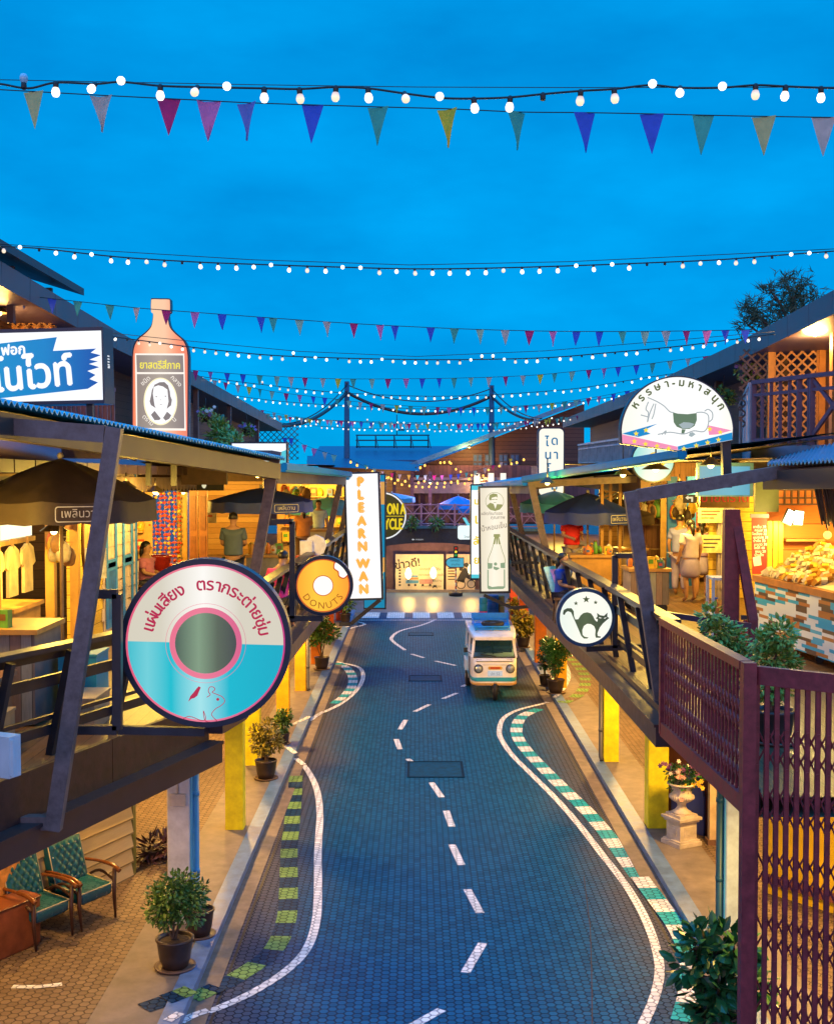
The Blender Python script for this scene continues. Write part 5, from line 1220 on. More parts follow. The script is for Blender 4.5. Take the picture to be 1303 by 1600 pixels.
bracket(t, [Bc.p(w_ / 2 - .2, -h_ / 2, -.15), Bc.p(w_ / 2 - .2, -h_ / 2 - .25, -.15)], .06)
Y = 19.4; k = px_m(Y); c = P(251, 575, Y); t = thing('bottle_light_box', 'orange medicine bottle shaped light box standing on the left canopy', 'sign', c)
def bp(x, y): return ((x - 251) / k, (575 - y) / k)
half = [(0, 467), (13, 467), (15, 470), (15, 486), (12, 489), (12, 497), (15, 510), (24, 520), (36, 530), (42, 542), (44, 556), (44, 690), (0, 690)]
outl = smooth2([bp(251 + dx, y) for dx, y in half[:-2]], 3, False) + [bp(295, 690), bp(207, 690)] + smooth2([bp(251 - dx, y) for dx, y in half[:-2]][::-1], 3, False)
Bc = Basis(c, (1, .05, 0)).rot(R(-.6)); m_ = MB(); m_.prism(Bc, outl, -.24, -.006); m_.build('case', NAVY, t)
sc_ = [(a * (1 - .045 * (1 if abs(a) > .01 else 0)) , b - .018 * (1 if b > 0 else -1)) for a, b in outl]
m_ = MB(); m_.poly(Bc, sc_, .0); m_.build('face', glow_mat('bottle_orange', [(-.44, (0.95, 0.20, 0.07)), (-.16, (1.0, 0.62, 0.36)), (.07, (1.0, 0.60, 0.36)), (.27, (0.98, 0.32, 0.16)), (.44, (0.90, 0.22, 0.12))], 1.0), t)
m_ = MB(); m_.poly(Bc, [bp(212, 553), bp(288, 552), bp(291, 672), bp(214, 672)], .003); m_.build('label_frame', EM('bottle_label_line', (1.0, 0.92, 0.8), 1.0, False), t)
m_ = MB(); m_.poly(Bc, [bp(214, 555.5), bp(286, 555), bp(287, 581), bp(215, 582)], .005); m_.poly(Bc, [bp(215, 585), bp(287, 584), bp(288.5, 668.5), bp(216, 668.5)], .005); m_.build('label_panel', glow_mat('bottle_label_grey', [(-.4, (0.30, 0.24, 0.20)), (0, (0.50, 0.42, 0.34)), (.4, (0.28, 0.22, 0.20))], .9, sample=False), t)
m_ = MB(); a, b = bp(250.5, 576); put_text(m_, Bc, 'ยาสตรีสี่ภาค', .165, a, b, .008, sx=.80, bold=.003); m_.build('lettering', EM('bottle_yellow_letters', (0.95, 0.82, 0.10), 1.0, False), t)
m_ = MB(); oc = bp(251.5, 627); m_.poly(Bc, circ(37 / k, 40, *oc, rx=26 / k), .007); m_.build('oval_border', EM('bottle_oval_yellow', (1.0, 0.90, 0.55), 1.0, False), t)
m_ = MB(); m_.poly(Bc, circ(35 / k, 40, *oc, rx=24 / k), .009); m_.build('oval', EM('bottle_oval_white', (1.0, 0.99, 0.96), 1.0, False), t)
def zb(x, y): return bp(190 + x * 120 / 1280, 540 + y * 120 / 1280)
GREY = EM('portrait_grey', (0.30, 0.26, 0.25), .8, False)
m_ = MB()
m_.poly(Bc, [zb(*q) for q in [(545, 690), (530, 800), (545, 900), (560, 1000), (580, 1040), (500, 990), (478, 930), (500, 830), (515, 740), (560, 650), (640, 610), (720, 605), (780, 660), (810, 760), (820, 840), (845, 900), (830, 990), (760, 1050), (790, 930), (780, 840), (770, 730), (700, 680), (620, 660)]], .011)
for q in ([(500, 1150), (560, 1085), (660, 1210), (640, 1235), (560, 1240)], [(700, 1200), (765, 1095), (835, 1155), (800, 1215), (740, 1245)]): m_.poly(Bc, [zb(*p) for p in q], .011)
for q in ([(560, 850), (605, 842), (600, 860)], [(712, 838), (755, 830), (748, 850)], [(630, 965), (665, 985), (705, 962), (668, 975)], [(655, 890), (672, 905), (658, 910)]): m_.poly(Bc, [zb(*p) for p in q], .011)
m_.build('portrait_drawing', GREY, t)
m_ = MB()
for st, x, y, an in (('ชนิด', 430, 615, 42), ('กลาง', 890, 610, -45), ('ตราม', 430, 1265, -42), ('นี้', 905, 1250, 40)): a, b = zb(x, y); put_text(m_, Bc, st, .10, a, b, .009, R(an))
m_.build('corner_lettering', EM('bottle_label_line', (1.0, 0.92, 0.8), 1.0, False), t)
bracket(t, [Bc.p(-.2, -115 / k, -.12), Bc.p(-.2, -115 / k - .7, -.12)], .08); bracket(t, [Bc.p(.2, -115 / k, -.12), Bc.p(.2, -115 / k - .7, -.12)], .08)
Y = 17.4; x0, x1, z0, z1 = pr(363, 447, 693, 735, Y); c = Vector(((x0 + x1) / 2, Y, (z0 + z1) / 2)); w_, h_ = x1 - x0, z1 - z0
t = thing('flat_light_box', 'white light box half hidden behind the left canopy beam', 'sign', c); Bc = Basis(c); m_ = MB(); m_.prism(Bc, rect(-w_ / 2 - .02, w_ / 2 + .02, -h_ / 2, h_ / 2 + .02), -.2, -.004); m_.build('case', NAVY, t)
m_ = MB(); m_.poly(Bc, rect(-w_ / 2, w_ / 2, -h_ / 2, h_ / 2), 0); m_.build('face', EM('slab_white', (0.95, 1.0, 1.0), 1.0), t); m_ = MB(); m_.poly(Bc, [(.12, .0), (w_ / 2, .10), (w_ / 2, -.15), (.12, -.15)], .003); m_.build('teal_wave', EM('slab_teal', (0.1, 0.62, 0.70), .9, False), t)
Y = 29.0; k = px_m(Y); t0 = P(565, 740, Y); b0 = P(571, 935, Y); c = (t0 + b0) / 2; h_ = 195 / k; w_ = 50 / k
ang = math.atan2(b0.x - t0.x, t0.z - b0.z)
t = thing('tall_light_box', 'tall white light box with orange letters down its face', 'sign', c); Bc = Basis(c).rot(ang)
m_ = MB(); m_.prism(Bc, rect(-w_ / 2 - .05, w_ / 2 + .05, -h_ / 2 - .05, h_ / 2 + .04), -.35, -.01); m_.build('case', NAVY, t)
m_ = MB(); m_.poly(Bc, rect(-w_ / 2, w_ / 2, -h_ / 2, h_ / 2), 0); m_.build('face', EM('tall_white', (0.96, 0.97, 1.0), 1.0), t)
m_ = MB(); ys = [752, 772, 792, 813, 833, 853, 880, 900, 920]
for ch, y in zip('PLEARNWAN', ys): put_text(m_, Bc, ch, .30, -.03 + .0, (837.5 - y) / k - .11, .004, sx=.95, bold=.028)
m_.build('lettering', EM('tall_orange_letters', (1.0, 0.45, 0.07), 1.0, False), t)
q = lambda x, y: P(x, y, 29.1); bracket(t, [q(594, 937), q(548, 975), q(530, 975)], .09)
Y = 33.5; k = px_m(Y)
t0 = P(592, 742, Y); b0 = P(594, 950, Y); c = (t0 + b0) / 2; t = thing('striped_light_box', 'narrow blue and orange striped light box behind the tall orange letter sign', 'sign', c); Bc = Basis(c); h_ = 208 / k; w_ = 16 / k
m_ = MB(); m_.prism(Bc, rect(-w_ / 2 - .3, w_ / 2 + .04, -h_ / 2 - .04, h_ / 2 + .04), -.2, -.004); m_.build('case', NAVY, t)
m_ = MB()
for (a, b, mi) in ((0, .05, 0), (.05, .22, 1), (.22, .62, 0), (.62, .73, 1), (.73, 1, 0)): m_.poly(Bc, rect(-w_ / 2 - .28, w_ / 2, h_ / 2 - h_ * b, h_ / 2 - h_ * a), 0, mi)
m_.build('face', [EM('stripe_blue', (0.01, 0.28, 0.50), .8, False), EM('stripe_orange', (0.85, 0.42, 0.10), .8, False)], t)
Y = 36.5; k = px_m(Y); c = P(596, 825, Y); t = thing('red_bulb_sign', 'red vertical bulb letter sign peeking out behind the striped light box', 'sign', c); Bc = Basis(c)
for y in (770, 838, 895):
 m_ = MB(); m_.prism(Bc, [(a, b + (825 - y) / k) for a, b in rrect(12 / k, 42 / k, 5 / k)], -.12, 0); p_ = m_.build('panel', EM('red_sign_glow', (0.80, 0.035, 0.03), .8, False), t)
 m_ = MB()
 for dy in (-14, 0, 14): m_.poly(Bc, circ(2.4 / k, 10, 1.5 / k, (825 - y + dy) / k), .006)
 m_.build('bulb_dots', EM('bulb_dot_white', (1, 0.85, 0.7), 1.0, False), p_)
Y = 40.0; k = px_m(Y); c = P(598, 806, Y); Rr = 38 / k; t = thing('round_light_box', 'round black sign with yellow letters and a white rim', 'sign', c); Bc = Basis(c)
m_ = MB(); m_.prism(Bc, circ(Rr, 40), -.25, -.004); m_.build('case', NAVY, t); m_ = MB(); m_.poly(Bc, circ(Rr * .97, 40), 0); m_.build('rim', EM('girl_rim', (0.85, 0.88, 0.9), .9, False), t)
m_ = MB(); m_.poly(Bc, circ(Rr * .91, 40), .003); m_.build('face', EM('girl_black', (0.06, 0.055, 0.02), .7, False), t)
m_ = MB(); put_text(m_, Bc, 'GIRL ON A', .50, .17, .06, .006, sx=.47, bold=.015); put_text(m_, Bc, 'BICYCLE', .50, .16, -.44, .006, sx=.52, bold=.015); m_.poly(Bc, rect(-Rr * .88, Rr * .88, -.02, 0), .006); m_.build('lettering', EM('girl_yellow', (0.80, 0.62, 0.02), .9, False), t)
Y = 27.0; k = px_m(Y); t0 = P(771, 760, Y); b0 = P(773, 926, Y); c = (t0 + b0) / 2; w_, h_ = 42 / k, 162 / k
t = thing('tall_light_box', 'tall cream light box with a drawn bottle and round portrait', 'sign', c); Bc = Basis(c).rot(math.atan2(b0.x - t0.x, t0.z - b0.z))
m_ = MB(); m_.prism(Bc, rect(-w_ / 2 - .035, w_ / 2 + .05, -h_ / 2 - .05, h_ / 2 + .04), -.28, -.006); m_.build('case', DARK, t)
m_ = MB(); m_.poly(Bc, rect(-w_ / 2, w_ / 2, -h_ / 2, h_ / 2), 0); m_.build('face', glow_mat('bottlebox_cream', [(-.3, (0.80, 0.72, 0.55)), (0, (1.0, 0.93, 0.76)), (.3, (0.92, 0.82, 0.62))], 1.0), t)
def rb(x, y): X_, Y_ = 725 + x / 8, 740 + y / 8; return ((X_ - 772) / k, (843 - Y_) / k)
OLV = EM('olive_print', (0.34, 0.36, 0.14), .85, False); SAG = EM('sage_print', (0.30, 0.42, 0.26), .85, False)
m_ = MB(); o = rb(387, 345); m_.ring(Bc, 110 / 8 / k, 115 / 8 / k, .004, 32); m_.v = [v + Bc.R * o[0] + Bc.U * o[1] for v in m_.v]
m_.poly(Bc, [rb(*q) for q in [(318, 310), (325, 265), (370, 245), (420, 255), (425, 300), (405, 285), (350, 300), (345, 330), (325, 330)]], .005)
m_.poly(Bc, [rb(*q) for q in [(285, 400), (330, 362), (372, 375), (395, 440), (415, 380), (480, 385), (490, 395), (450, 448), (390, 466), (330, 450)]], .005)
for q in ([(350, 318), (385, 318), (385, 326), (350, 326)], [(392, 318), (420, 316), (420, 324), (392, 326)], [(372, 358), (405, 356), (405, 362), (372, 364)]): m_.poly(Bc, [rb(*p) for p in q], .005)
m_.poly(Bc, [rb(*q) for q in [(370, 755), (448, 755), (450, 790), (435, 790), (455, 880), (430, 885), (425, 800), (415, 880), (400, 885), (398, 800), (385, 880), (360, 885), (380, 790), (368, 790)]], .005)
stroke(m_, Bc, smooth2([rb(*q) for q in [(365, 885), (340, 960), (300, 1060), (290, 1120)]], 4, False), .012); stroke(m_, Bc, smooth2([rb(*q) for q in [(450, 885), (475, 970), (505, 1060), (508, 1120)]], 4, False), .012)
m_.build('bottle_drawing', OLV, t)
m_ = MB(); m_.poly(Bc, [rb(*q) for q in [(288, 1115), (350, 1120), (345, 1185), (290, 1190)]], .005); m_.poly(Bc, [rb(*q) for q in [(450, 1120), (508, 1112), (508, 1185), (452, 1180)]], .005); m_.poly(Bc, [rb(*q) for q in [(360, 1160), (385, 1165), (420, 1200), (440, 1180), (400, 1210), (365, 1195)]], .005)
m_.poly(Bc, [rb(*q) for q in [(285, 1200), (300, 1200), (298, 1400), (340, 1418), (420, 1410), (490, 1412), (492, 1200), (506, 1200), (505, 1425), (480, 1445), (300, 1448), (283, 1430)]], .005); m_.poly(Bc, circ(2.6 / k, 12, *rb(388, 1130)), .005)
m_.build('bottle_label_drawing', SAG, t)
m_ = MB(); a, b = rb(350, 515); put_text(m_, Bc, 'ผลิตภัณฑ์ของ', .10, a, b, .005, sx=.85); a, b = rb(425, 565); put_text(m_, Bc, 'คุณภาพ', .10, a, b, .005); a, b = rb(380, 695); put_text(m_, Bc, 'น้ำหอมเย็น', .16, a, b, .005, R(9), sx=.85); m_.build('lettering', M('grey_ink', (0.22, 0.20, 0.16), .6), t)
q = lambda x, y: P(x, y, 27.1); bracket(t, [q(798, 879), q(842, 879)], .06); bracket(t, [q(756, 930), q(800, 950), q(868, 944)], .07)
Y = 29.5; k = px_m(Y); t0 = P(744, 757, Y); b0 = P(745, 905, Y); c = (t0 + b0) / 2; w_, h_ = 16 / k, 145 / k
t = thing('narrow_light_box', 'narrow white light box with yellow letters left of the bottle light box', 'sign', c); Bc = Basis(c); m_ = MB(); m_.prism(Bc, rect(-w_ / 2 - .03, w_ / 2 + .03, -h_ / 2 - .05, h_ / 2 + .03), -.28, -.006); m_.build('case', NAVY, t)
m_ = MB(); m_.poly(Bc, rect(-w_ / 2, w_ / 2, -h_ / 2, h_ / 2), 0); m_.build('face', EM('narrow_white', (0.98, 1.0, 1.0), 1.05), t)
m_ = MB(); m_.poly(Bc, rect(-w_ / 2, w_ / 2, h_ / 2 - .11, h_ / 2), .003); m_.poly(Bc, rect(-w_ / 2, w_ / 2, -h_ / 2, -h_ / 2 + .09), .003); m_.build('cyan_bands', EM('narrow_cyan', (0.1, 0.65, 0.75), .9, False), t)
m_ = MB()
for ch, y, s_ in (('ม', 782, .22), ('เ', 812, .34), ('ลั', 845, .26), ('ย', 875, .26)): put_text(m_, Bc, ch, s_, .0, (831 - y) / k - .09, .005, bold=.008)
m_.build('lettering', EM('narrow_yellow', (0.90, 0.68, 0.05), .95, False), t)
Y = 38.0; k = px_m(Y); c = P(733, 832, Y); t = thing('television_light_box', 'small white television shaped light box with antenna', 'sign', c); Bc = Basis(c); m_ = MB(); m_.prism(Bc, rrect(38 / k, 24 / k, 4 / k), -.2, -.004); m_.build('case', NAVY, t)
m_ = MB(); m_.poly(Bc, rrect(36 / k, 22 / k, 4 / k), 0); m_.build('face', EM('tv_white', (0.85, 1.0, 1.0), 1.0), t); m_ = MB()
for sg in (-1, 1): m_.prism(Bc, [(-.05 + sg * .02, .22), (.05 + sg * .02, .22), (sg * .16 + .05, .46), (sg * .16 - .05, .46)], -.06, 0)
m_.build('antenna', EM('tv_cyan', (0.15, 0.7, 0.85), .9, False), t); m_ = MB(); put_text(m_, Bc, 'โทรทัศน์', .10, 0, -.17, .004); m_.build('lettering', DARK, t)
Y = 14.4; k = px_m(Y); c = P(1057, 660, Y)
t = thing('arched_light_box', 'half round white light box with a drawn rocking horse', 'sign', c); Bc = Basis(c, (1, -.02, 0)).rot(R(1.0))
def hz(x, y): X_, Y_ = 960 + x * 200 / 1303, 580 + y * 200 / 1303; return ((X_ - 1057) / k, (660 - Y_) / k)
arc = [hz(635 + 562 * math.cos(a), 625 - 562 * math.sin(a) * (1.0 if 1 else 1)) for a in [R(4 + 172 * i / 40) for i in range(41)]]
out_ = [hz(1190, 708), *arc, hz(78, 722), hz(640, 805)]
m_ = MB(); big = [(a * 1.03, b * 1.03 + (0.0)) for a, b in out_]; m_.prism(Bc, big, -.18, -.006); m_.build('case', NAVY, t)
m_ = MB(); m_.poly(Bc, out_, 0); m_.build('face', glow_mat('horse_white', [(-.65, (0.92, 0.93, 0.80)), (-.2, (1, 1, 0.97)), (.4, (1, 1, 0.98)), (.65, (0.95, 0.95, 0.82))], 1.03), t)
HB = EM('horse_blue', (0.01, 0.28, 0.62), .9, False); HP = EM('horse_pink', (0.95, 0.30, 0.48), .95, False); HY_ = EM('horse_yellow', (1.0, 0.75, 0.05), 1.0, False)
m_ = MB()
m_.poly(Bc, [hz(76, 625), hz(350, 552), hz(440, 530), hz(330, 580), hz(330, 612), hz(365, 632), hz(240, 662)], .003, 0); m_.poly(Bc, [hz(1190, 632), hz(1190, 706), hz(640, 802), hz(638, 765)], .003, 0)
m_.poly(Bc, [hz(76, 632), hz(636, 768), hz(638, 802), hz(78, 722)], .003, 1); m_.poly(Bc, [hz(945, 555), hz(1185, 612), hz(1040, 650), hz(955, 655)], .003, 1)
def star(mb, B, u0, v0, r, w=.005, mi=0, rot=0.0): mb.poly(B, [((u0 + (r if i % 2 == 0 else r * .42) * math.sin(R(36 * i) + rot)), v0 + (r if i % 2 == 0 else r * .42) * math.cos(R(36 * i) + rot)) for i in range(10)], w, mi)
for x, y in ((218, 628), (318, 595), (200, 705), (312, 735), (428, 757), (545, 785), (700, 790), (825, 760), (940, 732), (1050, 705), (962, 595), (1068, 630)): a, b = hz(x, y); star(m_, Bc, a, b, 30 * 200 / 1303 / k, .006, 2)
m_.build('starred_ribbon', [HB, HP, HY_], t)
m_ = MB(); HG = EM('horse_saddle_green', (0.16, 0.25, 0.15), .8, False); HL = EM('horse_line_grey', (0.42, 0.47, 0.48), .9, False); HI = EM('horse_detail', (0.40, 0.48, 0.48), .9, False)
m_.poly(Bc, [hz(*q) for q in [(592, 418), (640, 432), (740, 440), (832, 430), (834, 500), (810, 560), (760, 590), (690, 590), (630, 565), (600, 520)]], .003, 0); m_.poly(Bc, [hz(*q) for q in [(680, 592), (720, 595), (700, 645), (675, 645)]], .003, 0); m_.poly(Bc, [hz(*q) for q in [(760, 630), (790, 622), (820, 645), (780, 672), (750, 660)]], .003, 2)
m_.poly(Bc, [hz(*q) for q in [(650, 545), (700, 520), (760, 525), (810, 540), (770, 580), (690, 585)]], .004, 2)
for pl in ([(340, 265), (420, 300), (500, 350), (560, 410), (600, 420)], [(345, 310), (320, 380), (345, 420), (335, 510), (360, 420), (400, 330)], [(420, 330), (400, 430), (380, 480)], [(270, 440), (340, 460)], [(832, 425), (900, 425), (950, 460), (945, 560), (900, 620), (800, 610), (700, 640), (560, 620), (440, 640)], [(915, 410), (950, 395), (990, 430), (990, 490), (960, 520)], [(480, 640), (520, 605), (510, 640)]):
 stroke(m_, Bc, smooth2([hz(*q) for q in pl], 4, False), .013, .0045, 1)
m_.build('horse_drawing', [HG, HL, HI], t)
m_ = MB(); cc = hz(637, 640); Bt = Basis(Bc.p(*cc), Bc.R, Bc.U); rr_ = 488 * 200 / 1303 / k
arc_text(m_, Bt, 'หรรษา-มหาสนุก', .125, rr_, R(150), R(26), .005, bold=.004); m_.build('lettering', EM('horse_letters_olive', (0.13, 0.17, 0.05), .7, False), t)
q = lambda x, y: P(x, y, 14.5); bracket(t, [q(1133, 690), q(1135, 762)], .10)
Y = 16.2; k = px_m(Y); c = P(915, 965, Y); Rr = 46 / k; t = thing('round_light_box', 'round white sign with an arched cat and three stars', 'sign', c); Bc = Basis(c, (1, -.02, 0))
m_ = MB(); m_.prism(Bc, circ(Rr, 48), -.16, -.004); m_.ring(Bc, Rr - .045, Rr, .010, 48); m_.build('case', M('cat_case_blue', (0.014, 0.055, 0.105), .35), t)
m_ = MB(); m_.poly(Bc, circ(Rr - .04, 48), 0); m_.build('face', glow_mat('cat_cream', [(-.4, (0.80, 0.90, 0.80)), (.0, (1.0, 0.98, 0.84)), (.2, (1.0, 0.98, 0.85)), (.4, (0.85, 0.92, 0.85))], 1.02), t)
def cz(x, y): X_, Y_ = 760 + x * 220 / 1303, 900 + y * 220 / 1303; return ((X_ - 915) / k, (965 - Y_) / k)
cat = [(705, 345), (712, 315), (745, 297), (785, 298), (805, 325), (808, 370), (820, 402), (848, 400), (868, 365), (895, 342), (930, 335), (965, 345), (985, 372), (1000, 405), (1022, 425), (1028, 400), (1008, 392), (1025, 375), (1020, 340), (1048, 362), (1085, 368), (1118, 338), (1115, 375), (1135, 388), (1110, 408), (1075, 440), (1045, 480), (1025, 530), (1028, 555), (1060, 562), (1050, 573), (1010, 572), (1005, 545), (1008, 500), (995, 465), (965, 445), (930, 442), (900, 462), (885, 500), (888, 545), (905, 562), (945, 570), (930, 580), (900, 580), (875, 555), (850, 495), (815, 415), (795, 370), (780, 335), (750, 325), (730, 340), (722, 358), (710, 360)]
m_ = MB(); m_.poly(Bc, [cz(*q) for q in cat], .004); m_.build('cat_silhouette', glow_mat('cat_olive', [(-.3, (0.05, 0.075, 0.025)), (0, (0.12, 0.16, 0.06)), (.3, (0.04, 0.06, 0.03))], .8, sample=False), t)
m_ = MB(); m_.poly(Bc, [cz(*q) for q in [(1035, 378), (1068, 388), (1045, 392)]], .007); m_.poly(Bc, [cz(*q) for q in [(1080, 390), (1112, 378), (1095, 394)]], .007); m_.build('cat_eyes', EM('cat_eye_white', (1, .98, .85), 1, False), t)
m_ = MB()
for x, y, r_ in ((920, 215, 36), (825, 252, 22), (1007, 243, 22)): a, b = cz(x, y); star(m_, Bc, a, b, r_ * 220 / 1303 / k, .005)
m_.build('stars', EM('cat_star_olive', (0.09, 0.12, 0.05), .8, False), t)
q = lambda x, y: P(x, y, 16.3); bracket(t, [q(992, 868), q(960, 868), q(960, 1012), q(1010, 1010)], .07); bracket(t, [q(915, 1014), q(960, 1012)], .07)
Y = 33.0; k = px_m(Y); c = P(861, 722, Y); t = thing('rounded_light_box', 'tall rounded cream light box with blue curly letters', 'sign', c); Bc = Basis(c); m_ = MB(); m_.prism(Bc, rrect(42 / k, 108 / k, 8 / k), -.2, -.004); m_.build('case', NAVY, t); m_ = MB(); m_.poly(Bc, rrect(38 / k, 104 / k, 7 / k), 0); m_.build('face', EM('rounded_cream', (1.0, 0.95, 0.78), 1.0), t)
m_ = MB()
for st, x, y in (('ไ', 854, 697), ('ด', 866, 695), ('น', 856, 717), ('า', 868, 717), ('โ', 857, 740), ('ม', 866, 765)): put_text(m_, Bc, st, .34, (x - 861) / k, (722 - y) / k, .004, bold=.006)
m_.build('lettering', EM('rounded_blue_letters', (0.03, 0.22, 0.42), .8, False), t)
Y = 24.0; k = px_m(Y); c = P(1020, 720, Y); Rr = 34 / k; t = thing('round_light_box', 'round turquoise sign with yellow fruit below the rocking horse sign', 'sign', c); Bc = Basis(c); m_ = MB(); m_.prism(Bc, circ(Rr, 40), -.16, -.004); m_.build('case', NAVY, t); m_ = MB(); m_.poly(Bc, circ(Rr * .94, 40), 0); m_.build('face', glow_mat('turq_face', [(-.4, (0.30, 0.80, 0.70)), (0, (0.85, 1.0, 0.90)), (.4, (0.25, 0.75, 0.68))], .95), t)
m_ = MB()
for a, b, r_ in ((-.10, .02, .10), (.02, .05, .12), (.14, .0, .11), (.20, .08, .08)): m_.poly(Bc, circ(r_, 20, a, b), .003 + a * .004)
m_.build('fruit_drawing', EM('fruit_yellow', (1.0, 0.68, 0.05), 1, False), t)
Y = 16.6; x0, x1, z0, z1 = pr(1089, 1177, 723, 776, Y); c = Vector(((x0 + x1) / 2, Y, (z0 + z1) / 2)); t = thing('pale_blue_panel', 'pale blue rectangular sign panel behind the right steel frame', 'sign', c); Bc = Basis(c); w_, h_ = x1 - x0, z1 - z0
m_ = MB(); m_.prism(Bc, rect(-w_ / 2, w_ / 2, -h_ / 2, h_ / 2), -.10, -.004); m_.build('case', M('panel_case_blue', (0.10, 0.25, 0.38), .4), t)
m_ = MB(); m_.poly(Bc, rect(-w_ / 2 + .03, w_ / 2 - .05, -h_ / 2 + .02, h_ / 2 - .05), 0); m_.build('face', glow_mat('panel_blue_face', [(-.4, (0.05, 0.42, 0.62)), (.1, (0.10, 0.55, 0.75)), (.4, (0.06, 0.42, 0.65))], .8, sample=False), t)
Y = 19.0; x0, x1, z0, z1 = pr(1173, 1198, 809, 897, Y); c = Vector(((x0 + x1) / 2, Y, (z0 + z1) / 2)); t = thing('menu_banner', 'hanging red menu banner with white lines of writing', 'banner', c); Bc = Basis(c); w_, h_ = x1 - x0, z1 - z0
m_ = MB(); m_.prism(Bc, [(-w_ / 2, h_ / 2), (w_ / 2, h_ / 2), (w_ / 2, -h_ / 2), (-w_ / 2 + .02, -h_ / 2)], -.02, 0); m_.build('cloth', M('menu_red', (0.50, 0.04, 0.03), .5, .1, 3), t)
m_ = MB();
for i in range(9): put_text(m_, Bc, ['ชาเย็น 30', 'กาแฟ 35', 'โอเลี้ยง 30', 'นมชมพู 35', 'น้ำผึ้ง 30', 'มะนาว 30', 'โกโก้ 40', 'ขนม 20', 'น้ำแข็ง'][i], .055, .02 * (i % 2), h_ / 2 - .16 - i * .055, .004, bold=.0015)
m_.poly(Bc, [(-.10, -.18), (.02, -.15), (.04, -.30), (-.08, -.32)], .004); m_.build('lettering', M('menu_white', (.75, .72, .68), .6), t)
m_ = MB(); m_.bx(x0 - .02, x1 + .02, Y - .03, Y + .03, z1 - .0, z1 + .06); m_.build('top_bar', M('bar_grey', (.2, .2, .25), .4), t)
Y = 20.5; x0, x1, z0, z1 = pr(1067, 1088, 773, 786, Y); c = Vector(((x0 + x1) / 2, Y, (z0 + z1) / 2)); t = thing('arrow_sign', 'small black sign with a white left turn arrow', 'sign', c); Bc = Basis(c); w_, h_ = x1 - x0, z1 - z0
m_ = MB(); m_.prism(Bc, rect(-w_ / 2, w_ / 2, -h_ / 2, h_ / 2), -.03, 0); m_.build('board', M('sign_black', (0.012, 0.010, 0.008), 0.5), t); m_ = MB(); m_.poly(Bc, [(.05, -.05), (.05, .035), (-.03, .035), (-.03, .06), (-.08, .02), (-.03, -.02), (-.03, .005), (.02, .005), (.02, -.05)], .004); m_.build('arrow', EM('sign_mark_white', (0.9, 0.85, 0.55), 0.8, False), t)
# strings of bulbs and pennants
BULB_WARM = EM('bulb_glass_amber', (1.0, 0.50, 0.08), 2.2, False)
BULB_OFF = M('bulb_glass_unlit', (0.25, 0.45, 0.55), 0.15)
def bulb_glow(name, base, tip, st):
 m, t, b = node_mat(name); tcx = t.nodes.new('ShaderNodeTexCoord'); sp = t.nodes.new('ShaderNodeSeparateXYZ'); t.links.new(tcx.outputs['Object'], sp.inputs['Vector'])
 mr = t.nodes.new('ShaderNodeMapRange'); mr.inputs[1].default_value = -.030; mr.inputs[2].default_value = -.075; t.links.new(sp.outputs['Z'], mr.inputs[0])
 r = t.nodes.new('ShaderNodeValToRGB'); r.color_ramp.elements[0].color = (*base, 1); r.color_ramp.elements[1].color = (*tip, 1); t.links.new(mr.outputs[0], r.inputs['Fac']); t.links.new(r.outputs['Color'], b.inputs['Emission Color'])
 b.inputs['Base Color'].default_value = (.3, .3, .3, 1); b.inputs['Roughness'].default_value = .12; b.inputs['Emission Strength'].default_value = st; m.cycles.emission_sampling = 'NONE'; _ms[name] = m; return m
BULB_W = bulb_glow('bulb_glass_lit', (.55, .26, .06), (1.0, .93, .78), 2.2); BULB_D = bulb_glow('bulb_glass_dimmer', (.45, .2, .05), (1.0, .80, .50), 1.05)
SOCK = M('socket_black', (0.012, 0.014, 0.016), 0.45)
GREENCAB = M('cable_dark_green', (0.010, 0.022, 0.026), 0.5)
_bm = {}
def bulb_mesh(key, glass, with_socket):
 if key in _bm: return _bm[key]
 mb = MB(); mb.lathe((0, 0, 0), [(.004, -.110), (.020, -.105), (.030, -.088), (.032, -.072), (.026, -.050), (.016, -.032), (.014, -.022)], 12, mi=0)
 if with_socket: mb.lathe((0, 0, 0), [(.016, -.040), (.018, -.035), (.019, .005), (.012, .012)], 8, mi=1)
 o = mb.build('bulb', [glass, SOCK] if with_socket else [glass]); me = o.data; bpy.data.objects.remove(o); _bm[key] = me; return me
def socket_mesh():
 if 'sock' in _bm: return _bm['sock']
 mb = MB(); mb.lathe((0, 0, 0), [(.017, -.048), (.020, -.044), (.022, -.010), (.020, .004), (.012, .012)], 12)
 o = mb.build('socket', SOCK); me = o.data; bpy.data.objects.remove(o); _bm['sock'] = me; return me
def at_px(poly, x):
 for (a, b), (c, d) in zip(poly, poly[1:]):
  if a <= x <= c: return b + (d - b) * (x - a) / (c - a)
 return poly[-1][1]
def curve_px(poly, Y, n=6, Yend=None):
 pts = smooth2(poly, n, False); a, b = poly[0][0], poly[-1][0]
 return [P(x, y, Y if Yend is None else Y + (Yend - Y) * (x - a) / (b - a)) for x, y in pts]
def link_mesh(name, me, parent, loc, rot=(0, 0, 0), s=1.0):
 o = bpy.data.objects.new(name, me); COL.objects.link(o); o.parent = parent; o.location = Vector(loc) - parent.location; o.rotation_euler = rot; o.scale = (s, s, s); return o
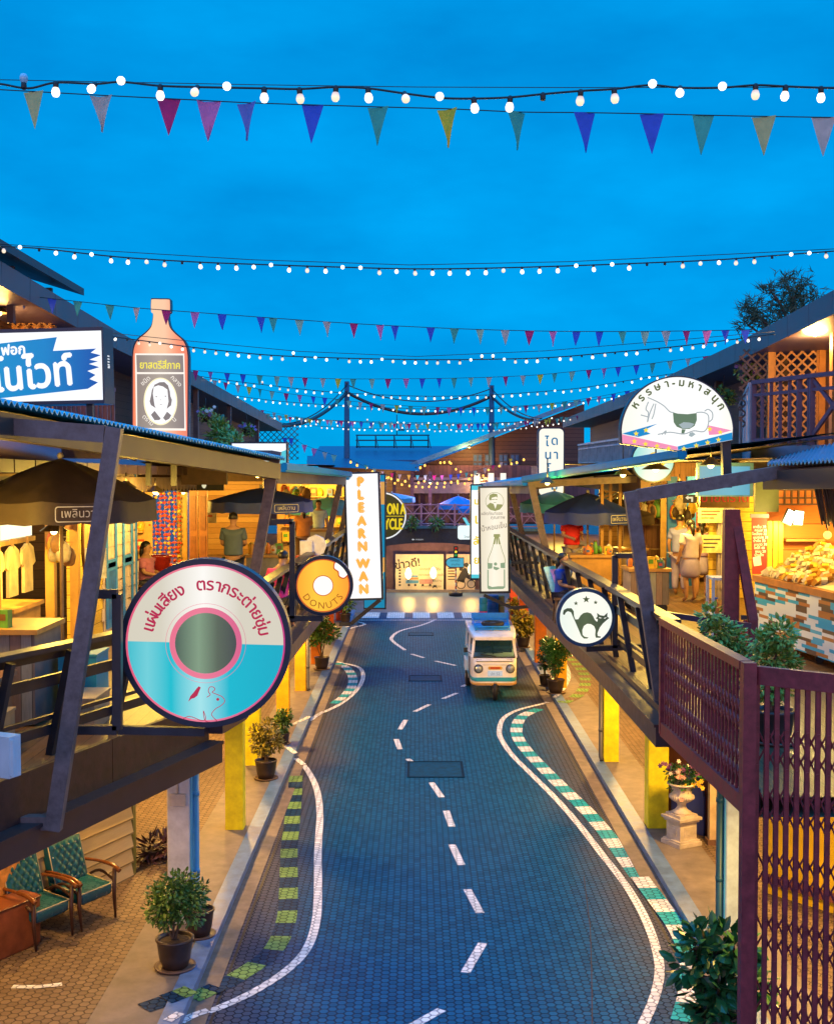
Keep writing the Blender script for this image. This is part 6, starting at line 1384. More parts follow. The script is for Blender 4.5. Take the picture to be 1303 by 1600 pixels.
def light_string(label, poly, Y, xs=None, seed=1, near=False, carrier=None, warm=False, s=1.0, Yend=None):
 r = random.Random(seed); yy = lambda x: Y if Yend is None else Y + (Yend - Y) * (x - poly[0][0]) / (poly[-1][0] - poly[0][0])
 c = P(*poly[len(poly) // 2], Y); t = thing('string_lights', label, 'string lights', c)
 m_ = MB(); m_.tube(curve_px(poly, Y, 6, Yend), .007 if near else .009, 6); m_.build('cable', GREENCAB, t)
 if carrier: m_ = MB(); m_.tube(curve_px(carrier, Y + .01, 3), .0028 if near else .005, 5); m_.build('carrier_wire', GREENCAB, t)
 sp = smooth2(poly, 6, False)
 for i, it in enumerate(xs):
  x, kind = it if isinstance(it, tuple) else (it, None)
  if kind is None: kind = r.choices(['d', 't', 'f', 'n', 'u'], [.62, .14, .14, .06, .04])[0]
  p = P(x, at_px(sp, x), yy(x));
  rot = {'d': (r.uniform(-.12, .12), r.uniform(-.1, .1), r.uniform(0, 6)), 't': (R(-42), r.uniform(-.3, .3), 0), 'f': (R(-80), r.uniform(-.35, .35), 0), 'u': (R(180), r.uniform(-.2, .2), 0), 'n': (R(-15), 0, 0), 'o': (R(180), 0, 0)}[kind]
  if kind == 'n':
   link_mesh('socket', socket_mesh(), t, p, (0, 0, 0), s); continue
  gl = BULB_WARM if warm else (BULB_OFF if kind == 'o' else (BULB_W if (kind == 'f' or r.random() < .6) else BULB_D))
  if near:
   b = link_mesh('bulb', bulb_mesh('n' + gl.name, gl, False), t, p, rot, s); o = bpy.data.objects.new('socket', socket_mesh()); COL.objects.link(o); o.parent = b
  else: link_mesh('bulb', bulb_mesh('f' + gl.name, gl, True), t, p, rot, s)
 return t
light_string('nearest string of big bulbs across the top of the sky', [(-30, 133), (0, 131), (45, 138), (88, 129), (150, 131), (190, 128), (249, 134), (310, 136), (360, 137), (413, 138), (468, 139), (525, 136), (575, 138), (632, 146), (690, 153), (740, 154), (797, 152), (848, 147), (907, 142), (960, 139), (1015, 133), (1062, 137), (1125, 137), (1180, 133), (1227, 135), (1282, 137), (1330, 138)], 7.6,
 [(38, 'o'), (88, 'd'), (149, 't'), (193, 'f'), (251, 'd'), (309, 't'), (358, 'f'), (413, 'd'), (468, 'd'), (525, 'd'), (575, 'd'), (632, 't'), (686, 'f'), (740, 'd'), (797, 'd'), (848, 'n'), (907, 'd'), (959, 'd'), (1016, 'f'), (1062, 't'), (1125, 'f'), (1180, 'd'), (1227, 'd'), (1282, 'd')], 2, True, [(-30, 124), (650, 136), (1330, 136)], s=.82)
light_string('second string of bulbs running from the left roof to the right edge', [(-20, 384), (60, 388), (180, 401), (300, 409), (400, 413), (520, 417), (640, 420), (760, 419), (900, 415), (1030, 410), (1120, 406), (1200, 400), (1320, 391)], 15.4, [6 + i * 27.9 for i in range(47)], 4, False, [(-20, 380), (640, 414), (1320, 388)], s=.78)
light_string('third string of bulbs crossing the shoulders of the bottle sign', [(170, 525), (206, 530), (330, 546), (440, 556), (600, 561), (720, 562), (850, 559), (940, 552), (1060, 541), (1170, 527), (1210, 522)], 18.9, [182 + i * 17.3 for i in range(59)], 5, False, [(170, 520), (650, 557), (1210, 518)], s=.68)
light_string('fourth string of bulbs with its middle at the utility pole tops', [(280, 583), (340, 592), (420, 602), (540, 614), (702, 619), (880, 609), (990, 593), (1075, 580)], 32, [290 + i * 13.4 for i in range(58)], 6, s=.86)
light_string('fifth string of bulbs just above the thick sagging cable', [(300, 608), (420, 625), (543, 634), (727, 640), (880, 630), (965, 619), (1030, 610)], 40, [306 + i * 11 for i in range(65)], 7, s=.9)
light_string('sixth string of bulbs just below the thick sagging cable', [(368, 638), (420, 650), (526, 657), (727, 661), (880, 655), (985, 640)], 47, [372 + i * 9.6 for i in range(63)], 8, s=.92)
light_string('seventh and lowest white bulb string above the steel roof frame', [(398, 653), (462, 663), (586, 670), (755, 671), (844, 664), (915, 652)], 54, [402 + i * 8.4 for i in range(61)], 9, s=.95)
light_string('amber bulb string drooping over the footbridge', [(540, 714), (573, 730), (612, 744), (650, 750), (690, 751), (735, 744), (770, 731), (822, 714)], 57, [548, 558, 573, 583, 592, 603, 612, 622, 633, 654, 663, 673, 683, 695, 705, 715, 733, 745, 763, 780, 798, 807, 818], 10, warm=True, s=1.7)
light_string('upper amber bulb string below the pale roof edge', [(640, 735), (657, 727), (680, 720), (706, 718)], 58.5, [650, 657, 664, 688, 694, 702], 11, warm=True, s=1.7)
light_string('middle amber bulb string above the footbridge posts', [(560, 738), (600, 748), (650, 757), (700, 757), (735, 750)], 58, [564, 574, 585, 596, 607, 617, 628, 640, 650, 660, 671, 682, 694, 704, 715, 726], 14, warm=True, s=1.5)
light_string('short amber bulb string left of the right utility pole', [(700, 726), (740, 740), (765, 738)], 60, [704, 712, 720, 729, 737, 746, 755], 15, warm=True, s=1.5)
PEN = {'blue': (0.0508, 0.102, 0.522), 'slate': (0.174, 0.174, 0.464), 'green': (0.0725, 0.377, 0.275), 'olive': (0.348, 0.478, 0.319), 'tan': (0.609, 0.435, 0.348), 'crimson': (0.609, 0.029, 0.145), 'pink': (0.725, 0.174, 0.377), 'yellow': (0.797, 0.522, 0.0435), 'khaki': (0.58, 0.464, 0.189)}
def penmat(n):
 nm = 'pennant_' + n
 if nm in _ms: return _ms[nm]
 m = M(nm, PEN[n], 0.75, 0.15, 18)
 b = m.node_tree.nodes['Principled BSDF']; out_ = m.node_tree.nodes['Material Output']; tr_ = m.node_tree.nodes.new('ShaderNodeBsdfTranslucent'); mx = m.node_tree.nodes.new('ShaderNodeMixShader'); mx.inputs[0].default_value = .45
 tr_.inputs['Color'].default_value = (*PEN[n], 1); m.node_tree.links.new(b.outputs[0], mx.inputs[1]); m.node_tree.links.new(tr_.outputs[0], mx.inputs[2]); m.node_tree.links.new(mx.outputs[0], out_.inputs['Surface'])
 return m
CYC = ['blue', 'blue', 'green', 'olive', 'tan', 'crimson', 'pink']
def bunting(label, poly, Y, items, w_, h_, seed=1, Yend=None):
 r = random.Random(seed); t = thing('bunting', label, 'bunting', P(*poly[len(poly) // 2], Y)); m_ = MB(); m_.tube(curve_px(poly, Y, 5), .004 if Y < 12 else .006, 5); m_.build('cord', GREENCAB, t)
 sp = smooth2(poly, 5, False)
 for x, cn in items:
  p = P(x, at_px(sp, x), Y); tw = r.uniform(-.5, .5); sw = r.uniform(-.12, .12); B = Basis(p, (math.cos(tw), math.sin(tw), at_px(sp, x - 3) * .008 - at_px(sp, x + 3) * .008), (0, 0, 1))
  mb = MB(); n = 5; rows = []
  hw = w_ / 2 * r.uniform(.93, 1.05); hh = h_ * r.uniform(.95, 1.06); bend = r.uniform(-.5, .5)
  vs = []; fs = []
  for i in range(n + 1):
   s = i / n
   for j in range(4):
    u_ = (j / 3 - .5) * 2 * hw * (1 - s * .985); vs.append(B.p(u_ + sw * s * hh * .4, -s * hh, bend * .42 * w_ * math.sin(s * 2.6 + j * 1.3) ))
  for i in range(n):
   for j in range(3): fs.append((i * 4 + j, (i + 1) * 4 + j, (i + 1) * 4 + j + 1, i * 4 + j + 1))
  mb.add(vs, fs, 0, True); mb.build('pennant', penmat(cn), t)
 return t
bunting('nearest bunting of large pennants hanging under the top bulb string', [(-20, 139), (53, 143), (160, 149), (300, 156), (400, 161), (590, 167), (700, 170), (810, 175), (910, 176), (1020, 178), (1100, 180), (1200, 182), (1330, 184)], 7.9,
 [(53, 'khaki'), (159, 'tan'), (264, 'crimson'), (327, 'pink'), (386, 'slate'), (489, 'blue'), (591, 'green'), (699, 'yellow'), (807, 'green'), (913, 'blue'), (1018, 'blue'), (1098, 'green'), (1193, 'khaki'), (1286, 'tan')], .150, .245, 1)
b2x = [37, 82, 122, 172, 214, 260, 305, 347, 408, 427, 468, 511, 553, 594, 617, 673, 710, 750, 789, 827, 864, 900, 936, 972, 1007, 1040, 1072, 1104, 1133, 1164]
b2c = ['blue', 'blue', 'green', 'green', 'tan', 'crimson', 'pink', 'blue', 'blue', 'green', 'olive', 'tan', 'crimson', 'pink', 'blue', 'blue', 'green', 'olive', 'tan', 'crimson', 'pink', 'blue', 'blue', 'green', 'olive', 'tan', 'crimson', 'pink', 'blue', 'blue']
bunting('second bunting passing in front of the bottle sign neck', [(20, 460), (122, 471), (214, 481), (305, 488), (427, 497), (560, 506), (700, 513), (830, 517), (950, 518), (1080, 517), (1175, 515)], 18.5, list(zip(b2x, b2c)), .140, .225, 2)
def cyc(x0, x1, step, off=0, seed=3, y2='yellow'):
 r = random.Random(seed); o = []; x = x0; i = off
 c2 = ['crimson', 'pink', 'blue', 'blue', 'green', 'olive', 'tan', 'crimson', 'tan', 'yellow', 'green', 'olive']
 while x < x1: o.append((x, c2[i % len(c2)])); x += step * r.uniform(.85, 1.15); i += 1
 return o
bunting('third bunting below the third bulb string', [(295, 578), (380, 585), (450, 589), (540, 592), (700, 591), (820, 587), (900, 580), (1000, 570), (1062, 562), (1180, 547)], 27, cyc(306, 1178, 25.5), .140, .225, 3)
bunting('fourth bunting behind the tops of the utility poles', [(310, 590), (375, 602), (435, 613), (520, 623), (600, 632), (720, 637), (830, 633), (920, 622), (1000, 607)], 35, cyc(318, 998, 19.5, 5, 4), .150, .235, 4)
bunting('fifth bunting between the two lowest white bulb strings', [(365, 634), (440, 650), (540, 658), (640, 662), (760, 662), (860, 655), (930, 645), (985, 632)], 45, cyc(370, 984, 15.5, 2, 5), .150, .235, 5)
bunting('lowest bunting just above the seventh white bulb string', [(405, 640), (470, 652), (560, 660), (660, 663), (780, 661), (880, 651)], 52, cyc(410, 878, 17, 7, 6), .155, .24, 6)
bunting('small far bunting among the amber bulbs over the footbridge', [(568, 725), (600, 737), (640, 742), (700, 742), (745, 735), (800, 716)], 56, cyc(572, 798, 14, 4, 7), .17, .25, 7)
bunting('slanting bunting left of the tall orange letter sign', [(380, 690), (420, 690), (452, 684), (480, 697), (525, 712)], 40, [(445, 'blue'), (455, 'blue'), (476, 'pink'), (491, 'pink'), (508, 'tan'), (522, 'olive')], .20, .26, 8)
# tuk tuk
def loft(mb, secs, mi=0, smooth=True, cap=True):
 o = len(mb.v); n = len(secs[0])
 for s in secs: mb.v.extend([Vector(p) for p in s])
 for i in range(len(secs) - 1):
  for k in range(n):
   k2 = (k + 1) % n; mb.f.append([o + i * n + k, o + i * n + k2, o + (i + 1) * n + k2, o + (i + 1) * n + k]); mb.m.append(mi); mb.sm.append(smooth)
 if cap:
  mb.f.append([o + k for k in range(n)][::-1]); mb.m.append(mi); mb.sm.append(False); e_ = o + (len(secs) - 1) * n
  mb.f.append([e_ + k for k in range(n)]); mb.m.append(mi); mb.sm.append(False)
TX, TY = 1.95, 30.5
def sec(y, w_, z0, z1, r): return [(TX + a, TY + y, (z0 + z1) / 2 + b) for a, b in rrect(w_, z1 - z0, r, 5)]
tk = thing('tuk_tuk', 'small white three wheeled tuk tuk with a blue roof rack on the road', 'tuk tuk', (TX, TY, 0))
WHITEP = M('tuktuk_white_paint', (0.90, 0.88, 0.85), 0.3, 0.06, 4, coat=.4); TEALP = M('tuktuk_teal_paint', (0.03, 0.36, 0.50), 0.3, 0.08, 4, coat=.3); CREAMP = M('tuktuk_cream_paint', (0.60, 0.50, 0.36), 0.35, .1, 4)
m_ = MB(); loft(m_, [sec(.00, .86, .46, .92, .14), sec(.03, 1.00, .40, 1.02, .14), sec(.12, 1.10, .37, 1.08, .12), sec(.35, 1.17, .36, 1.10, .08), sec(1.2, 1.22, .36, 1.10, .06), sec(1.3, 1.22, .36, 1.10, .06)], 0)
m_.build('body', WHITEP, tk)
m_ = MB(); m_.bx(TX - .46, TX + .46, TY - .004, TY + .05, 1.005, 1.012); m_.bx(TX - .30, TX + .34, TY - .006, TY + .02, .915, .92); m_.build('panel_gap', DARK, tk)
m_ = MB(); [m_.bx(TX + sx * .612 - .012, TX + sx * .612 + .012, TY + .42, TY + .43, .45, 1.08) for sx in (-1, 1)]; m_.build('door_gap', DARK, tk)
m_ = MB(); loft(m_, [sec(1.3, 1.22, .42, 1.05, .05), sec(2.85, 1.24, .42, 1.05, .05)], 0, False); m_.build('rear_body', TEALP, tk)
m_ = MB()
for z, hh in ((.55, .10),): loft(m_, [[(TX + a, TY + y, z + b) for a, b in rrect(w_, hh, .02, 2)] for y, w_ in ((-.014, .88), (.018, 1.018), (.11, 1.12), (.35, 1.185), (1.3, 1.236))], 0, True)
m_.build('teal_stripe', TEALP, tk)
m_ = MB(); loft(m_, [[(TX + a, TY + y, .43 + b) for a, b in rrect(w_, .05, .02, 2)] for y, w_ in ((-.03, .88), (.005, 1.03), (.11, 1.13), (.35, 1.19))], 0, True); m_.build('bumper', M('bumper_yellow_red', (0.55, 0.30, 0.08), .35), tk)
for sx in (-.40, .40):
 m_ = MB(); ax = Matrix.Rotation(R(90), 3, 'X'); m_.lathe((TX + sx, TY + .04, .82), [(.115, -.02), (.115, .05), (.095, .075)], 20, axis=ax); h_ = m_.build('headlight', M('headlight_black_rim', (0.03, 0.03, 0.035), .3), tk)
 g_ = MB(); g_.lathe((TX + sx, TY - .036, .82), [(.093, 0), (.07, .025), (.02, .036)], 18, axis=ax); g_.build('lens', M('headlight_glass', (0.45, 0.50, 0.52), .08, .25, 30, metal=.5), h_)
 m_ = MB(); m_.box((TX + sx * .95, TY + .085, 1.03), (.13, .03, .045)); m_.build('indicator', M('indicator_amber', (0.35, 0.14, 0.08), .3), tk)
m_ = MB(); m_.prism(Basis((TX + .02, TY - .012, .84)), rrect(.36, .075, .035, 5), -.03, 0); em_ = m_.build('badge', M('badge_yellow', (0.70, 0.45, 0.05), .4), tk); m_ = MB(); m_.prism(Basis((TX + .02, TY - .013, .84)), rrect(.26, .045, .02, 5), -.01, .004); m_.build('badge_centre', M('badge_red', (0.55, 0.06, 0.02), .4), em_)
m_ = MB(); m_.prism(Basis((TX + .02, TY - .014, .70)), rect(-.18, .18, -.07, .07), -.03, 0); pl_ = m_.build('number_plate', M('plate_white', (0.68, 0.66, 0.68), .4), tk); m_ = MB(); put_text(m_, Basis((TX + .02, TY - .014, .69)), 'ปก 52', .10, 0, -.03, .003); m_.build('lettering', M('plate_ink', (0.15, 0.2, 0.3), .5), pl_)
m_ = MB()
wz0, wz1 = 1.08, 1.50; wy0, wy1 = .14, .36; fw0, fw1 = .55, .50
for sx in (-1, 1): m_.bar((TX + sx * fw0, TY + wy0, wz0), (TX + sx * fw1, TY + wy1, wz1 + .04), .07, .06, up=(0, 1, 0)); m_.bar((TX + sx * .59, TY + 1.28, 1.05), (TX + sx * .56, TY + 1.28, 1.56), .06, .06, up=(0, 1, 0)); m_.bar((TX + sx * .60, TY + 2.82, 1.0), (TX + sx * .57, TY + 2.82, 1.56), .05, .05, up=(0, 1, 0))
m_.bar((TX - fw0, TY + wy0, wz0), (TX + fw0, TY + wy0, wz0), .05, .05); m_.build('window_pillars', WHITEP, tk)
m_ = MB(); m_.add([(TX - .52, TY + wy0 + .01, wz0 + .02), (TX + .52, TY + wy0 + .01, wz0 + .02), (TX + .47, TY + wy1, wz1 + .02), (TX - .47, TY + wy1, wz1 + .02)], [(0, 1, 2, 3)])
gm, gt_, gb = node_mat('windscreen_glass'); gb.inputs['Base Color'].default_value = (.06, .20, .34, 1); gb.inputs['Transmission Weight'].default_value = .85; gb.inputs['Roughness'].default_value = .03; gb.inputs['IOR'].default_value = 1.12
ws = m_.build('windscreen', gm, tk); m_ = MB(); gk = [(TX - .53, TY + wy0 - .012, wz0 + .01), (TX + .53, TY + wy0 - .012, wz0 + .01), (TX + .48, TY + wy1 - .012, wz1 + .02), (TX - .48, TY + wy1 - .012, wz1 + .02)]; [m_.bar(gk[i], gk[(i + 1) % 4], .035, .03) for i in range(4)]; m_.build('gasket', DARK, ws)
m_ = MB(); m_.box((TX - .04, TY + .27, 1.32), (.055, .006, .30), rot=Matrix.Rotation(R(-27), 3, 'X')); m_.build('tax_sticker', M('sticker_cream', (0.6, 0.55, 0.3), .5, .4, 40), ws)
m_ = MB(); m_.bar((TX + .05, TY + .10, 1.12), (TX - .34, TY + .125, 1.16), .018, .018); m_.build('wiper', DARK, tk)
m_ = MB(); rs = lambda y, w_, z, th: [(TX + a, TY + y, z + b) for a, b in rrect(w_, th, min(.045, th * .45), 4)]
loft(m_, [rs(.16, .98, 1.555, .07), rs(.22, 1.06, 1.57, .11), rs(.5, 1.16, 1.60, .14), rs(1.2, 1.24, 1.63, .15), rs(2.8, 1.26, 1.64, .14), rs(2.95, 1.20, 1.62, .08)]); m_.build('roof', WHITEP, tk)
m_ = MB(); m_.box((TX, TY + .95, .95), (1.0, .35, .5)); m_.box((TX, TY + 1.15, 1.2), (1.0, .10, .35)); m_.build('seat', M('seat_dark_blue', (0.02, 0.05, 0.12), .5), tk)
m_ = MB(); m_.box((TX - .22, TY + 1.25, 1.30), (.36, .03, .36)); m_.build('blue_partition', M('partition_blue', (0.05, 0.25, 0.6), .4), tk)
m_ = MB(); m_.tube([(TX, TY + .35, .9), (TX, TY + .55, 1.12)], .02, 6); m_.tube([(TX - .25, TY + .52, 1.14), (TX + .25, TY + .52, 1.14)], .015, 6); m_.build('handlebar', DARK, tk)
m_ = MB(); m_.box((TX, TY + 2.8, 1.25), (1.1, .03, .6)); m_.box((TX, TY + 1.3, .75), (1.12, .04, .55)); m_.build('added_dark_panel', M('added_panel_navy', (.015, .04, .09), .5), tk)  # dark panels added inside so the cab looks dark through the windscreen
RACK = M('rack_blue_paint', (0.02, 0.30, 0.80), .35, .1, 5)
m_ = MB()
for z in (1.72, 1.79):
 m_.tube([(TX - .44, TY + .75, z), (TX + .44, TY + .75, z), (TX + .47, TY + 1.95, z + .06), (TX - .47, TY + 1.95, z + .06), (TX - .44, TY + .75, z)], .018, 6)
for a, b in ((-.44, .75), (.44, .75), (.47, 1.95), (-.47, 1.95), (0, .75)): m_.tube([(TX + a, TY + b, 1.66), (TX + a, TY + b, 1.80 if b < 1 else 1.96)], .016, 6)
m_.build('roof_rack', RACK, tk)
m_ = MB(); m_.box((TX, TY + 2.0, 1.90), (.98, .03, .20)); m_.box((TX, TY + 1.4, 1.74), (.92, 1.1, .02)); m_.build('rack_board', RACK, tk)
m_ = MB(); prof = [(.24 + .06 * math.cos(a), .06 * math.sin(a)) for a in [2 * math.pi * i / 12 for i in range(13)]]; m_.lathe((TX + .02, TY + 1.05, 1.83), prof, 24, cap=False); sp_ = m_.build('spare_tyre', M('tyre_black', (0.02, 0.02, 0.022), .6), tk); m_ = MB(); m_.lathe((TX + .02, TY + 1.05, 1.81), [(.2, -.01), (.22, .02), (.1, .045), (.02, .05)], 20); m_.build('rim', M('rim_grey_blue', (.2, .27, .35), .35), sp_)
def wheel(nm, x, y, r_, w_, fender=None):
 ax = Matrix.Rotation(R(90), 3, 'Y'); m_ = MB(); m_.lathe((x, y, r_), [(r_ * .62, -w_ * .45), (r_ * .92, -w_ * .5), (r_, -w_ * .3), (r_, w_ * .3), (r_ * .92, w_ * .5), (r_ * .62, w_ * .45)], 24, axis=ax); o = m_.build(nm, M('tyre_black', (0.02, 0.02, 0.022), .6), tk)
 m_ = MB(); m_.lathe((x, y, r_), [(r_ * .6, -w_ * .42), (r_ * .6, w_ * .42)], 20, axis=ax); m_.lathe((x, y, r_), [(r_ * .2, -w_ * .52), (r_ * .2, w_ * .52)], 12, axis=ax); m_.build('rim', M('rim_cream', (.45, .42, .36), .4), o)
wheel('front_wheel', TX + .02, TY + .12, .25, .11); wheel('rear_wheel', TX - .57, TY + 2.25, .27, .14); wheel('rear_wheel', TX + .57, TY + 2.25, .27, .14)
m_ = MB(); m_.bar((TX + .02 - .09, TY + .12, .25), (TX - .07, TY + .25, .62), .03, .05); m_.bar((TX + .02 + .09, TY + .12, .25), (TX + .11, TY + .25, .62), .03, .05); m_.box((TX + .02, TY + .16, .40), (.18, .28, .05)); m_.build('front_fork', DARK, tk)
for sx in (-1, 1):
 m_ = MB(); m_.box((TX + sx * .60, TY + 2.2, .62), (.14, .75, .28)); m_.build('fender', WHITEP, tk)
 m_ = MB(); m_.tube([(TX + sx * .56, TY + .3, 1.15), (TX + sx * .70, TY + .22, 1.25)], .01, 5); m_.box((TX + sx * .72, TY + .2, 1.27), (.09, .03, .12)); m_.build('mirror', DARK, tk)
# plants
def leaf_cloud(mb, clumps, n, L, Wd, rng, mi=0, droop=.2):
 tot = sum(r ** 2 for _, r in clumps)
 for c, r in clumps:
  for i in range(int(n * r * r / tot)):
   v = Vector((rng.gauss(0, 1), rng.gauss(0, 1), rng.gauss(0, 1))).normalized(); p = Vector(c) + v * r * (rng.random() ** .45)
   d = (v + Vector((rng.uniform(-.7, .7), rng.uniform(-.7, .7), rng.uniform(-.5, .5) - droop))).normalized(); s = d.cross(Vector((rng.uniform(-1, 1), rng.uniform(-1, 1), 1))).normalized(); u_ = s.cross(d)
   l, w_ = L * rng.uniform(.7, 1.25), Wd * rng.uniform(.75, 1.2)
   mb.add([p, p + d * l * .35 + s * w_ * .5 - u_ * w_ * .12, p + d * l * .75 + s * w_ * .38, p + d * l, p + d * l * .75 - s * w_ * .38, p + d * l * .35 - s * w_ * .5 - u_ * w_ * .12, p + d * l * .5 + u_ * w_ * .12], [(0, 1, 6), (1, 2, 6), (2, 3, 6), (3, 4, 6), (4, 5, 6), (5, 0, 6)], mi)
LG = leafmat('leaf_green', (0.03, 0.095, 0.012), (0.12, 0.25, 0.035)); LD = leafmat('leaf_dark_green', (0.010, 0.065, 0.018), (0.04, 0.16, 0.04), .28); LY = leafmat('leaf_golden', (0.10, 0.11, 0.015), (0.36, 0.28, 0.04)); LM = leafmat('leaf_mid', (0.09, 0.19, 0.02), (0.34, 0.42, 0.07)); LP = leafmat('leaf_purple', (0.03, 0.012, 0.02), (0.09, 0.03, 0.04))
BARK = M('bark_brown', (0.12, 0.075, 0.045), .8, .3, 14, .5); POTM = M('dark_glazed_pot', (0.045, 0.030, 0.026), .35, .25, 5); SOIL = M('soil', (0.05, 0.035, 0.025), .9, .4, 30, .6); SAUC = M('saucer_clay', (0.12, 0.075, 0.055), .5)
def potted(label, base, pr_, ph, clumps, n, L, Wd, lm, stems=3, seed=1, rough_=False, pot=True, cat='potted plant'):
 r = random.Random(seed); b = Vector(base); t = thing('potted_plant', label, cat, b)
 if pot:
  m_ = MB(); m_.lathe(b, [(pr_ * .70, .02), (pr_ * .86, ph * .35), (pr_, ph * .9), (pr_ * 1.06, ph * .93), (pr_ * 1.06, ph), (pr_ * .92, ph), (pr_ * .90, ph * .9)], 24); p_ = m_.build('pot', POTM, t)
  m_ = MB(); m_.lathe(b, [(pr_ * .91, ph * .885), (pr_ * .5, ph * .93), (.01, ph * .94)], 16, cap=False); m_.build('soil', SOIL, p_)
  m_ = MB(); m_.lathe(b, [(pr_ * .85, 0), (pr_ * 1.1, .012), (pr_ * 1.15, .035), (pr_ * 1.05, .035), (pr_ * .9, .02)], 24); m_.build('saucer', SAUC, t)
 cl = [(b + Vector(c), rr_) for c, rr_ in clumps]
 m_ = MB()
 for i in range(stems):
  c, rr_ = cl[i % len(cl)]; a = b + Vector((r.uniform(-.03, .03), r.uniform(-.03, .03), ph * .85)); mid = a.lerp(c, .5) + Vector((r.uniform(-.05, .05), r.uniform(-.05, .05), 0)); m_.tube(smooth_pts([a, mid, c], 4), [.018 - .012 * k / 8 for k in range(9)], 6)
 for i in range(stems * 4):
  c, rr_ = cl[i % len(cl)]; v = Vector((r.gauss(0, 1), r.gauss(0, 1), r.gauss(0, .7))).normalized(); m_.tube([c - Vector((0, 0, rr_ * .5)), c + v * rr_ * .8], [.008, .003], 5)
 m_.build('stems', BARK, t)
 m_ = MB(); leaf_cloud(m_, cl, n, L, Wd, r); m_.build('foliage', lm, t)
 return t
z1 = PZH
q = PZ(274, 1512, z1); potted('round leafy ficus bush in a dark pot before the white pillar', q, .21, .36, [((0, 0, .78), .24), ((-.16, 0, .68), .18), ((.17, .03, .66), .19), ((0, -.08, .95), .19), ((.10, .05, .95), .17), ((-.1, 0, .60), .14), ((.20, 0, .84), .15), ((-.2, .02, .84), .14)], 2000, .062, .032, LG, 4, 11)
q = PZ(312, 1462, z1); potted('dark empty looking pot half hidden behind the ficus bush', q, .18, .34, [((0, 0, .5), .08), ((.05, 0, .6), .07)], 120, .07, .035, LD, 2, 12)
q = PZ(238, 1345, z1); potted('low dark purple bromeliad behind the white pillar', q + Vector((0, 0, -.02)), .15, .2, [((.30, 0, .18), .17), ((-.02, 0, .18), .17), ((.15, .1, .22), .15)], 190, .24, .05, LP, 3, 13)
q = PZ(416, 1217, z1); potted('golden leaved plant in a dark pot by the third left pillar', q, .20, .36, [((-.05, 0, .65), .22), ((.12, 0, .72), .2), ((-.14, 0, .85), .16), ((.05, 0, .95), .16)], 900, .085, .045, LY, 5, 14)
q = PZ(441, 1163, z1); potted('small dark bush in front of the donut sign bracket', q, .16, .25, [((0, 0, .45), .20), ((.05, 0, .62), .15)], 500, .08, .04, LG, 3, 15)
q = PZ(503, 1046, z1); potted('leafy shrub in a brown pot beside the amber left pillar', q, .21, .36, [((0, 0, 1.1), .36), ((-.2, 0, .95), .26), ((.22, 0, 1.05), .28), ((.05, 0, 1.45), .26), ((-.15, 0, 1.35), .22)], 1100, .11, .06, LG, 6, 16)
q = PZ(540, 975, z1); potted('green pot plant before the far red pillar on the left', q, .2, .4, [((0, 0, .8), .35), ((-.3, 0, .9), .3), ((.1, 0, 1.2), .3)], 700, .13, .07, LG, 4, 17)
q = PZ(868, 1083, z1); potted('tall dark bushy plant in a brown pot right of the tuk tuk', q, .22, .36, [((0, 0, .65), .17), ((.02, 0, .9), .22), ((-.1, 0, 1.12), .24), ((.16, 0, 1.12), .24), ((-.2, 0, 1.25), .18), ((.25, 0, 1.25), .16)], 1500, .09, .045, LD, 5, 18)
q = PZ(851, 1072, z1); potted('slender dark plant behind the grey downpipe right of the tuk tuk', q, .15, .3, [((0, 0, .6), .15), ((-.02, 0, .85), .16), ((0, 0, 1.1), .14)], 500, .09, .045, LD, 3, 19)
q = PZ(817, 1012, z1); potted('yellow leaved croton in a brown pot between the orange pillars', q, .22, .36, [((0, 0, .65), .28), ((-.22, 0, .75), .22), ((.22, 0, .72), .22), ((0, 0, .98), .2)], 900, .16, .06, LY, 5, 20)
q = PZ(806, 972, z1); potted('small yellow croton beside the dark red right pillar', q, .18, .3, [((0, 0, .55), .25), ((-.1, 0, .7), .2)], 450, .14, .06, LY, 3, 21)
q = P(1128, 1062, 12.0); potted('leafy deck shrub behind the thin bars of the burgundy fence', (q.x, 12.0, DECKZ), .20, .32, [((0, 0, .62), .20), ((-.18, 0, .75), .16), ((.17, 0, .72), .17), ((-.05, 0, .95), .17), ((.1, 0, .9), .14), ((-.12, 0, 1.12), .12)], 1500, .07, .034, LM, 6, 22)
q = P(1208, 1062, 11.4); potted('upright deck shrub in front of the mosaic market stall', (q.x, 11.4, DECKZ), .20, .32, [((0, 0, .55), .17), ((0, 0, .8), .18), ((.05, 0, 1.02), .15), ((-.1, 0, .95), .12), ((.14, 0, .72), .12)], 1400, .07, .034, LM, 6, 23)
q = PZ(1115, 1625, 0.05); potted('big glossy dark green shrub at the lower right before the gate', q, .24, .3, [((0, 0, .55), .26), ((-.18, 0, .75), .22), ((.2, -.02, .72), .24), ((-.02, 0, .95), .22), ((.2, 0, .98), .20), ((-.2, 0, 1.0), .15), ((.38, .0, .6), .2), ((.0, -.05, .3), .25)], 430, .19, .11, LD, 6, 24)
q = PZ(1064, 1318, z1); t = thing('stone_urn', 'white stone urn on a square pedestal full of flowers', 'urn', q)
STONE = M('urn_stone', (0.52, 0.46, 0.40), .6, .18, 7, .3)
rz_ = R(28); m_ = MB()
for w_, a, b in ((.44, 0, .06), (.40, .06, .09), (.32, .09, .36), (.38, .36, .40), (.44, .40, .44), (.34, .44, .48)): m_.box((q.x, q.y, q.z + (a + b) / 2), (w_, w_, b - a), rz=rz_)
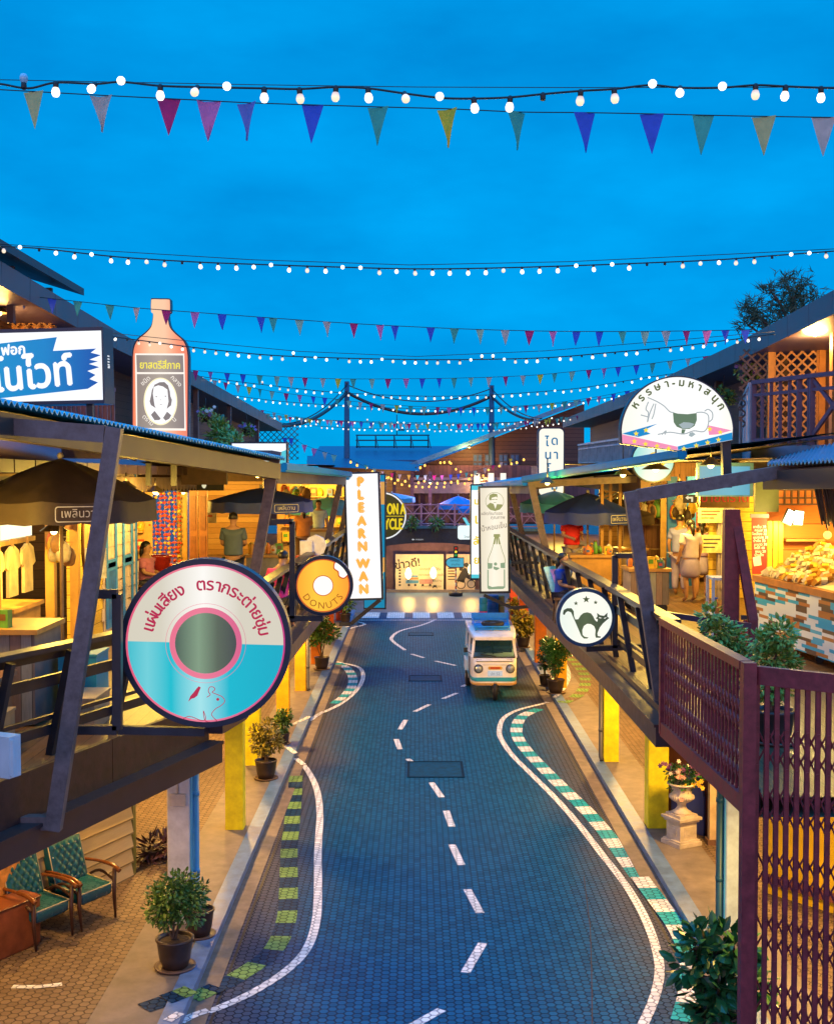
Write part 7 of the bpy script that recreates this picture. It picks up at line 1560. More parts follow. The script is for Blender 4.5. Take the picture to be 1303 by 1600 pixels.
for sgn in range(4):
 Mx = Matrix.Rotation(rz_ + sgn * math.pi / 2, 3, 'Z'); m_.box(Vector((q.x, q.y, q.z + .225)) + Mx @ Vector((0, -.162, 0)), (.15, .012, .15), rot=Mx); m_.box(Vector((q.x, q.y, q.z + .225)) + Mx @ Vector((0, -.169, 0)), (.09, .010, .09), rot=Mx)
m_.build('pedestal', STONE, t)
m_ = MB(); m_.lathe((q.x, q.y, q.z + .48), [(.14, 0), (.15, .02), (.10, .05), (.065, .10), (.07, .15), (.13, .19), (.175, .235), (.185, .27), (.15, .30), (.145, .36), (.17, .42), (.215, .445), (.225, .46), (.20, .47), (.17, .45)], 32); m_.build('bowl', STONE, t)
m_ = MB()
for i in range(28): a = 2 * math.pi * i / 28; m_.tube([(q.x + .135 * math.cos(a), q.y + .135 * math.sin(a), q.z + .675), (q.x + .185 * math.cos(a), q.y + .185 * math.sin(a), q.z + .725), (q.x + .183 * math.cos(a), q.y + .183 * math.sin(a), q.z + .765)], [.006, .012, .004], 5)
m_.build('gadroons', STONE, t)
r = random.Random(8); m_ = MB(); c0 = q + Vector((0, 0, .98)); leaf_cloud(m_, [(c0, .2), (c0 + Vector((.14, 0, .06)), .16), (c0 + Vector((-.12, 0, .1)), .14)], 500, .07, .035, r); m_.build('leaves', LD, t)
FL = [M('flower_pink', (.62, .32, .28), .6), M('flower_yellow', (.68, .42, .03), .6), M('flower_purple', (.14, .04, .16), .6), M('flower_white', (.6, .55, .5), .6)]
def flowers(t, c, ext, n, cols, size, rng, nm='flower'):
 for i in range(n):
  v = Vector((rng.gauss(0, .5) * ext[0], rng.gauss(0, .5) * ext[1], rng.gauss(0, .5) * ext[2])); p = Vector(c) + v; mb = MB()
  ax = Vector((rng.uniform(-.6, .6), -1, rng.uniform(-.2, .8))).normalized(); s = ax.cross(Vector((0, 0, 1))).normalized(); u_ = s.cross(ax)
  for k in range(6):
   a = 2 * math.pi * k / 6; d = s * math.cos(a) + u_ * math.sin(a); e_ = s * math.cos(a + .5) + u_ * math.sin(a + .5); f_ = s * math.cos(a - .5) + u_ * math.sin(a - .5)
   mb.add([p, p + f_ * size * .6 + ax * size * .15, p + d * size + ax * size * .3, p + e_ * size * .6 + ax * size * .15], [(0, 1, 2, 3)], 0, True)
  mb.ball(p + ax * size * .15, size * .3, 6, 0)
  mb.build(nm, cols(v, rng), t)
flowers(t, c0 + Vector((-.10, -.08, .10)), (.12, .12, .28), 15, lambda v, g: FL[0] if g.random() < .8 else FL[3], .042, r); flowers(t, c0 + Vector((.13, -.12, .0)), (.18, .1, .08), 11, lambda v, g: FL[1], .045, r); flowers(t, c0 + Vector((.14, 0, .16)), (.2, .15, .12), 10, lambda v, g: FL[2], .05, r); flowers(t, c0 + Vector((-.26, 0, .20)), (.12, .1, .1), 6, lambda v, g: FL[2], .045, r)
def hanging_basket(label, px_, py_, Y, fc, s=1.0, seed=1):
 c = P(px_, py_, Y); t = thing('hanging_basket', label, 'flower basket', c, 'hanging flower baskets'); r = random.Random(seed); m_ = MB(); m_.lathe(c - Vector((0, 0, .22 * s)), [(.09 * s, 0), (.14 * s, .12 * s), (.17 * s, .22 * s)], 14); m_.tube([c, c + Vector((0, 0, .5 * s))], .006, 5); m_.build('basket', POTM, t)
 m_ = MB(); leaf_cloud(m_, [(c, .22 * s), (c + Vector((.12 * s, 0, -.05)), .18 * s)], 260, .10 * s, .05 * s, r); m_.build('leaves', LM, t); flowers(t, c + Vector((0, -.12 * s, .06 * s)), (.3 * s, .15 * s, .14 * s), 14, fc, .065 * s, r)
lil = lambda v, g: M('flower_lilac', (.34, .18, .46), .6) if g.random() < .6 else FL[3]
hanging_basket('basket of lilac flowers hanging right of the bottle sign', 322, 648, 29, lil, .8, 1); hanging_basket('leafy hanging basket beside the lilac basket on the left', 340, 657, 31, lambda v, g: M('flower_teal_leaf', (.05, .25, .2), .6)  , .75, 2); hanging_basket('far hanging basket near the end of the left upper storey', 386, 670, 38, lil, .9, 3); hanging_basket('purple flower basket above the pale railing on the right', 1164, 578, 22.5, lil, .8, 4); hanging_basket('green fern basket behind the rocking horse sign edge', 1130, 618, 24, lambda v, g: M('flower_leafgreen', (.05, .22, .06), .6), .8, 5)
for i, (px_, Y, lb) in enumerate(((642, 51.6, 'spiky plant on the left of the footbridge railing'), (680, 51.6, 'leafy plant at the middle of the footbridge railing'))):
 c = P(px_, 818, Y); t = thing('potted_plant', lb, 'potted plant', c); r = random.Random(40 + i); m_ = MB(); m_.lathe(c - Vector((0, 0, .35)), [(.12, 0), (.18, .3)], 12); m_.build('pot', POTM, t); m_ = MB(); leaf_cloud(m_, [(c, .2), (c + Vector((.12, 0, .08)), .14)], 160, .24, .05, r); m_.build('foliage', LG, t)
t = thing('balcony_plant', 'green creeper spilling over the low grey balcony railing', 'plant', P(352, 688, 28)); r = random.Random(9); m_ = MB(); leaf_cloud(m_, [(P(345, 684, 29), .35), (P(356, 690, 28.5), .3), (P(366, 692, 28), .22), (P(345, 672, 29), .25)], 700, .13, .06, r); m_.build('foliage', LM, t)
m_ = MB(); m_.tube([P(345, 700, 29), P(345, 684, 29), P(356, 690, 28.5)], .015, 5); m_.build('stem', BARK, t)
t = thing('feathery_tree', 'dark feathery tree top rising behind the right roof', 'tree', (10.4, 34, 0)); r = random.Random(21); m_ = MB(); TT = 33.0
cl = [(1235, 470, .6), (1215, 485, .45), (1258, 462, .5), (1190, 495, .35), (1172, 487, .35), (1165, 505, .35), (1240, 500, .55), (1205, 512, .4), (1230, 443, .35), (1285, 520, .5), (1200, 452, .22)]
m_.tube([(10.4, TT, 0), (10.3, TT, 6), P(1240, 500, TT), P(1240, 460, TT)], [.28, .22, .12, .04], 10)
for x, y, rr_ in cl: m_.tube(smooth_pts([P(1245, 540, TT), P(1240 + (x - 1240) * .5, y + 25, TT), P(x, y, TT)], 3), [.07, .06, .05, .045, .035, .03, .02], 5)
m_.build('trunk', BARK, t)
m_ = MB()
for x, y, rr_ in cl:
 for k in range(int(62 * rr_ / .5)):
  c = P(x, y, TT) + Vector((r.gauss(0, .42), r.gauss(0, .6), r.gauss(0, .42))) * rr_; d = Vector((r.uniform(-1, 1), r.uniform(-1, 1), r.uniform(-.2, 1.1))).normalized()
  for j in range(5): e_ = (d + Vector((r.uniform(-.7, .7), r.uniform(-.7, .7), r.uniform(-.6, .3)))).normalized(); s = e_.cross(Vector((0.3, 1, .2))).normalized() * .012; p = c + d * .04 * j; m_.add([p - s, p + s, p + e_ * r.uniform(.14, .30)], [(0, 1, 2)])
m_.build('crown', leafmat('needle_dark', (0.012, 0.035, 0.014), (0.035, 0.075, 0.03), .6), t)
# furniture by the clapboard wall
TUFT = M('teal_vinyl', (0.006, 0.085, 0.13), .28, .12, 4, spec=.5); WOODARM = M('varnished_arm', (0.17, 0.055, 0.014), .25, .2, 5, stretch=(1, 6, 6)); DKLEG = M('dark_leg_wood', (0.05, 0.02, 0.012), .35, .2, 6); PIPE = M('cream_piping', (0.55, 0.48, 0.32), .5)
def armchair(label, loc, rz):
 t = thing('armchair', label, 'armchair', loc, 'teal armchairs by the clapboard wall'); L = Vector(loc); Mr = Matrix.Rotation(rz, 3, 'Z')
 T = lambda x, y, z: L + Mr @ Vector((x, y, z))      # faces local -y
 def cushion(mb, cx, cy, cz, sx, sy, sz, tilt, mi=0):
  secs = []; Mt = Mr @ Matrix.Rotation(tilt, 3, 'X')
  for k, (zz, s) in enumerate(((-sz / 2, .92), (-sz * .32, 1), (sz * .32, 1), (sz * .5, .93))): secs.append([T(cx, cy, cz) + Mt @ Vector((a * s, b * s, zz)) for a, b in rrect(sx, sy, .05, 4)])
  loft(mb, secs, mi, True)
 m_ = MB(); cushion(m_, 0, -.02, .40, .54, .56, .15, R(4)); m_.build('seat', TUFT, t)
 m_ = MB(); Mt = Mr @ Matrix.Rotation(R(90 - 16), 3, 'X'); c = T(0, .29, .70); nx, ny = 30, 30; vs = []; fs = []
 for j in range(ny + 1):
  for i in range(nx + 1):
   u_, v = i / nx - .5, j / ny - .5; edge = min(1, min(.5 - abs(u_), .5 - abs(v)) * 7); h_ = .074 + .035 * edge * (abs(math.sin(math.pi * (u_ * 5 + v * 4))) * abs(math.sin(math.pi * (u_ * 5 - v * 4)))) ** .5; vs.append(c + Mt @ Vector((u_ * .53, v * .59, h_)))
 for j in range(ny):
  for i in range(nx): a = j * (nx + 1) + i; fs.append((a, a + 1, a + nx + 2, a + nx + 1))
 m_.add(vs, fs, 0, True); secs = [[c + Mt @ Vector((a, b, zz)) for a, b in rrect(.54, .60, .03, 4)] for zz in (-.05, .068)]; loft(m_, secs, 0, False); bk = m_.build('backrest', TUFT, t)
 m_ = MB()
 for j in range(5):
  for i in range(4 + (j % 2)): m_.ball(c + Mt @ Vector(((i - (3 + j % 2) / 2) * .115, (j - 2) * .105, .080)), .012, 6)
 m_.build('buttons', M('button_silver', (.5, .5, .48), .3), bk)
 m_ = MB(); m_.tube([c + Mt @ Vector((a, b, .070)) for a, b in [(.27, -.29), (.27, .30), (-.27, .30), (-.27, -.29)]], .008, 6); m_.tube([T(a, b, z) for a, b, z in ((.265, .24, .50), (.265, -.295, .455), (-.265, -.295, .455), (-.265, .24, .50))], .008, 6); m_.build('piping', PIPE, t)
 for sx in (-1, 1):
  m_ = MB(); m_.tube(smooth_pts([T(sx * .30, .30, .66), T(sx * .32, .05, .675), T(sx * .33, -.22, .66), T(sx * .33, -.36, .60)], 4), [.020] * 6 + [.025] * 4 + [.030] * 3, 8); m_.build('armrest', WOODARM, t)
  m_ = MB(); m_.tube([T(sx * .30, -.30, .63), T(sx * .30, -.29, .3), T(sx * .29, -.32, 0)], [.028, .026, .016], 8); m_.build('leg', DKLEG, t)
  m_ = MB(); m_.tube([T(sx * .29, .18, .42), T(sx * .29, .25, .2), T(sx * .29, .36, 0)], [.028, .024, .016], 8); m_.build('leg', DKLEG, t)
  m_ = MB(); m_.tube(smooth_pts([T(sx * .30, .22, .44), T(sx * .31, -.02, .56), T(sx * .31, -.27, .48)], 4), .02, 6); m_.build('arm_bracket', DKLEG, t)
a1, a2 = PZ(184, 1433, z1), PZ(129, 1457, z1); d = (a1 - a2).normalized(); rz1 = math.atan2(d.y, d.x); ce = (a1 + a2) / 2 + Vector((-d.y, d.x, 0)) * .34; armchair('teal buttoned armchair with wooden arms, right one nearest the white pillar', (ce.x, ce.y, z1), rz1)
b1, b2 = PZ(118, 1461, z1), PZ(57, 1488, z1); d = (b1 - b2).normalized(); rz2 = math.atan2(d.y, d.x); ce = (b1 + b2) / 2 + Vector((-d.y, d.x, 0)) * .34; armchair('teal buttoned armchair with wooden arms, left one beside the brown case', (ce.x, ce.y, z1), rz2)
q = PZ(10, 1495, z1); t = thing('leather_case', 'brown leather box seat at the lower left corner', 'box seat', q); m_ = MB(); Mr = Matrix.Rotation(rz2, 3, 'Z'); c = q + Vector((-.12, .25, 0)); loft(m_, [[c + Mr @ Vector((a, b, z)) for a, b in rrect(.74 * s, .55 * s, .06, 5)] for z, s in ((.0, .97), (.03, 1), (.56, 1), (.60, .97))]); m_.build('body', M('brown_leather', (0.20, 0.055, 0.02), .35, .25, 5, .15), t); m_ = MB(); m_.tube([c + Mr @ Vector((a, b, .585)) for a, b in rrect(.75, .56, .06, 4)], .010, 5); m_.build('piping', M('leather_dark', (0.09, 0.03, 0.015), .4), t)
t = thing('wall_poster', 'worn orange poster on the clapboard wall at the left edge', 'poster', (-5.25, 14.6, 1.0)); w2 = wd_; pp = Vector((-4.06, 17.08, 0)) - w2 * 2.62; B = Basis(pp + on * .06 + Vector((0, 0, .95)), w2); m_ = MB(); m_.prism(B, rect(-.45, .28, -.33, .42), 0, .012); m_.build('sheet', M('poster_orange', (.55, .25, .06), .6, .4, 8), t)
# deck things
NAVYC = M('umbrella_navy_cloth', (0.018, 0.04, 0.26), .55, .18, 5, .1); BLKC = M('umbrella_black_cloth', (0.060, 0.042, 0.032), .65, .2, 5, .1); BLUC = M('umbrella_blue_cloth', (0.02, 0.20, 0.55), .6, .15, 5)
LBLC = M('umbrella_pale_blue_cloth', (0.06, 0.30, 0.45), .6, .15, 5)
def umbrella(label, px_, py_, Y, rad, drop, cloth, words=True, n=8, rot=.25, val=.20, z_floor=DECKZ):
 a = P(px_, py_, Y); t = thing('market_umbrella', label, 'umbrella', (a.x, Y, z_floor), 'market umbrellas on the walkways'); m_ = MB(); vs = [a]; RR_ = 5
 for j in range(1, RR_ + 1):
  s = j / RR_
  for k in range(n):
   for sub in range(4):
    f = sub / 4; q0, q1 = rot + 2 * math.pi * k / n, rot + 2 * math.pi * (k + 1) / n
    p0, p1 = Vector((math.cos(q0), math.sin(q0))), Vector((math.cos(q1), math.sin(q1))); p = p0.lerp(p1, f) * rad * s; sag = .05 * rad * math.sin(math.pi * f) * s
    vs.append(Vector((a.x + p.x, Y + p.y, a.z - drop * (s ** 1.25) - sag * .6)))
 N = n * 4; fs = [(0, 1 + k, 1 + (k + 1) % N) for k in range(N)]
 for j in range(RR_ - 1):
  for k in range(N): b = 1 + j * N; fs.append((b + k, b + N + k, b + N + (k + 1) % N, b + (k + 1) % N))
 m_.add(vs, fs, 0, True); m_.build('canopy', cloth, t)
 m_ = MB(); base = vs[1 + (RR_ - 1) * N:]; rr_ = random.Random(int(px_))
 vv = list(base) + [v + Vector(((v.x - a.x) * .015, (v.y - Y) * .015, -val * (1 - .10 * (k % 4 == 2) + rr_.uniform(-.04, .04)))) for k, v in enumerate(base)]
 m_.add(vv, [(k, N + k, N + (k + 1) % N, (k + 1) % N) for k in range(N) if k % 4 != 3] + [(k, N + k, N + (k + 1) % N, (k + 1) % N) for k in range(N) if k % 4 == 3], 0, True); m_.build('valance', cloth, t)
 m_ = MB(); m_.tube([(a.x, Y, z_floor + .05), (a.x, Y, a.z)], .022, 8); m_.build('pole', M('umbrella_pole', (0.35, 0.22, 0.10), .4), t)
 m_ = MB(); m_.ball(a + Vector((0, 0, .03)), .04, 8); m_.build('finial', M('finial_cream', (.5, .45, .35), .4), t)
 m_ = MB()
 for k in range(n): q = rot + 2 * math.pi * k / n; e_ = Vector((a.x + math.cos(q) * rad * .98, Y + math.sin(q) * rad * .98, a.z - drop - .03)); m_.tube([a - Vector((0, 0, .05)), a.lerp(e_, .5) - Vector((0, 0, -.05 * drop)), e_], .010, 5)
 m_.build('ribs', M('rib_wood', (0.25, 0.14, 0.05), .5), t)
 m_ = MB(); m_.lathe((a.x, Y, z_floor), [(.22, 0), (.22, .05), (.06, .08)], 16); m_.build('base', DARK, t)
 if words:
  for k in range(n):
   q = rot + 2 * math.pi * (k + .5) / n; d = Vector((math.cos(q), math.sin(q), 0))
   if d.y > -.30 or (words == 'r' and d.x < .15) or (words == 'm' and abs(d.x - .25) > .36): continue
   c = Vector((a.x, Y, a.z - drop - val * .5 - .02)) + d * (rad * math.cos(math.pi / n) * 1.0 + .03); B = Basis(c, (-d.y, d.x, 0)); hw = .26 * rad; m_ = MB()
   o_, i_ = rrect(hw * 2, val * .70, .03, 3), rrect(hw * 2 - .02, val * .70 - .02, .025, 3)
   for i in range(len(o_)): j = (i + 1) % len(o_); m_.add([B.p(*o_[i], 0), B.p(*o_[j], 0), B.p(*i_[j], 0), B.p(*i_[i], 0)], [(0, 1, 2, 3)])
   put_text(m_, B, 'เพลินวาน', val * .52, 0, -val * .14, .002, sx=.95); m_.build('name_patch', M('patch_white', (.62, .62, .62), .6), t)
 return t
umbrella('big dark umbrella at the left edge in front of the lit panel', 95, 716, 13.8, 1.06, .46, BLKC, 'r', rot=.10, val=.24)
umbrella('navy umbrella behind the second left steel post above the standing man', 408, 762, 24.5, 1.05, .26, NAVYC, 'm', val=.22)
umbrella('pale blue umbrella left of the tall orange letter sign', 512, 776, 36, 1.1, .3, LBLC, False)
umbrella('navy umbrella with white name patch on the right walkway', 918, 770, 26.5, 1.0, .40, NAVYC, 'm', val=.25)
umbrella('blue topped umbrella behind the navy umbrella on the right', 866, 767, 33, .98, .32, BLUC, 'm', val=.25)
umbrella('brown umbrella right of the navy umbrella behind the steel post', 966, 778, 27.8, .85, .38, BLKC, False)
umbrella('far blue umbrella seen above the footbridge end', 716, 775, 55, .95, .38, BLUC, False)
umbrella('small far blue umbrella at the narrow light box edge', 735, 785, 53, .55, .25, BLUC, False)
umbrella('far teal umbrella behind the round yellow letter sign', 612, 770, 56, 1.1, .22, LBLC, False)
def mosaic_mat(name, ang):
 m, t, b = node_mat(name); tcx = t.nodes.new('ShaderNodeTexCoord'); sp = t.nodes.new('ShaderNodeSeparateXYZ'); mp_ = t.nodes.new('ShaderNodeMapping'); mp_.vector_type = 'POINT'; mp_.inputs['Rotation'].default_value = (0, 0, ang)
 t.links.new(tcx.outputs['Object'], mp_.inputs['Vector']); t.links.new(mp_.outputs['Vector'], sp.inputs['Vector'])
 def mt(op, a, bb=None):
  q = t.nodes.new('ShaderNodeMath'); q.operation = op
  for i, x in enumerate((a, bb)):
   if x is None: continue
   if isinstance(x, (int, float)): q.inputs[i].default_value = x
   else: t.links.new(x, q.inputs[i])
  return q.outputs[0]
 row = mt('FLOOR', mt('DIVIDE', sp.outputs['Z'], .046)); off = mt('FRACT', mt('MULTIPLY', mt('SINE', mt('MULTIPLY', row, 12.9898)), 437.58)); colx = mt('FLOOR', mt('ADD', mt('DIVIDE', sp.outputs['Y'], .34), off))
 cx = t.nodes.new('ShaderNodeCombineXYZ'); t.links.new(row, cx.inputs[0]); t.links.new(colx, cx.inputs[1]); wn = t.nodes.new('ShaderNodeTexWhiteNoise'); wn.noise_dimensions = '2D'; t.links.new(cx.outputs[0], wn.inputs['Vector'])
 r = t.nodes.new('ShaderNodeValToRGB'); r.color_ramp.interpolation = 'CONSTANT'
 for i, (ps, c) in enumerate(((0, (.58, .64, .74)), (.42, (.02, .32, .62)), (.66, (.33, .13, .04)), (.86, (.08, .045, .04)))):
  el = r.color_ramp.elements[i] if i < 2 else r.color_ramp.elements.new(ps); el.position = ps; el.color = (*c, 1)
 t.links.new(wn.outputs['Value'], r.inputs['Fac']); t.links.new(r.outputs['Color'], b.inputs['Base Color']); b.inputs['Roughness'].default_value = .45
 return m
sA, sB = Vector((4.98, 17.9, 0)), Vector((5.42, 14.3, 0)); sd_ = (sB - sA).normalized(); sn = Vector((-sd_.y, sd_.x, 0)); sn = sn if sn.x > 0 else -sn; sL = (sB - sA).length
t = thing('market_stall', 'market stall with a mosaic front of white blue and brown strips', 'stall', (*sA.xy, DECKZ)); ang_ = math.atan2(sd_.y, sd_.x)
m_ = MB(); c = sA + sd_ * sL / 2 + sn * .5; m_.box((c.x, c.y, DECKZ + .52), (sL, 1.0, .80), rz=ang_); m_.build('mosaic_front', mosaic_mat('mosaic_strips', -ang_ + R(90)), t)
m_ = MB(); m_.box((c.x, c.y, DECKZ + .965), (sL + .06, 1.06, .09), rz=ang_); m_.build('counter_edge', M('counter_brown', (.36, .15, .05), .4), t)
m_ = MB(); B = Basis(sA + sn * .05 + Vector((0, 0, DECKZ + 1.012)), sd_); m_.add([sA + sn * .06 + Vector((0, 0, DECKZ + 1.015)), sB + sn * .06 + Vector((0, 0, DECKZ + 1.015)), sB + sn * 1.0 + Vector((0, 0, DECKZ + 1.20)), sA + sn * 1.0 + Vector((0, 0, DECKZ + 1.20))], [(0, 1, 2, 3)]); m_.build('counter_top', M('counter_cream', (.62, .52, .34), .5), t)
for s in (.1, .5, .9):
 for k in (.15, .85): p = sA + sd_ * sL * s + sn * k; m_ = MB(); m_.lathe((p.x, p.y - .02, DECKZ + .06), [(.06, -.02), (.06, .02)], 12, axis=Matrix.Rotation(R(90), 3, 'X')); m_.bar((p.x, p.y, DECKZ + .06), (p.x, p.y, DECKZ + .14), .03, .03, up=(0, 1, 0)); m_.build('caster', DARK, t)
r = random.Random(77)
for i in range(17):
 for j in range(8):
  p = sA + sd_ * (.08 + i * .105 + (j % 2) * .05) + sn * (.10 + j * .11); z = DECKZ + 1.02 + .15 * (.10 + j * .11) + max(0, (j - 1)) * .045
  q_ = package((p.x, p.y, z), 'small wrapped snack packet heaped on the mosaic stall counter', 'snack packets on the mosaic stall', kind=0, s=r.uniform(.45, .6), cols=(1, 2, 2, 2, 7)); q_.rotation_euler = (R(r.uniform(-75, -30)), r.uniform(-.3, .3), ang_ - R(90) + r.uniform(-.5, .5))
def spot_box(label, px_, py_, Y, tilt):
 c = P(px_, py_, Y); t = thing('square_spot_lamp', label, 'spot lamp', c, 'square spot lamps over the stall'); Mr = Matrix.Rotation(tilt, 3, 'Y'); m_ = MB(); m_.box(c, (.15, .08, .24), rot=Mr); m_.build('case', DARK, t); m_ = MB(); m_.box(c + Vector((0, -.045, -.0)), (.13, .012, .21), rot=Mr); m_.build('lens', EM('spot_lens', (1, .9, .55), 8, False), t); lamp('spot_lamp_light', 'POINT', c + Vector((-.05, -.3, -.15)), 60, (1, .66, .2), .1, t); return t
spot_box('tilted square spot lamp on the orange stall wall, left of two', 1232, 808, 19.0, R(25)); spot_box('upright square spot lamp on the orange stall wall, right of two', 1246, 809, 19.0, R(6))
c = P(1292, 836, 16.0); t = thing('globe_lamp', 'round yellow globe lamp hanging below the reed blind', 'lamp', c); m_ = MB(); m_.ball(c, .055, 14); m_.build('globe', EM('globe_yellow', (1.0, .75, .12), 2.0, False), t); m_ = MB(); m_.tube([c + Vector((0, 0, .05)), c + Vector((0, 0, .5))], .008, 5); m_.build('cord', DARK, t); lamp('globe_lamp_light', 'POINT', c + Vector((0, -.25, 0)), 25, (1, .6, .12), .06, t)
OLDW = planks('old_upright_boards', [(0.22, 0.15, 0.12), (0.34, 0.25, 0.19), (0.26, 0.30, 0.28), (0.15, 0.09, 0.07)], .11, 'x')
def wood_counter(label, x0, x1, y0, y1, h_, mat=None, top=None, wheels=False, nm='wooden_counter', cat='counter'):
 t = thing(nm, label, cat, ((x0 + x1) / 2, y0, DECKZ)); m_ = MB(); m_.bx(x0, x1, y0, y1, DECKZ + (.16 if wheels else .02), DECKZ + h_ - .05); m_.build('body', mat or OLDW, t); m_ = MB(); m_.bx(x0 - .04, x1 + .04, y0 - .04, y1 + .04, DECKZ + h_ - .05, DECKZ + h_); m_.build('top', top or M('honey_timber', (0.45, 0.24, 0.06), 0.5, 0.2, 4), t)
 if wheels:
  for x in (x0 + .12, x1 - .12):
   for y in (y0 + .05, y1 - .05): m_ = MB(); m_.lathe((x, y, DECKZ + .10), [(.10, -.025), (.10, .025)], 14, axis=Matrix.Rotation(R(90), 3, 'X')); m_.build('wheel', DARK, t)
 return t
wood_counter('weathered plank counter at the left edge below the shirts', -5.2, -3.82, 12.1, 13.0, .98)
wood_counter('yellow wooden drawer table inside the left stall opening', -5.8, -4.78, 14.3, 15.4, .92, M('honey_timber', (0.45, 0.24, 0.06), 0.5, 0.2, 4), nm='drawer_table', cat='table')
wood_counter('brown bench counter running behind the left railing', -4.6, -3.95, 9.0, 11.8, .62, M('bench_brown', (.20, .10, .05), .5), M('bench_top_brown', (.28, .14, .07), .4, .2, 4), nm='bench_counter', cat='bench')
wood_counter('old board cart on wheels below the right umbrella', P(985, 900, 21.5).x, P(1045, 900, 21.5).x, 21.5, 22.3, .80, wheels=True, nm='board_cart', cat='cart')
wood_counter('wooden serving counter under the navy right umbrella', P(893, 900, 24.6).x, P(955, 900, 24.6).x, 24.6, 25.3, .82, M('honey_timber', (0.45, 0.24, 0.06), 0.5, 0.2, 4))
wood_counter('low plank table beside the white door in the right shops', P(965, 900, 27).x, P(1010, 900, 27).x, 27, 27.5, .8)
wood_counter('display table of sweets in front of the standing man', -3.4, -2.7, 24.2, 24.9, .85, M('grey_bin', (.25, .24, .22), .5), nm='display_table', cat='table')
wood_counter('far serving counter left of the tall orange letter sign', -3.4, -2.3, 33, 33.6, .9, PALEW)
def heap(x0, x1, y0, y1, z, n, label, group, s=1.0):
 for i in range(n): package((RNG.uniform(x0, x1), RNG.uniform(y0, y1), z), label, group, s=s * RNG.uniform(.8, 1.2), rz=RNG.uniform(-.6, .6))
cx0, cx1 = P(985, 900, 21.5).x, P(1045, 900, 21.5).x
heap(cx0 + .05, cx1 - .05, 21.55, 22.2, DECKZ + .8, 12, 'small jar or packet standing on the old board cart', 'goods on the board cart', .8)
heap(P(893, 900, 24.6).x, P(955, 900, 24.6).x, 24.7, 25.2, DECKZ + .82, 10, 'small jar or packet on the counter under the navy umbrella', 'goods on the serving counter', .9)
heap(-3.35, -2.75, 24.25, 24.8, DECKZ + .85, 10, 'small packet on the display table by the standing man', 'goods on the display table', .9)
heap(-5.1, -4.0, 12.2, 12.9, DECKZ + .98, 5, 'paper scrap and packet on the weathered left counter', 'goods on the weathered counter', .7)
shelf_unit('goods_shelf', 'lit shelf of sweets behind the old board cart', (5.0, 28.3, DECKZ), (1, 0, 0), 1.35, 2.0, 4, 'small colourful package on the shelf behind the board cart', 'packages on the right shelf', per=6, s=1.1)
shelf_unit('goods_shelf', 'lit shelf of bags beside the blue posts in the right shops', (P(1068, 800, 27.4).x - .3, 27.5, DECKZ), (1, 0, 0), 1.1, 2.0, 4, 'small bag on the shelf beside the blue posts', 'packages on the bag shelf', per=5, s=1.3)
shelf_unit('goods_shelf', 'narrow shelf of snacks in the doorway left of the red wooden doors', (-7.4, 29.6, DECKZ), (1, 0, 0), .75, 2.1, 5, 'small snack packet on the narrow doorway shelf', 'packages on the doorway shelf', per=4, s=1.2)
c = P(1130, 922, 15.2); t = thing('glass_showcase', 'white framed glass showcase beside the burgundy post', 'showcase', (c.x, 15.2, DECKZ)); WF = M('white_frame_paint', (.62, .56, .42), .45); m_ = MB()
for x in (-.13, .13):
 for y in (0, .3): m_.bar((c.x + x, 15.2 + y, DECKZ), (c.x + x, 15.2 + y, DECKZ + 1.22), .035, .035, up=(0, 1, 0))
m_.build('frame', WF, t)
for z in (.1, .42, .74, 1.2): m_ = MB(); m_.bx(c.x - .14, c.x + .14, 15.18, 15.52, DECKZ + z - .015, DECKZ + z + .015); m_.build('shelf_board', WF, t)
for z in (.115, .435, .755):
 for x in (-.07, .06): package((c.x + x, 15.3, DECKZ + z), 'small tray of snacks inside the glass showcase', 'snacks in the showcase', s=.75)
c = P(1164, 950, 14.2); t = thing('fire_extinguisher', 'red fire extinguisher behind the diagonal burgundy brace', 'fire extinguisher', (c.x, 14.2, DECKZ)); m_ = MB(); m_.lathe((c.x, 14.2, DECKZ + .35), [(.07, 0), (.075, .03), (.075, .38), (.05, .44), (.02, .46)], 14); m_.build('cylinder', M('extinguisher_red', (.5, .02, .02), .25), t); m_ = MB(); m_.box((c.x, 14.2, DECKZ + .84), (.10, .03, .05)); m_.tube([(c.x + .03, 14.2, DECKZ + .83), (c.x + .11, 14.2, DECKZ + .75), (c.x + .09, 14.2, DECKZ + .5)], .012, 6); m_.build('valve_and_hose', DARK, t); m_ = MB(); m_.lathe((c.x, 14.2, DECKZ), [(.1, 0), (.1, .02), (.05, .04), (.04, .35)], 12); m_.build('stand', DARK, t)
def crate(nm, label, cat, c, d, col, lid=None, letters=None):
 t = thing(nm, label, cat, (c[0], c[1], c[2])); m_ = MB(); m_.box((c[0], c[1], c[2] + d[2] / 2), d); m_.build('box', M(nm + '_%d' % int(sum(col) * 100), col, .6, .15, 6), t)
 m_ = MB(); m_.box((c[0], c[1], c[2] + d[2] + .012), (d[0] + .02, d[1] + .02, .024)); m_.build('lid', M(nm + '_lid_%d' % int(sum(lid or col) * 100), lid or col, .5), t)
 if letters: m_ = MB(); put_text(m_, Basis((c[0] + d[0] / 2 + .002, c[1], c[2] + d[2] * .35), (0, 1, 0)), letters, .10); m_.build('lettering', M('box_ink', (.06, .05, .04), .6), t)
crate('cardboard_box', 'cardboard box marked in grams behind the left railing', 'box', (-3.95, 10.9, DECKZ), (.4, .75, .34), (.42, .29, .15), letters='180 g.')
crate('cardboard_box', 'second cardboard box further along the left railing', 'box', (-3.35, 12.2, DECKZ), (.35, .6, .30), (.46, .34, .2), letters='ขนม')
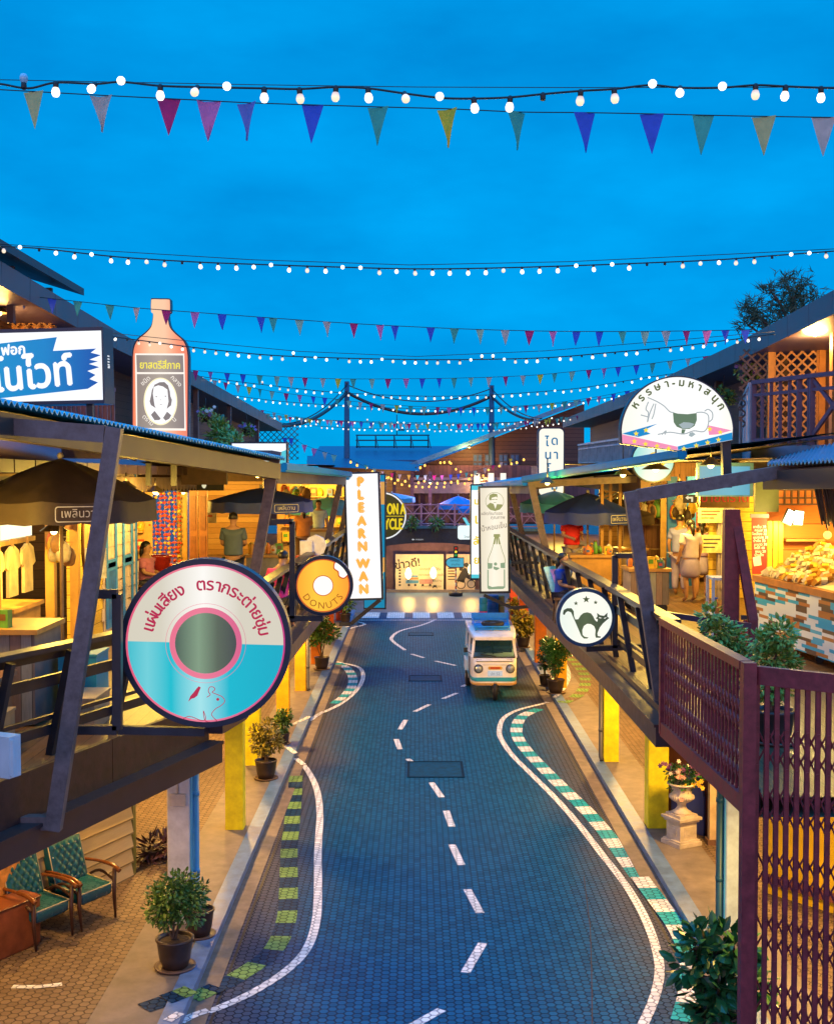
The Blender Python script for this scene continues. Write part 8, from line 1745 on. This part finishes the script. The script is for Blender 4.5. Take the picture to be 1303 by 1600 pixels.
crate('storage_box', 'turquoise storage box behind the left railing by the record sign', 'box', (-3.55, 12.9, DECKZ + .0), (.4, .5, .62), (.03, .30, .36))
c = P(8, 1180, 9.3); t = thing('electric_box', 'white electric cabinet fixed to the left walkway edge', 'electric box', c); m_ = MB(); m_.box(c, (.2, .13, .32), rz=-.4); m_.build('cabinet', M('cabinet_white', (.5, .54, .56), .4, .08, 4), t); m_ = MB(); m_.box(c + Vector((.028, -.066, 0)), (.16, .012, .28), rz=-.4); m_.build('door', M('cabinet_white', (.5, .54, .56), .4, .08, 4), t)
c = P(247, 868, 23.5); t = thing('red_basket', 'red plastic basket beside the seated person on the left', 'basket', (c.x, 23.5, DECKZ + .6)); m_ = MB(); m_.lathe((c.x, 23.5, DECKZ + .55), [(.20, 0), (.26, .32), (.28, .34), (.25, .34), (.19, .02)], 16); m_.build('tub', M('basket_red', (.45, .03, .02), .4), t); m_ = MB(); m_.bx(c.x - .3, c.x + .3, 23.3, 23.8, DECKZ + .5, DECKZ + .55);
for x in (-.26, .26):
 for y in (23.34, 23.76): m_.bx(c.x + x - .02, c.x + x + .02, y - .02, y + .02, DECKZ, DECKZ + .5)
m_.build('stool', M('stool_brown', (.14, .07, .03), .5), t)
c = P(489, 852, 22.5); t = thing('white_display_box', 'white decorated display boxes on the left railing table', 'display box', (c.x, 22.5, DECKZ)); m_ = MB(); m_.prism(Basis(P(494, 852, 22.5)), circ(.20, 8), 0, .12); m_.box(P(479, 856, 22.4), (.22, .2, .26)); m_.build('boxes', M('display_white', (.62, .62, .66), .5), t); m_ = MB(); m_.box(P(481, 869, 22.3), (.42, .3, .03)); m_.build('tray', M('tray_red', (.45, .03, .02), .4), t); tp = P(485, 872, 22.4); m_ = MB(); m_.bx(tp.x - .35, tp.x + .35, 22.1, 22.8, tp.z - .04, tp.z); m_.bx(tp.x - .3, tp.x - .25, 22.2, 22.7, DECKZ, tp.z - .04); m_.bx(tp.x + .25, tp.x + .3, 22.2, 22.7, DECKZ, tp.z - .04); m_.build('table', M('stool_brown', (.14, .07, .03), .5), t)
crate('white_carton', 'white carton on the table by the blue shirted girl', 'carton', (P(888, 896, 20.8).x, 20.8, P(888, 905, 20.8).z), (.30, .3, .16), (.6, .6, .62))
def painted_board(label, p0, p1, Y0, col, col2):
 a, b = P(*p0, Y0), P(*p1, Y0 - .5); t = thing('painted_board', label, 'board', b, 'painted boards hung on the right railing'); d = (a - b); m_ = MB(); m_.bar(b, a, .05, .55, up=(1, 0, 0)); m_.build('board', M('board_' + str(int(col[0] * 100)), col, .45, .3, 6), t); m_ = MB(); m_.bar(b + d * .1 + Vector((-.0, -.04, 0)), a - d * .1 + Vector((-.0, -.04, 0)), .03, .35, up=(1, 0, 0)); m_.build('picture', M('boardpic_' + str(int(col2[0] * 100)), col2, .5, .5, 5), t)
painted_board('long painted board hanging between the two right steel posts', (803, 838), (816, 912), 33, (.03, .25, .45), (.5, .42, .55)); painted_board('pink painted board hanging above the cat sign', (872, 885), (886, 925), 22, (.05, .3, .4), (.55, .25, .5))
q = PZ(712, 931, 0); t = thing('traffic_light', 'small traffic light on a striped pole with a blue arrow sign', 'traffic light', (q.x, q.y, 0)); m_ = MB(); m_.lathe((q.x, q.y, 0), [(.30, 0), (.32, .05), (.32, .14), (.26, .18), (.05, .2)], 20); m_.build('base', M('tyre_black', (0.02, 0.02, 0.022), .6), t); m_ = MB()
for k in range(9): m_.tube([(q.x, q.y, .18 + k * .14), (q.x, q.y, .32 + k * .14)], .032, 8, mi=k % 2)
m_.build('pole', [M('pole_white', (.6, .6, .6), .5), M('pole_red', (.4, .03, .03), .5)], t); zt = P(709, 862, q.y).z; m_ = MB(); m_.box((q.x, q.y, zt), (.20, .16, .52)); hd = m_.build('lamp_head', M('head_green', (.02, .10, .05), .4), t)
for k, (cc, nm_) in enumerate((((1, .05, .02), 'lens_red'), ((1, .6, .05), 'lens_amber'), ((.05, .7, .2), 'lens_green'))): m_ = MB(); m_.lathe((q.x, q.y - .08, zt + .16 - k * .16), [(.055, 0), (.04, .02), (.01, .03)], 12, axis=Matrix.Rotation(R(90), 3, 'X')); m_.build('lens', EM(nm_, cc, 1.6 if k == 1 else .5, False), hd)
c = P(710, 879, q.y - .1); B = Basis(c); m_ = MB(); m_.prism(B, [(-.42, 0), (-.36, .16), (-.22, .24), (.44, .24), (.44, -.24), (-.22, -.24), (-.36, -.16)], -.05, 0); sg_ = m_.build('arrow_sign', M('arrow_sign_navy', (.02, .05, .08), .4), t); m_ = MB(); m_.poly(B, [(-.38, 0), (-.33, .13), (-.20, .20), (.41, .20), (.41, -.20), (-.20, -.20), (-.33, -.13)], .003); m_.build('face', EM('arrow_face_cyan', (.10, .50, .68), .8, False), sg_); m_ = MB(); put_text(m_, B, 'ตลาดน้ำ', .14, .03, .05, .006); put_text(m_, B, 'ลานช้าง', .13, .05, -.13, .006); m_.build('lettering', M('box_ink', (.06, .05, .04), .6), sg_)
def barrel(label, px_, py_, r_, h_, cols):
 q = PZ(px_, py_, 0); t = thing('barrel', label, 'barrel', q); n = len(cols)
 for i, cc in enumerate(cols): m_ = MB(); a, b = h_ * i / n, h_ * (i + 1) / n - .004; m_.lathe((q.x, q.y, 0), [(r_ * .97, a), (r_, a + .03), (r_, b - .03), (r_ * .97, b)], 20); m_.build('band', M('barrel_%d_%d' % (int(cc[0] * 99), int(cc[2] * 99)), cc, .4, .1, 4), t)
barrel('bright blue barrel by the right kerb behind the tuk tuk', 770, 963, .22, .85, [(.02, .12, .32), (.02, .12, .32), (.03, .15, .36)]); barrel('pink and turquoise barrel left of the blue barrel', 755, 965, .16, .8, [(.5, .02, .15), (.03, .3, .42), (.03, .3, .42)]); barrel('olive bin right of the blue barrel', 782, 962, .16, .8, [(.25, .22, .08), (.25, .22, .08)])
BAGM = [M('bag_%d' % i, c, .6, .25, 8) for i, c in enumerate(((.6, .4, .05), (.05, .03, .02), (.55, .12, .04), (.5, .42, .3), (.3, .16, .06), (.1, .25, .06)))]
_bg = {}
def hung_bag(c, label, group, ci, s=1.0):
 if ci not in _bg:
  m_ = MB(); secs = [[Vector((a * w_, b * w_ * .5, z)) for a, b in circ(.5, 10)] for z, w_ in ((-.34, .10), (-.31, .17), (-.2, .21), (-.10, .15), (-.06, .05))]; loft(m_, secs); m_.tube([(-.02, 0, -.07), (-.06, 0, 0), (.06, 0, 0), (.02, 0, -.07)], .006, 5); o = m_.build('hanging_bag', BAGM[ci]); _bg[ci] = o
 else: o = _bg[ci].copy(); COL.objects.link(o)
 o.location = c; o.scale = (s, s, s); o.rotation_euler = (0, 0, RNG.uniform(-.6, .6)); return tag(o, label, 'bag', group)
for k in range(22): hung_bag(P(1054 + RNG.uniform(0, 28), 768 + RNG.uniform(0, 60), 25.6 + RNG.uniform(0, .4)), 'small bag hanging between the blue posts in the right shops', 'bags hanging between the blue posts', RNG.choice((0, 0, 1, 2, 3, 1)), RNG.uniform(.8, 1.2))
for k in range(14): hung_bag(P(985 + RNG.uniform(0, 52), 770 + RNG.uniform(0, 26), 27.4 + RNG.uniform(0, .5)), 'small pouch hanging above the old board cart', 'pouches above the board cart', RNG.choice((5, 0, 3, 1, 4)), RNG.uniform(.8, 1.3))
for k in range(12): hung_bag(P(425 + RNG.uniform(0, 60), 752 + RNG.uniform(0, 22), 32 + RNG.uniform(0, 2)), 'small pouch hanging in the far left shop', 'pouches in the far left shop', RNG.choice((0, 2, 3, 4, 5)), RNG.uniform(1, 1.4))
for k in range(7): hung_bag(P(78 + RNG.uniform(0, 30), 812 + RNG.uniform(0, 60), 15.6 + RNG.uniform(0, .4)), 'small bag hanging beside the timber post of the left stall', 'bags by the left timber post', RNG.choice((2, 3, 4, 0)), RNG.uniform(.7, 1))
for i, (px_, py_, Y, w_, h_, cc, lb) in enumerate(((150, 880, 17.0, .30, .42, (.45, .48, .55), 'blue grey striped paper sign on the left yellow wall'), (1110, 805, 23.8, .5, .3, (.55, .5, .35), 'paper notice with red writing on the right yellow wall'), (1112, 850, 23.8, .45, .35, (.6, .5, .3), 'lower paper notice on the right yellow wall'), (112, 800, 17.3, .3, .5, (.35, .14, .05), 'narrow framed picture by the oval mirror'), (1009, 758, 28.2, .75, .32, (.16, .10, .08), 'dark speckled board over the shelf behind the board cart'), (330, 800, 33.3, .3, .6, (.5, .45, .35), 'pale poster on the wall by the wooden doors'))):
 c = P(px_, py_, Y); t = thing('paper_notice', lb, 'notice', c); B = Basis(c) if i not in (3,) else Basis(c, (.2, 1, 0)); m_ = MB(); m_.prism(B, rect(-w_ / 2, w_ / 2, -h_ / 2, h_ / 2), -.02, 0); m_.build('sheet', M('notice_%d' % i, cc, .6, .3, 9), t)
 m_ = MB()
 for j in range(3): m_.poly(B, rect(-w_ * .38, w_ * (.36 - .12 * j), h_ * (.22 - .22 * j), h_ * (.30 - .22 * j)), .003)
 m_.build('printed_lines', M('notice_ink_%d' % (i % 2), ((.05, .05, .08), (.4, .04, .03))[i % 2], .6), t)
for i, (px_, Y) in enumerate(((940, 26.0), (953, 26.3), (968, 26.8))): q_ = P(px_, 840, Y); t = thing('stall_post', ['thin timber stall post left of the board cart, first of three', 'thin timber stall post left of the board cart, middle of three', 'thin timber stall post closest to the leaning right post, last of three'][i], 'post', (q_.x, Y, DECKZ), 'thin timber stall posts'); m_ = MB(); m_.bar((q_.x, Y, DECKZ), (q_.x, Y, 5.6), .06, .06, up=(0, 1, 0)); m_.build('shaft', M('honey_timber', (0.45, 0.24, 0.06), 0.5, 0.2, 4), t); m_ = MB(); m_.bar((q_.x - .14, Y, 5.2), (q_.x + .14, Y, 5.35), .03, .03); m_.build('hook_arm', DARK, t)
# people
SKIN = M('skin_tan', (.36, .19, .12), .5, .08, 8); HAIRM = M('hair_black', (.012, .010, .010), .4, .2, 20)
def skin_mesh(name, verts, edges, radii, mat, parent=None, root=0, sub=2, loc=None):
 me = bpy.data.meshes.new(name); off = Vector((0, 0, 0)); q = parent
 while q is not None: off += q.location; q = q.parent
 if parent is None and loc is not None: off = Vector(loc)
 me.from_pydata([Vector(v) - off for v in verts], edges, []); me.update(); o = bpy.data.objects.new(name, me); COL.objects.link(o)
 if parent is not None: o.parent = parent
 elif loc is not None: o.location = loc
 md = o.modifiers.new('skin', 'SKIN'); md.use_smooth_shade = True; sv = me.skin_vertices[0].data
 for i, r_ in enumerate(radii): sv[i].radius = (r_, r_) if not isinstance(r_, tuple) else r_
 for i in range(len(radii)): sv[i].use_root = (i == root)
 s = o.modifiers.new('sub', 'SUBSURF'); s.levels = sub; s.render_levels = sub; me.materials.append(mat); return o
def person(label, loc, hd, hgt=1.66, shirt=(.3, .3, .3), legs=(.05, .05, .08), seated=False, arms='down', lean=0.0, group=None, longhair=False, skirt=False, hair=True, sleeve=.5, apron=None):
 """hd: heading angle (0 looks at -y, the camera)"""
 L = Vector(loc); Mr = Matrix.Rotation(hd, 3, 'Z'); s = hgt / 1.7; Z0 = -.42 * 1 if seated else 0
 def T(x, y, z): return L + Mr @ Vector((x * s, (y - lean * max(0, z - .95)) * s, (z + Z0) * s))
 V, E_, Rd = [], [], []
 def add(p, r_, par=None): V.append(p); Rd.append(r_ * s if not isinstance(r_, tuple) else (r_[0] * s, r_[1] * s)); (E_.append((par, len(V) - 1)) if par is not None else None); return len(V) - 1
 pel = add(T(0, 0, .95), (.14, .10)); wa = add(T(0, 0, 1.12), (.125, .085), pel); ch = add(T(0, .01, 1.30), (.14, .09), wa); ut = add(T(0, .015, 1.42), (.115, .08), ch); nk = add(T(0, .0, 1.50), .052, ut); h1 = add(T(0, -.015, 1.58), (.072, .085), nk); h2 = add(T(0, -.01, 1.66), (.078, .092), h1); add(T(0, 0, 1.71), (.05, .06), h2)
 leg_pts = []
 for sx in (-1, 1):
  if seated: ps = [(sx * .09, -.02, .92, .09), (sx * .11, -.40, .90, .065), (sx * .11, -.42, .68, .052), (sx * .11, -.42, .48, .04), (sx * .12, -.52, .45, .032)]
  else: ps = [(sx * .09, 0, .86, .092), (sx * .10, -.015, .50, .060), (sx * .10, .02, .34, .055), (sx * .10, .02, .09, .038), (sx * .11, -.11, .035, .033)]
  pv = pel; row = []
  for x, y, z, r_ in ps: pv = add(T(x, y, z), r_, pv); row.append(pv)
  leg_pts.append(row)
 arm_pts = []
 for sx in (-1, 1):
  if arms == 'down': ps = [(sx * .17, .015, 1.40, .058), (sx * .24, .03, 1.14, .044), (sx * .25, -.06, .92, .030)]
  elif arms == 'front': ps = [(sx * .17, .015, 1.40, .058), (sx * .22, -.03, 1.15, .044), (sx * .13, -.27, 1.10, .030)]
  else: ps = [(sx * .17, .015, 1.40, .058), (sx * .27, .02, 1.16, .044), (sx * .12, -.14, 1.02, .030)]
  pv = ut; row = []
  for x, y, z, r_ in ps: pv = add(T(x, y, z), r_, pv); row.append(pv)
  a, b = V[row[1]], V[row[2]]; d = (b - a).normalized(); side = d.cross(Mr @ Vector((0, 1, 0))).normalized(); pl_ = add(b + d * .06 * s, (.036, .022), pv)
  for k, (off_, ln) in enumerate(((-.026, .070), (-.009, .080), (.009, .076), (.026, .060))):
   f1 = add(V[pl_] + d * .045 * s + side * off_ * s, .010, pl_); add(V[f1] + (d * .6 + Mr @ Vector((0, -.5, -.1))).normalized() * ln * .55 * s, .008, f1)
  th = add(b + d * .035 * s + side * (-sx * .042) * s, .011, pl_); arm_pts.append(row)
 o = skin_mesh('person', V, E_, Rd, SKIN, None, pel, 2, L); tag(o, label, 'person', group)
 cv = [V[pel] + Vector((0, 0, -.02)), V[wa], V[ch], V[ut] + Vector((0, 0, .01))]; ce = [(0, 1), (1, 2), (2, 3)]; cr_ = [(.205 * s, .165 * s), (.195 * s, .155 * s), (.21 * s, .155 * s), (.155 * s, .125 * s)]
 for row in arm_pts:
  a, b = V[row[0]], V[row[1]]; i0 = len(cv); cv += [a, a.lerp(b, sleeve), a.lerp(b, sleeve + .25)]; ce += [(3, i0), (i0, i0 + 1), (i0 + 1, i0 + 2)]; cr_ += [.088 * s, .080 * s, .074 * s]
 skin_mesh('shirt', cv, ce, cr_, M('shirt_%d_%d_%d' % tuple(int(c * 99) for c in shirt), shirt, .75, .12, 6), o, 1, 2)
 cv = [V[pel] + Vector((0, 0, .04))]; ce = []; cr_ = [(.195 * s, .155 * s)]
 if skirt and not seated: cv += [T(0, 0, .72), T(0, 0, .48)]; ce += [(0, 1), (1, 2)]; cr_ += [(.24 * s, .2 * s), (.26 * s, .22 * s)]
 else:
  for row in leg_pts:
   i0 = len(cv); cv += [V[row[0]], V[row[1]], V[row[2]], V[row[2]].lerp(V[row[3]], .85)]; ce += [(0, i0), (i0, i0 + 1), (i0 + 1, i0 + 2), (i0 + 2, i0 + 3)]; cr_ += [.125 * s, .095 * s, .085 * s, .07 * s]
 skin_mesh('trousers' if not skirt else 'skirt', cv, ce, cr_, M('cloth_%d_%d_%d' % tuple(int(c * 99) for c in legs), legs, .75, .12, 6), o, 0, 2)
 hc = T(0, .012, 1.655); m_ = MB(); n = 14; Rm = Mr
 for i in range(8):
  for k in range(n): pass
 vs = []; fs = []
 for i in range(9):
  a = math.pi * .62 * i / 8
  for k in range(n):
   q_ = 2 * math.pi * k / n; front = math.cos(q_ + math.pi / 2); aa = a * (1 - .42 * max(0, -math.sin(q_)) * 1.0) if True else a
   vs.append(hc + Rm @ Vector((.090 * s * math.sin(aa) * math.cos(q_), .105 * s * math.sin(aa) * math.sin(q_), .098 * s * math.cos(aa))))
 for i in range(8):
  for k in range(n): k2 = (k + 1) % n; fs.append((i * n + k, (i + 1) * n + k, (i + 1) * n + k2, i * n + k2))
 m_.add(vs, fs, 0, True)
 if longhair: m_.tube([T(0, .085, 1.64), T(0, .10, 1.52), T(0, .11, 1.40)], [.05 * s, .045 * s, .02 * s], 8)
 m_.build('hair', HAIRM, o)
 m_ = MB();
 for sx in (-1, 1): m_.ball(T(sx * .032, -.098, 1.625), .011 * s, 6)
 m_.build('eyes', M('eye_dark', (.02, .015, .012), .2), o); m_ = MB(); m_.ball(T(0, -.108, 1.60), .014 * s, 6, sc=(.8, 1.1, 1.3));
 for sx in (-1, 1): m_.ball(T(sx * .083, .0, 1.61), .020 * s, 6, sc=(.4, .8, 1.3))
 m_.build('nose_and_ears', SKIN, o)
 if apron:
  m_ = MB(); m_.tube([T(.165 * math.cos(a), .122 * math.sin(a) , .995) for a in [2 * math.pi * i / 20 for i in range(21)]], .012, 6, cap=False); m_.build('apron_strings', M('apron_white', (.6, .6, .6), .7), o)
 return o
def on_deck(px_, Y, z=DECKZ): p = P(px_, 850, Y); return (p.x, Y, z)
def stool(label, loc, h_, col=(.16, .08, .035)):
 t = thing('stool', label, 'stool', loc); L = Vector(loc); m_ = MB(); m_.box(L + Vector((0, 0, h_ - .02)), (.34, .34, .04)); m_.build('seat', M('stool_wood', col, .5, .2, 6), t)
 for x in (-.13, .13):
  for y in (-.13, .13): m_ = MB(); m_.bar(L + Vector((x * 1.15, y * 1.15, 0)), L + Vector((x, y, h_ - .04)), .035, .035, up=(0, 1, 0)); m_.build('leg', M('stool_wood', col, .5, .2, 6), t)
person('person in a dark blue grey shirt standing with back turned under the left navy umbrella', on_deck(365, 23.0), math.pi, 1.70, (.07, .105, .16), (.02, .025, .04), arms='front', apron=True)
l = on_deck(229, 22.2); stool('brown stool under the seated person in pink beside the blue house', l, .46); person('person in a pink shirt seated sideways beside the blue framed house', (l[0], l[1], DECKZ + .0), R(80), 1.6, (.42, .14, .24), (.05, .05, .07), seated=True, arms='front', longhair=True)
l = on_deck(432, 19.2); stool('brown stool under the person in magenta at the left railing', l, .42); person('person in a magenta top sitting bent forward near the donut sign', (l[0], l[1], DECKZ), R(165), 1.62, (.50, .02, .22), (.02, .02, .03), seated=True, arms='front', lean=.45)
person('person in an orange top standing at the yellow lit left shop', on_deck(474, 30), R(200), 1.62, (.55, .20, .04), (.12, .06, .03), arms='front', longhair=True)
person('person in pale blue clothes standing under the pale blue umbrella', on_deck(498, 34), R(10), 1.64, (.42, .52, .62), (.35, .42, .52), arms='down', longhair=True, skirt=True)
person('person in a bright red shirt behind the counter on the right', on_deck(893, 26.3), R(15), 1.68, (.58, .015, .02), (.30, .26, .24), arms='front')
l = on_deck(880, 20.4); stool('low stool under the girl in royal blue by the right railing', l, .42); person('person in a royal blue top with tied black hair seated by the right railing', (l[0], l[1], DECKZ), R(60), 1.5, (.015, .06, .36), (.03, .03, .06), seated=True, arms='front', longhair=True)
for i, (px_, Y, hd, sh, lb) in enumerate(((1062, 24.6, 150, (.20, .22, .60), 'person in a pale blue shirt walking away past the blue posts'), (1078, 23.4, 200, (.50, .44, .66), 'person in a cream white shirt walking in the middle of the right walkway'), (1096, 24.2, 170, (.34, .24, .56), 'person in a lilac shirt walking by the brown plank wall'))): person(lb, on_deck(px_, Y), R(hd), 1.6 - .05 * i, sh, (.26, .22, .48), arms='down', longhair=i != 0, skirt=i != 0)
# lamps
def ceiling_lamp(label, loc, e_, group, col=WARMW, r_=.16, hang=.12, kind='shade', size=.2):
 t = thing('ceiling_lamp', label, 'lamp', loc, group); L = Vector(loc); m_ = MB(); m_.lathe(L, [(r_ * .25, .10), (r_ * .4, .07), (r_, .0), (r_ * 1.02, -.005)], 18, cap=False); m_.tube([L + Vector((0, 0, .1)), L + Vector((0, 0, .1 + hang))], .012, 6); m_.build('shade', M('lamp_shade_dark', (.05, .035, .02), .4), t); m_ = MB(); m_.ball(L + Vector((0, 0, -.005)), .045, 10); m_.build('bulb', EM('lamp_bulb', (1.0, .72, .25), 9, False), t); lamp('lamp_light', 'SPOT' if kind == 'spot' else 'POINT', L + Vector((0, 0, -.10)), e_, col, size, t); return t
G1 = 'ceiling lamps under the left walkway'
for i, (x, y, e_) in enumerate(((-5.2, 12.6, 95), (-5.0, 16.2, 260), (-4.9, 20.6, 260), (-4.6, 25.5, 260), (-4.4, 30.5, 240), (-4.2, 36, 240), (-4.0, 42.5, 240))): ceiling_lamp('hidden ceiling lamp under the left walkway above the pavement', (x + .6, y, 2.9), e_ * (3.2 if y == 25.5 else 3.4), G1, (1, .54, .13), kind='point' if y == 25.5 else 'spot')
G2 = 'ceiling lamps under the right walkway'
for i, (x, y, e_) in enumerate(((5.6, 12.4, 300), (5.4, 16.8, 220), (5.3, 21.5, 260), (5.2, 26.5, 260), (5.1, 31.5, 250), (5.0, 37, 240), (4.8, 43, 240))): ceiling_lamp('hidden ceiling lamp under the right walkway above the pavement', (x - .6, y, 2.9), e_ * (3.2 if y == 26.5 else 3.4), G2, (1, .54, .13), kind='point' if y == 26.5 else 'spot')
WL = 'warm pendant lamps in the walkway shops'
def pend(label, px_, py_, Y, e_, col=WARMW, r_=.14): c = P(px_, py_, Y); return ceiling_lamp(label, c, e_ * 1.6, WL, col, r_, hang=.35)
pend('pendant lamp under the left canopy above the navy umbrella', 403, 742, 20.5, 110); pend('pendant lamp left of the wooden doors in the left shop', 246, 770, 28.0, 90); pend('pendant lamp over the wooden doors in the left shop', 287, 769, 27.5, 90); pend('small pendant lamp at the far left pavilion', 470, 770, 37, 130)
pend('pendant lamp under the teal canopy above the blue topped umbrella', 855, 754, 22.0, 110); pend('pendant lamp under the teal canopy left of the turquoise sign', 973, 741, 19.0, 110); pend('flared pendant lamp in front of the turquoise round sign', 1024, 733, 17.5, 90, r_=.2); pend('pendant lamp over the pale blue panel', 1110, 726, 15.8, 60)
pend('green tinted pendant lamp behind the right navy umbrella', 941, 773, 30, 90); pend('second pendant lamp behind the right navy umbrella', 965, 776, 31, 90)
for lb, loc, e_ in (('shop lamp inside the blue framed house', (-6.1, 15.2, 5.5), 260), ('shop lamp by the hanging cream shirts', (-4.3, 14.4, 5.15), 50), ('shop lamp over the weathered plank counter', (-4.5, 11.8, 5.5), 60), ('shop lamp beside the blue door', (-4.3, 20.0, 5.5), 45), ('shop lamp by the yellow plank wall', (-4.3, 18.0, 5.6), 90), ('shop lamp in the recessed orange shop', (-5.6, 33.5, 5.55), 210), ('shop lamp over the far left goods shelf', (-3.2, 38.8, 5.5), 300), ('shop lamp over the left doorway sweets', (-6.3, 27.5, 5.45), 160), ('shop lamp beyond the tall orange letter sign', (-3.3, 46.5, 5.5), 200),
                     ('shop lamp over the mosaic stall', (6.3, 16.6, 5.6), 117), ('shop lamp over the old board cart', (5.0, 23.2, 5.55), 142), ('shop lamp at the brown plank wall', (6.6, 26.3, 5.6), 142), ('shop lamp by the yellow wall and lilac door', (6.9, 21.8, 5.6), 142), ('shop lamp far along the right shops', (5.4, 34, 5.5), 240), ('shop lamp at the far right end shops', (5.2, 44, 5.5), 240)):
 ceiling_lamp(lb, loc, e_ * 2.6, WL)
for lb, loc, e_ in (('wall lamp lighting the orange lattice on the right balcony', (6.25, 19.2, 8.0), 240), ('wall lamp lighting the lattice behind the blue white sign', (-6.35, 18.6, 8.25), 110)): ceiling_lamp(lb, loc, e_, 'balcony lamps', (1, .5, .12))
for i, (px_, py_, e_) in enumerate(((638, 897, 150), (677, 896, 150), (736, 890, 150))):
 c = P(px_, py_, 56.6); t = thing('wall_lamp', ['flame bright wall lamp on the left of the lit poster', 'flame bright wall lamp on the right of the lit poster', 'flame bright wall lamp beside the tricycle poster'][i], 'wall lamp', c); m_ = MB(); m_.lathe(c - Vector((0, 0, .25)), [(.02, 0), (.13, .10), (.16, .28), (.10, .48), (.02, .56)], 14); m_.build('globe', EM('wall_lamp_globe', (1, .80, .35), 5, False), t); m_ = MB(); m_.tube([c + Vector((0, 0, -.25)), c + Vector((0, .3, -.4)), c + Vector((0, .75, -.4))], .02, 6); m_.build('arm', DARK, t); lamp('wall_lamp_light', 'POINT', c + Vector((0, -.2, .1)), e_, (1, .58, .12), .2, t)
for lb, loc, e_ in (('lamp over the street end pavilion', (-1.5, 58.6, 5.4), 260), ('lamp on the brown gabled building veranda', (3.2, 60.2, 5.3), 200), ('lamp on the upper corner of the gabled building', (2.6, 60.6, 6.9), 160), ('lamp behind the footbridge railing', (0.6, 56.5, 5.2), 160)): ceiling_lamp(lb, loc, e_ * 1.5, 'street end lamps', (.75, .40, 1) if 'footbridge' in lb else (1, .55, .14))
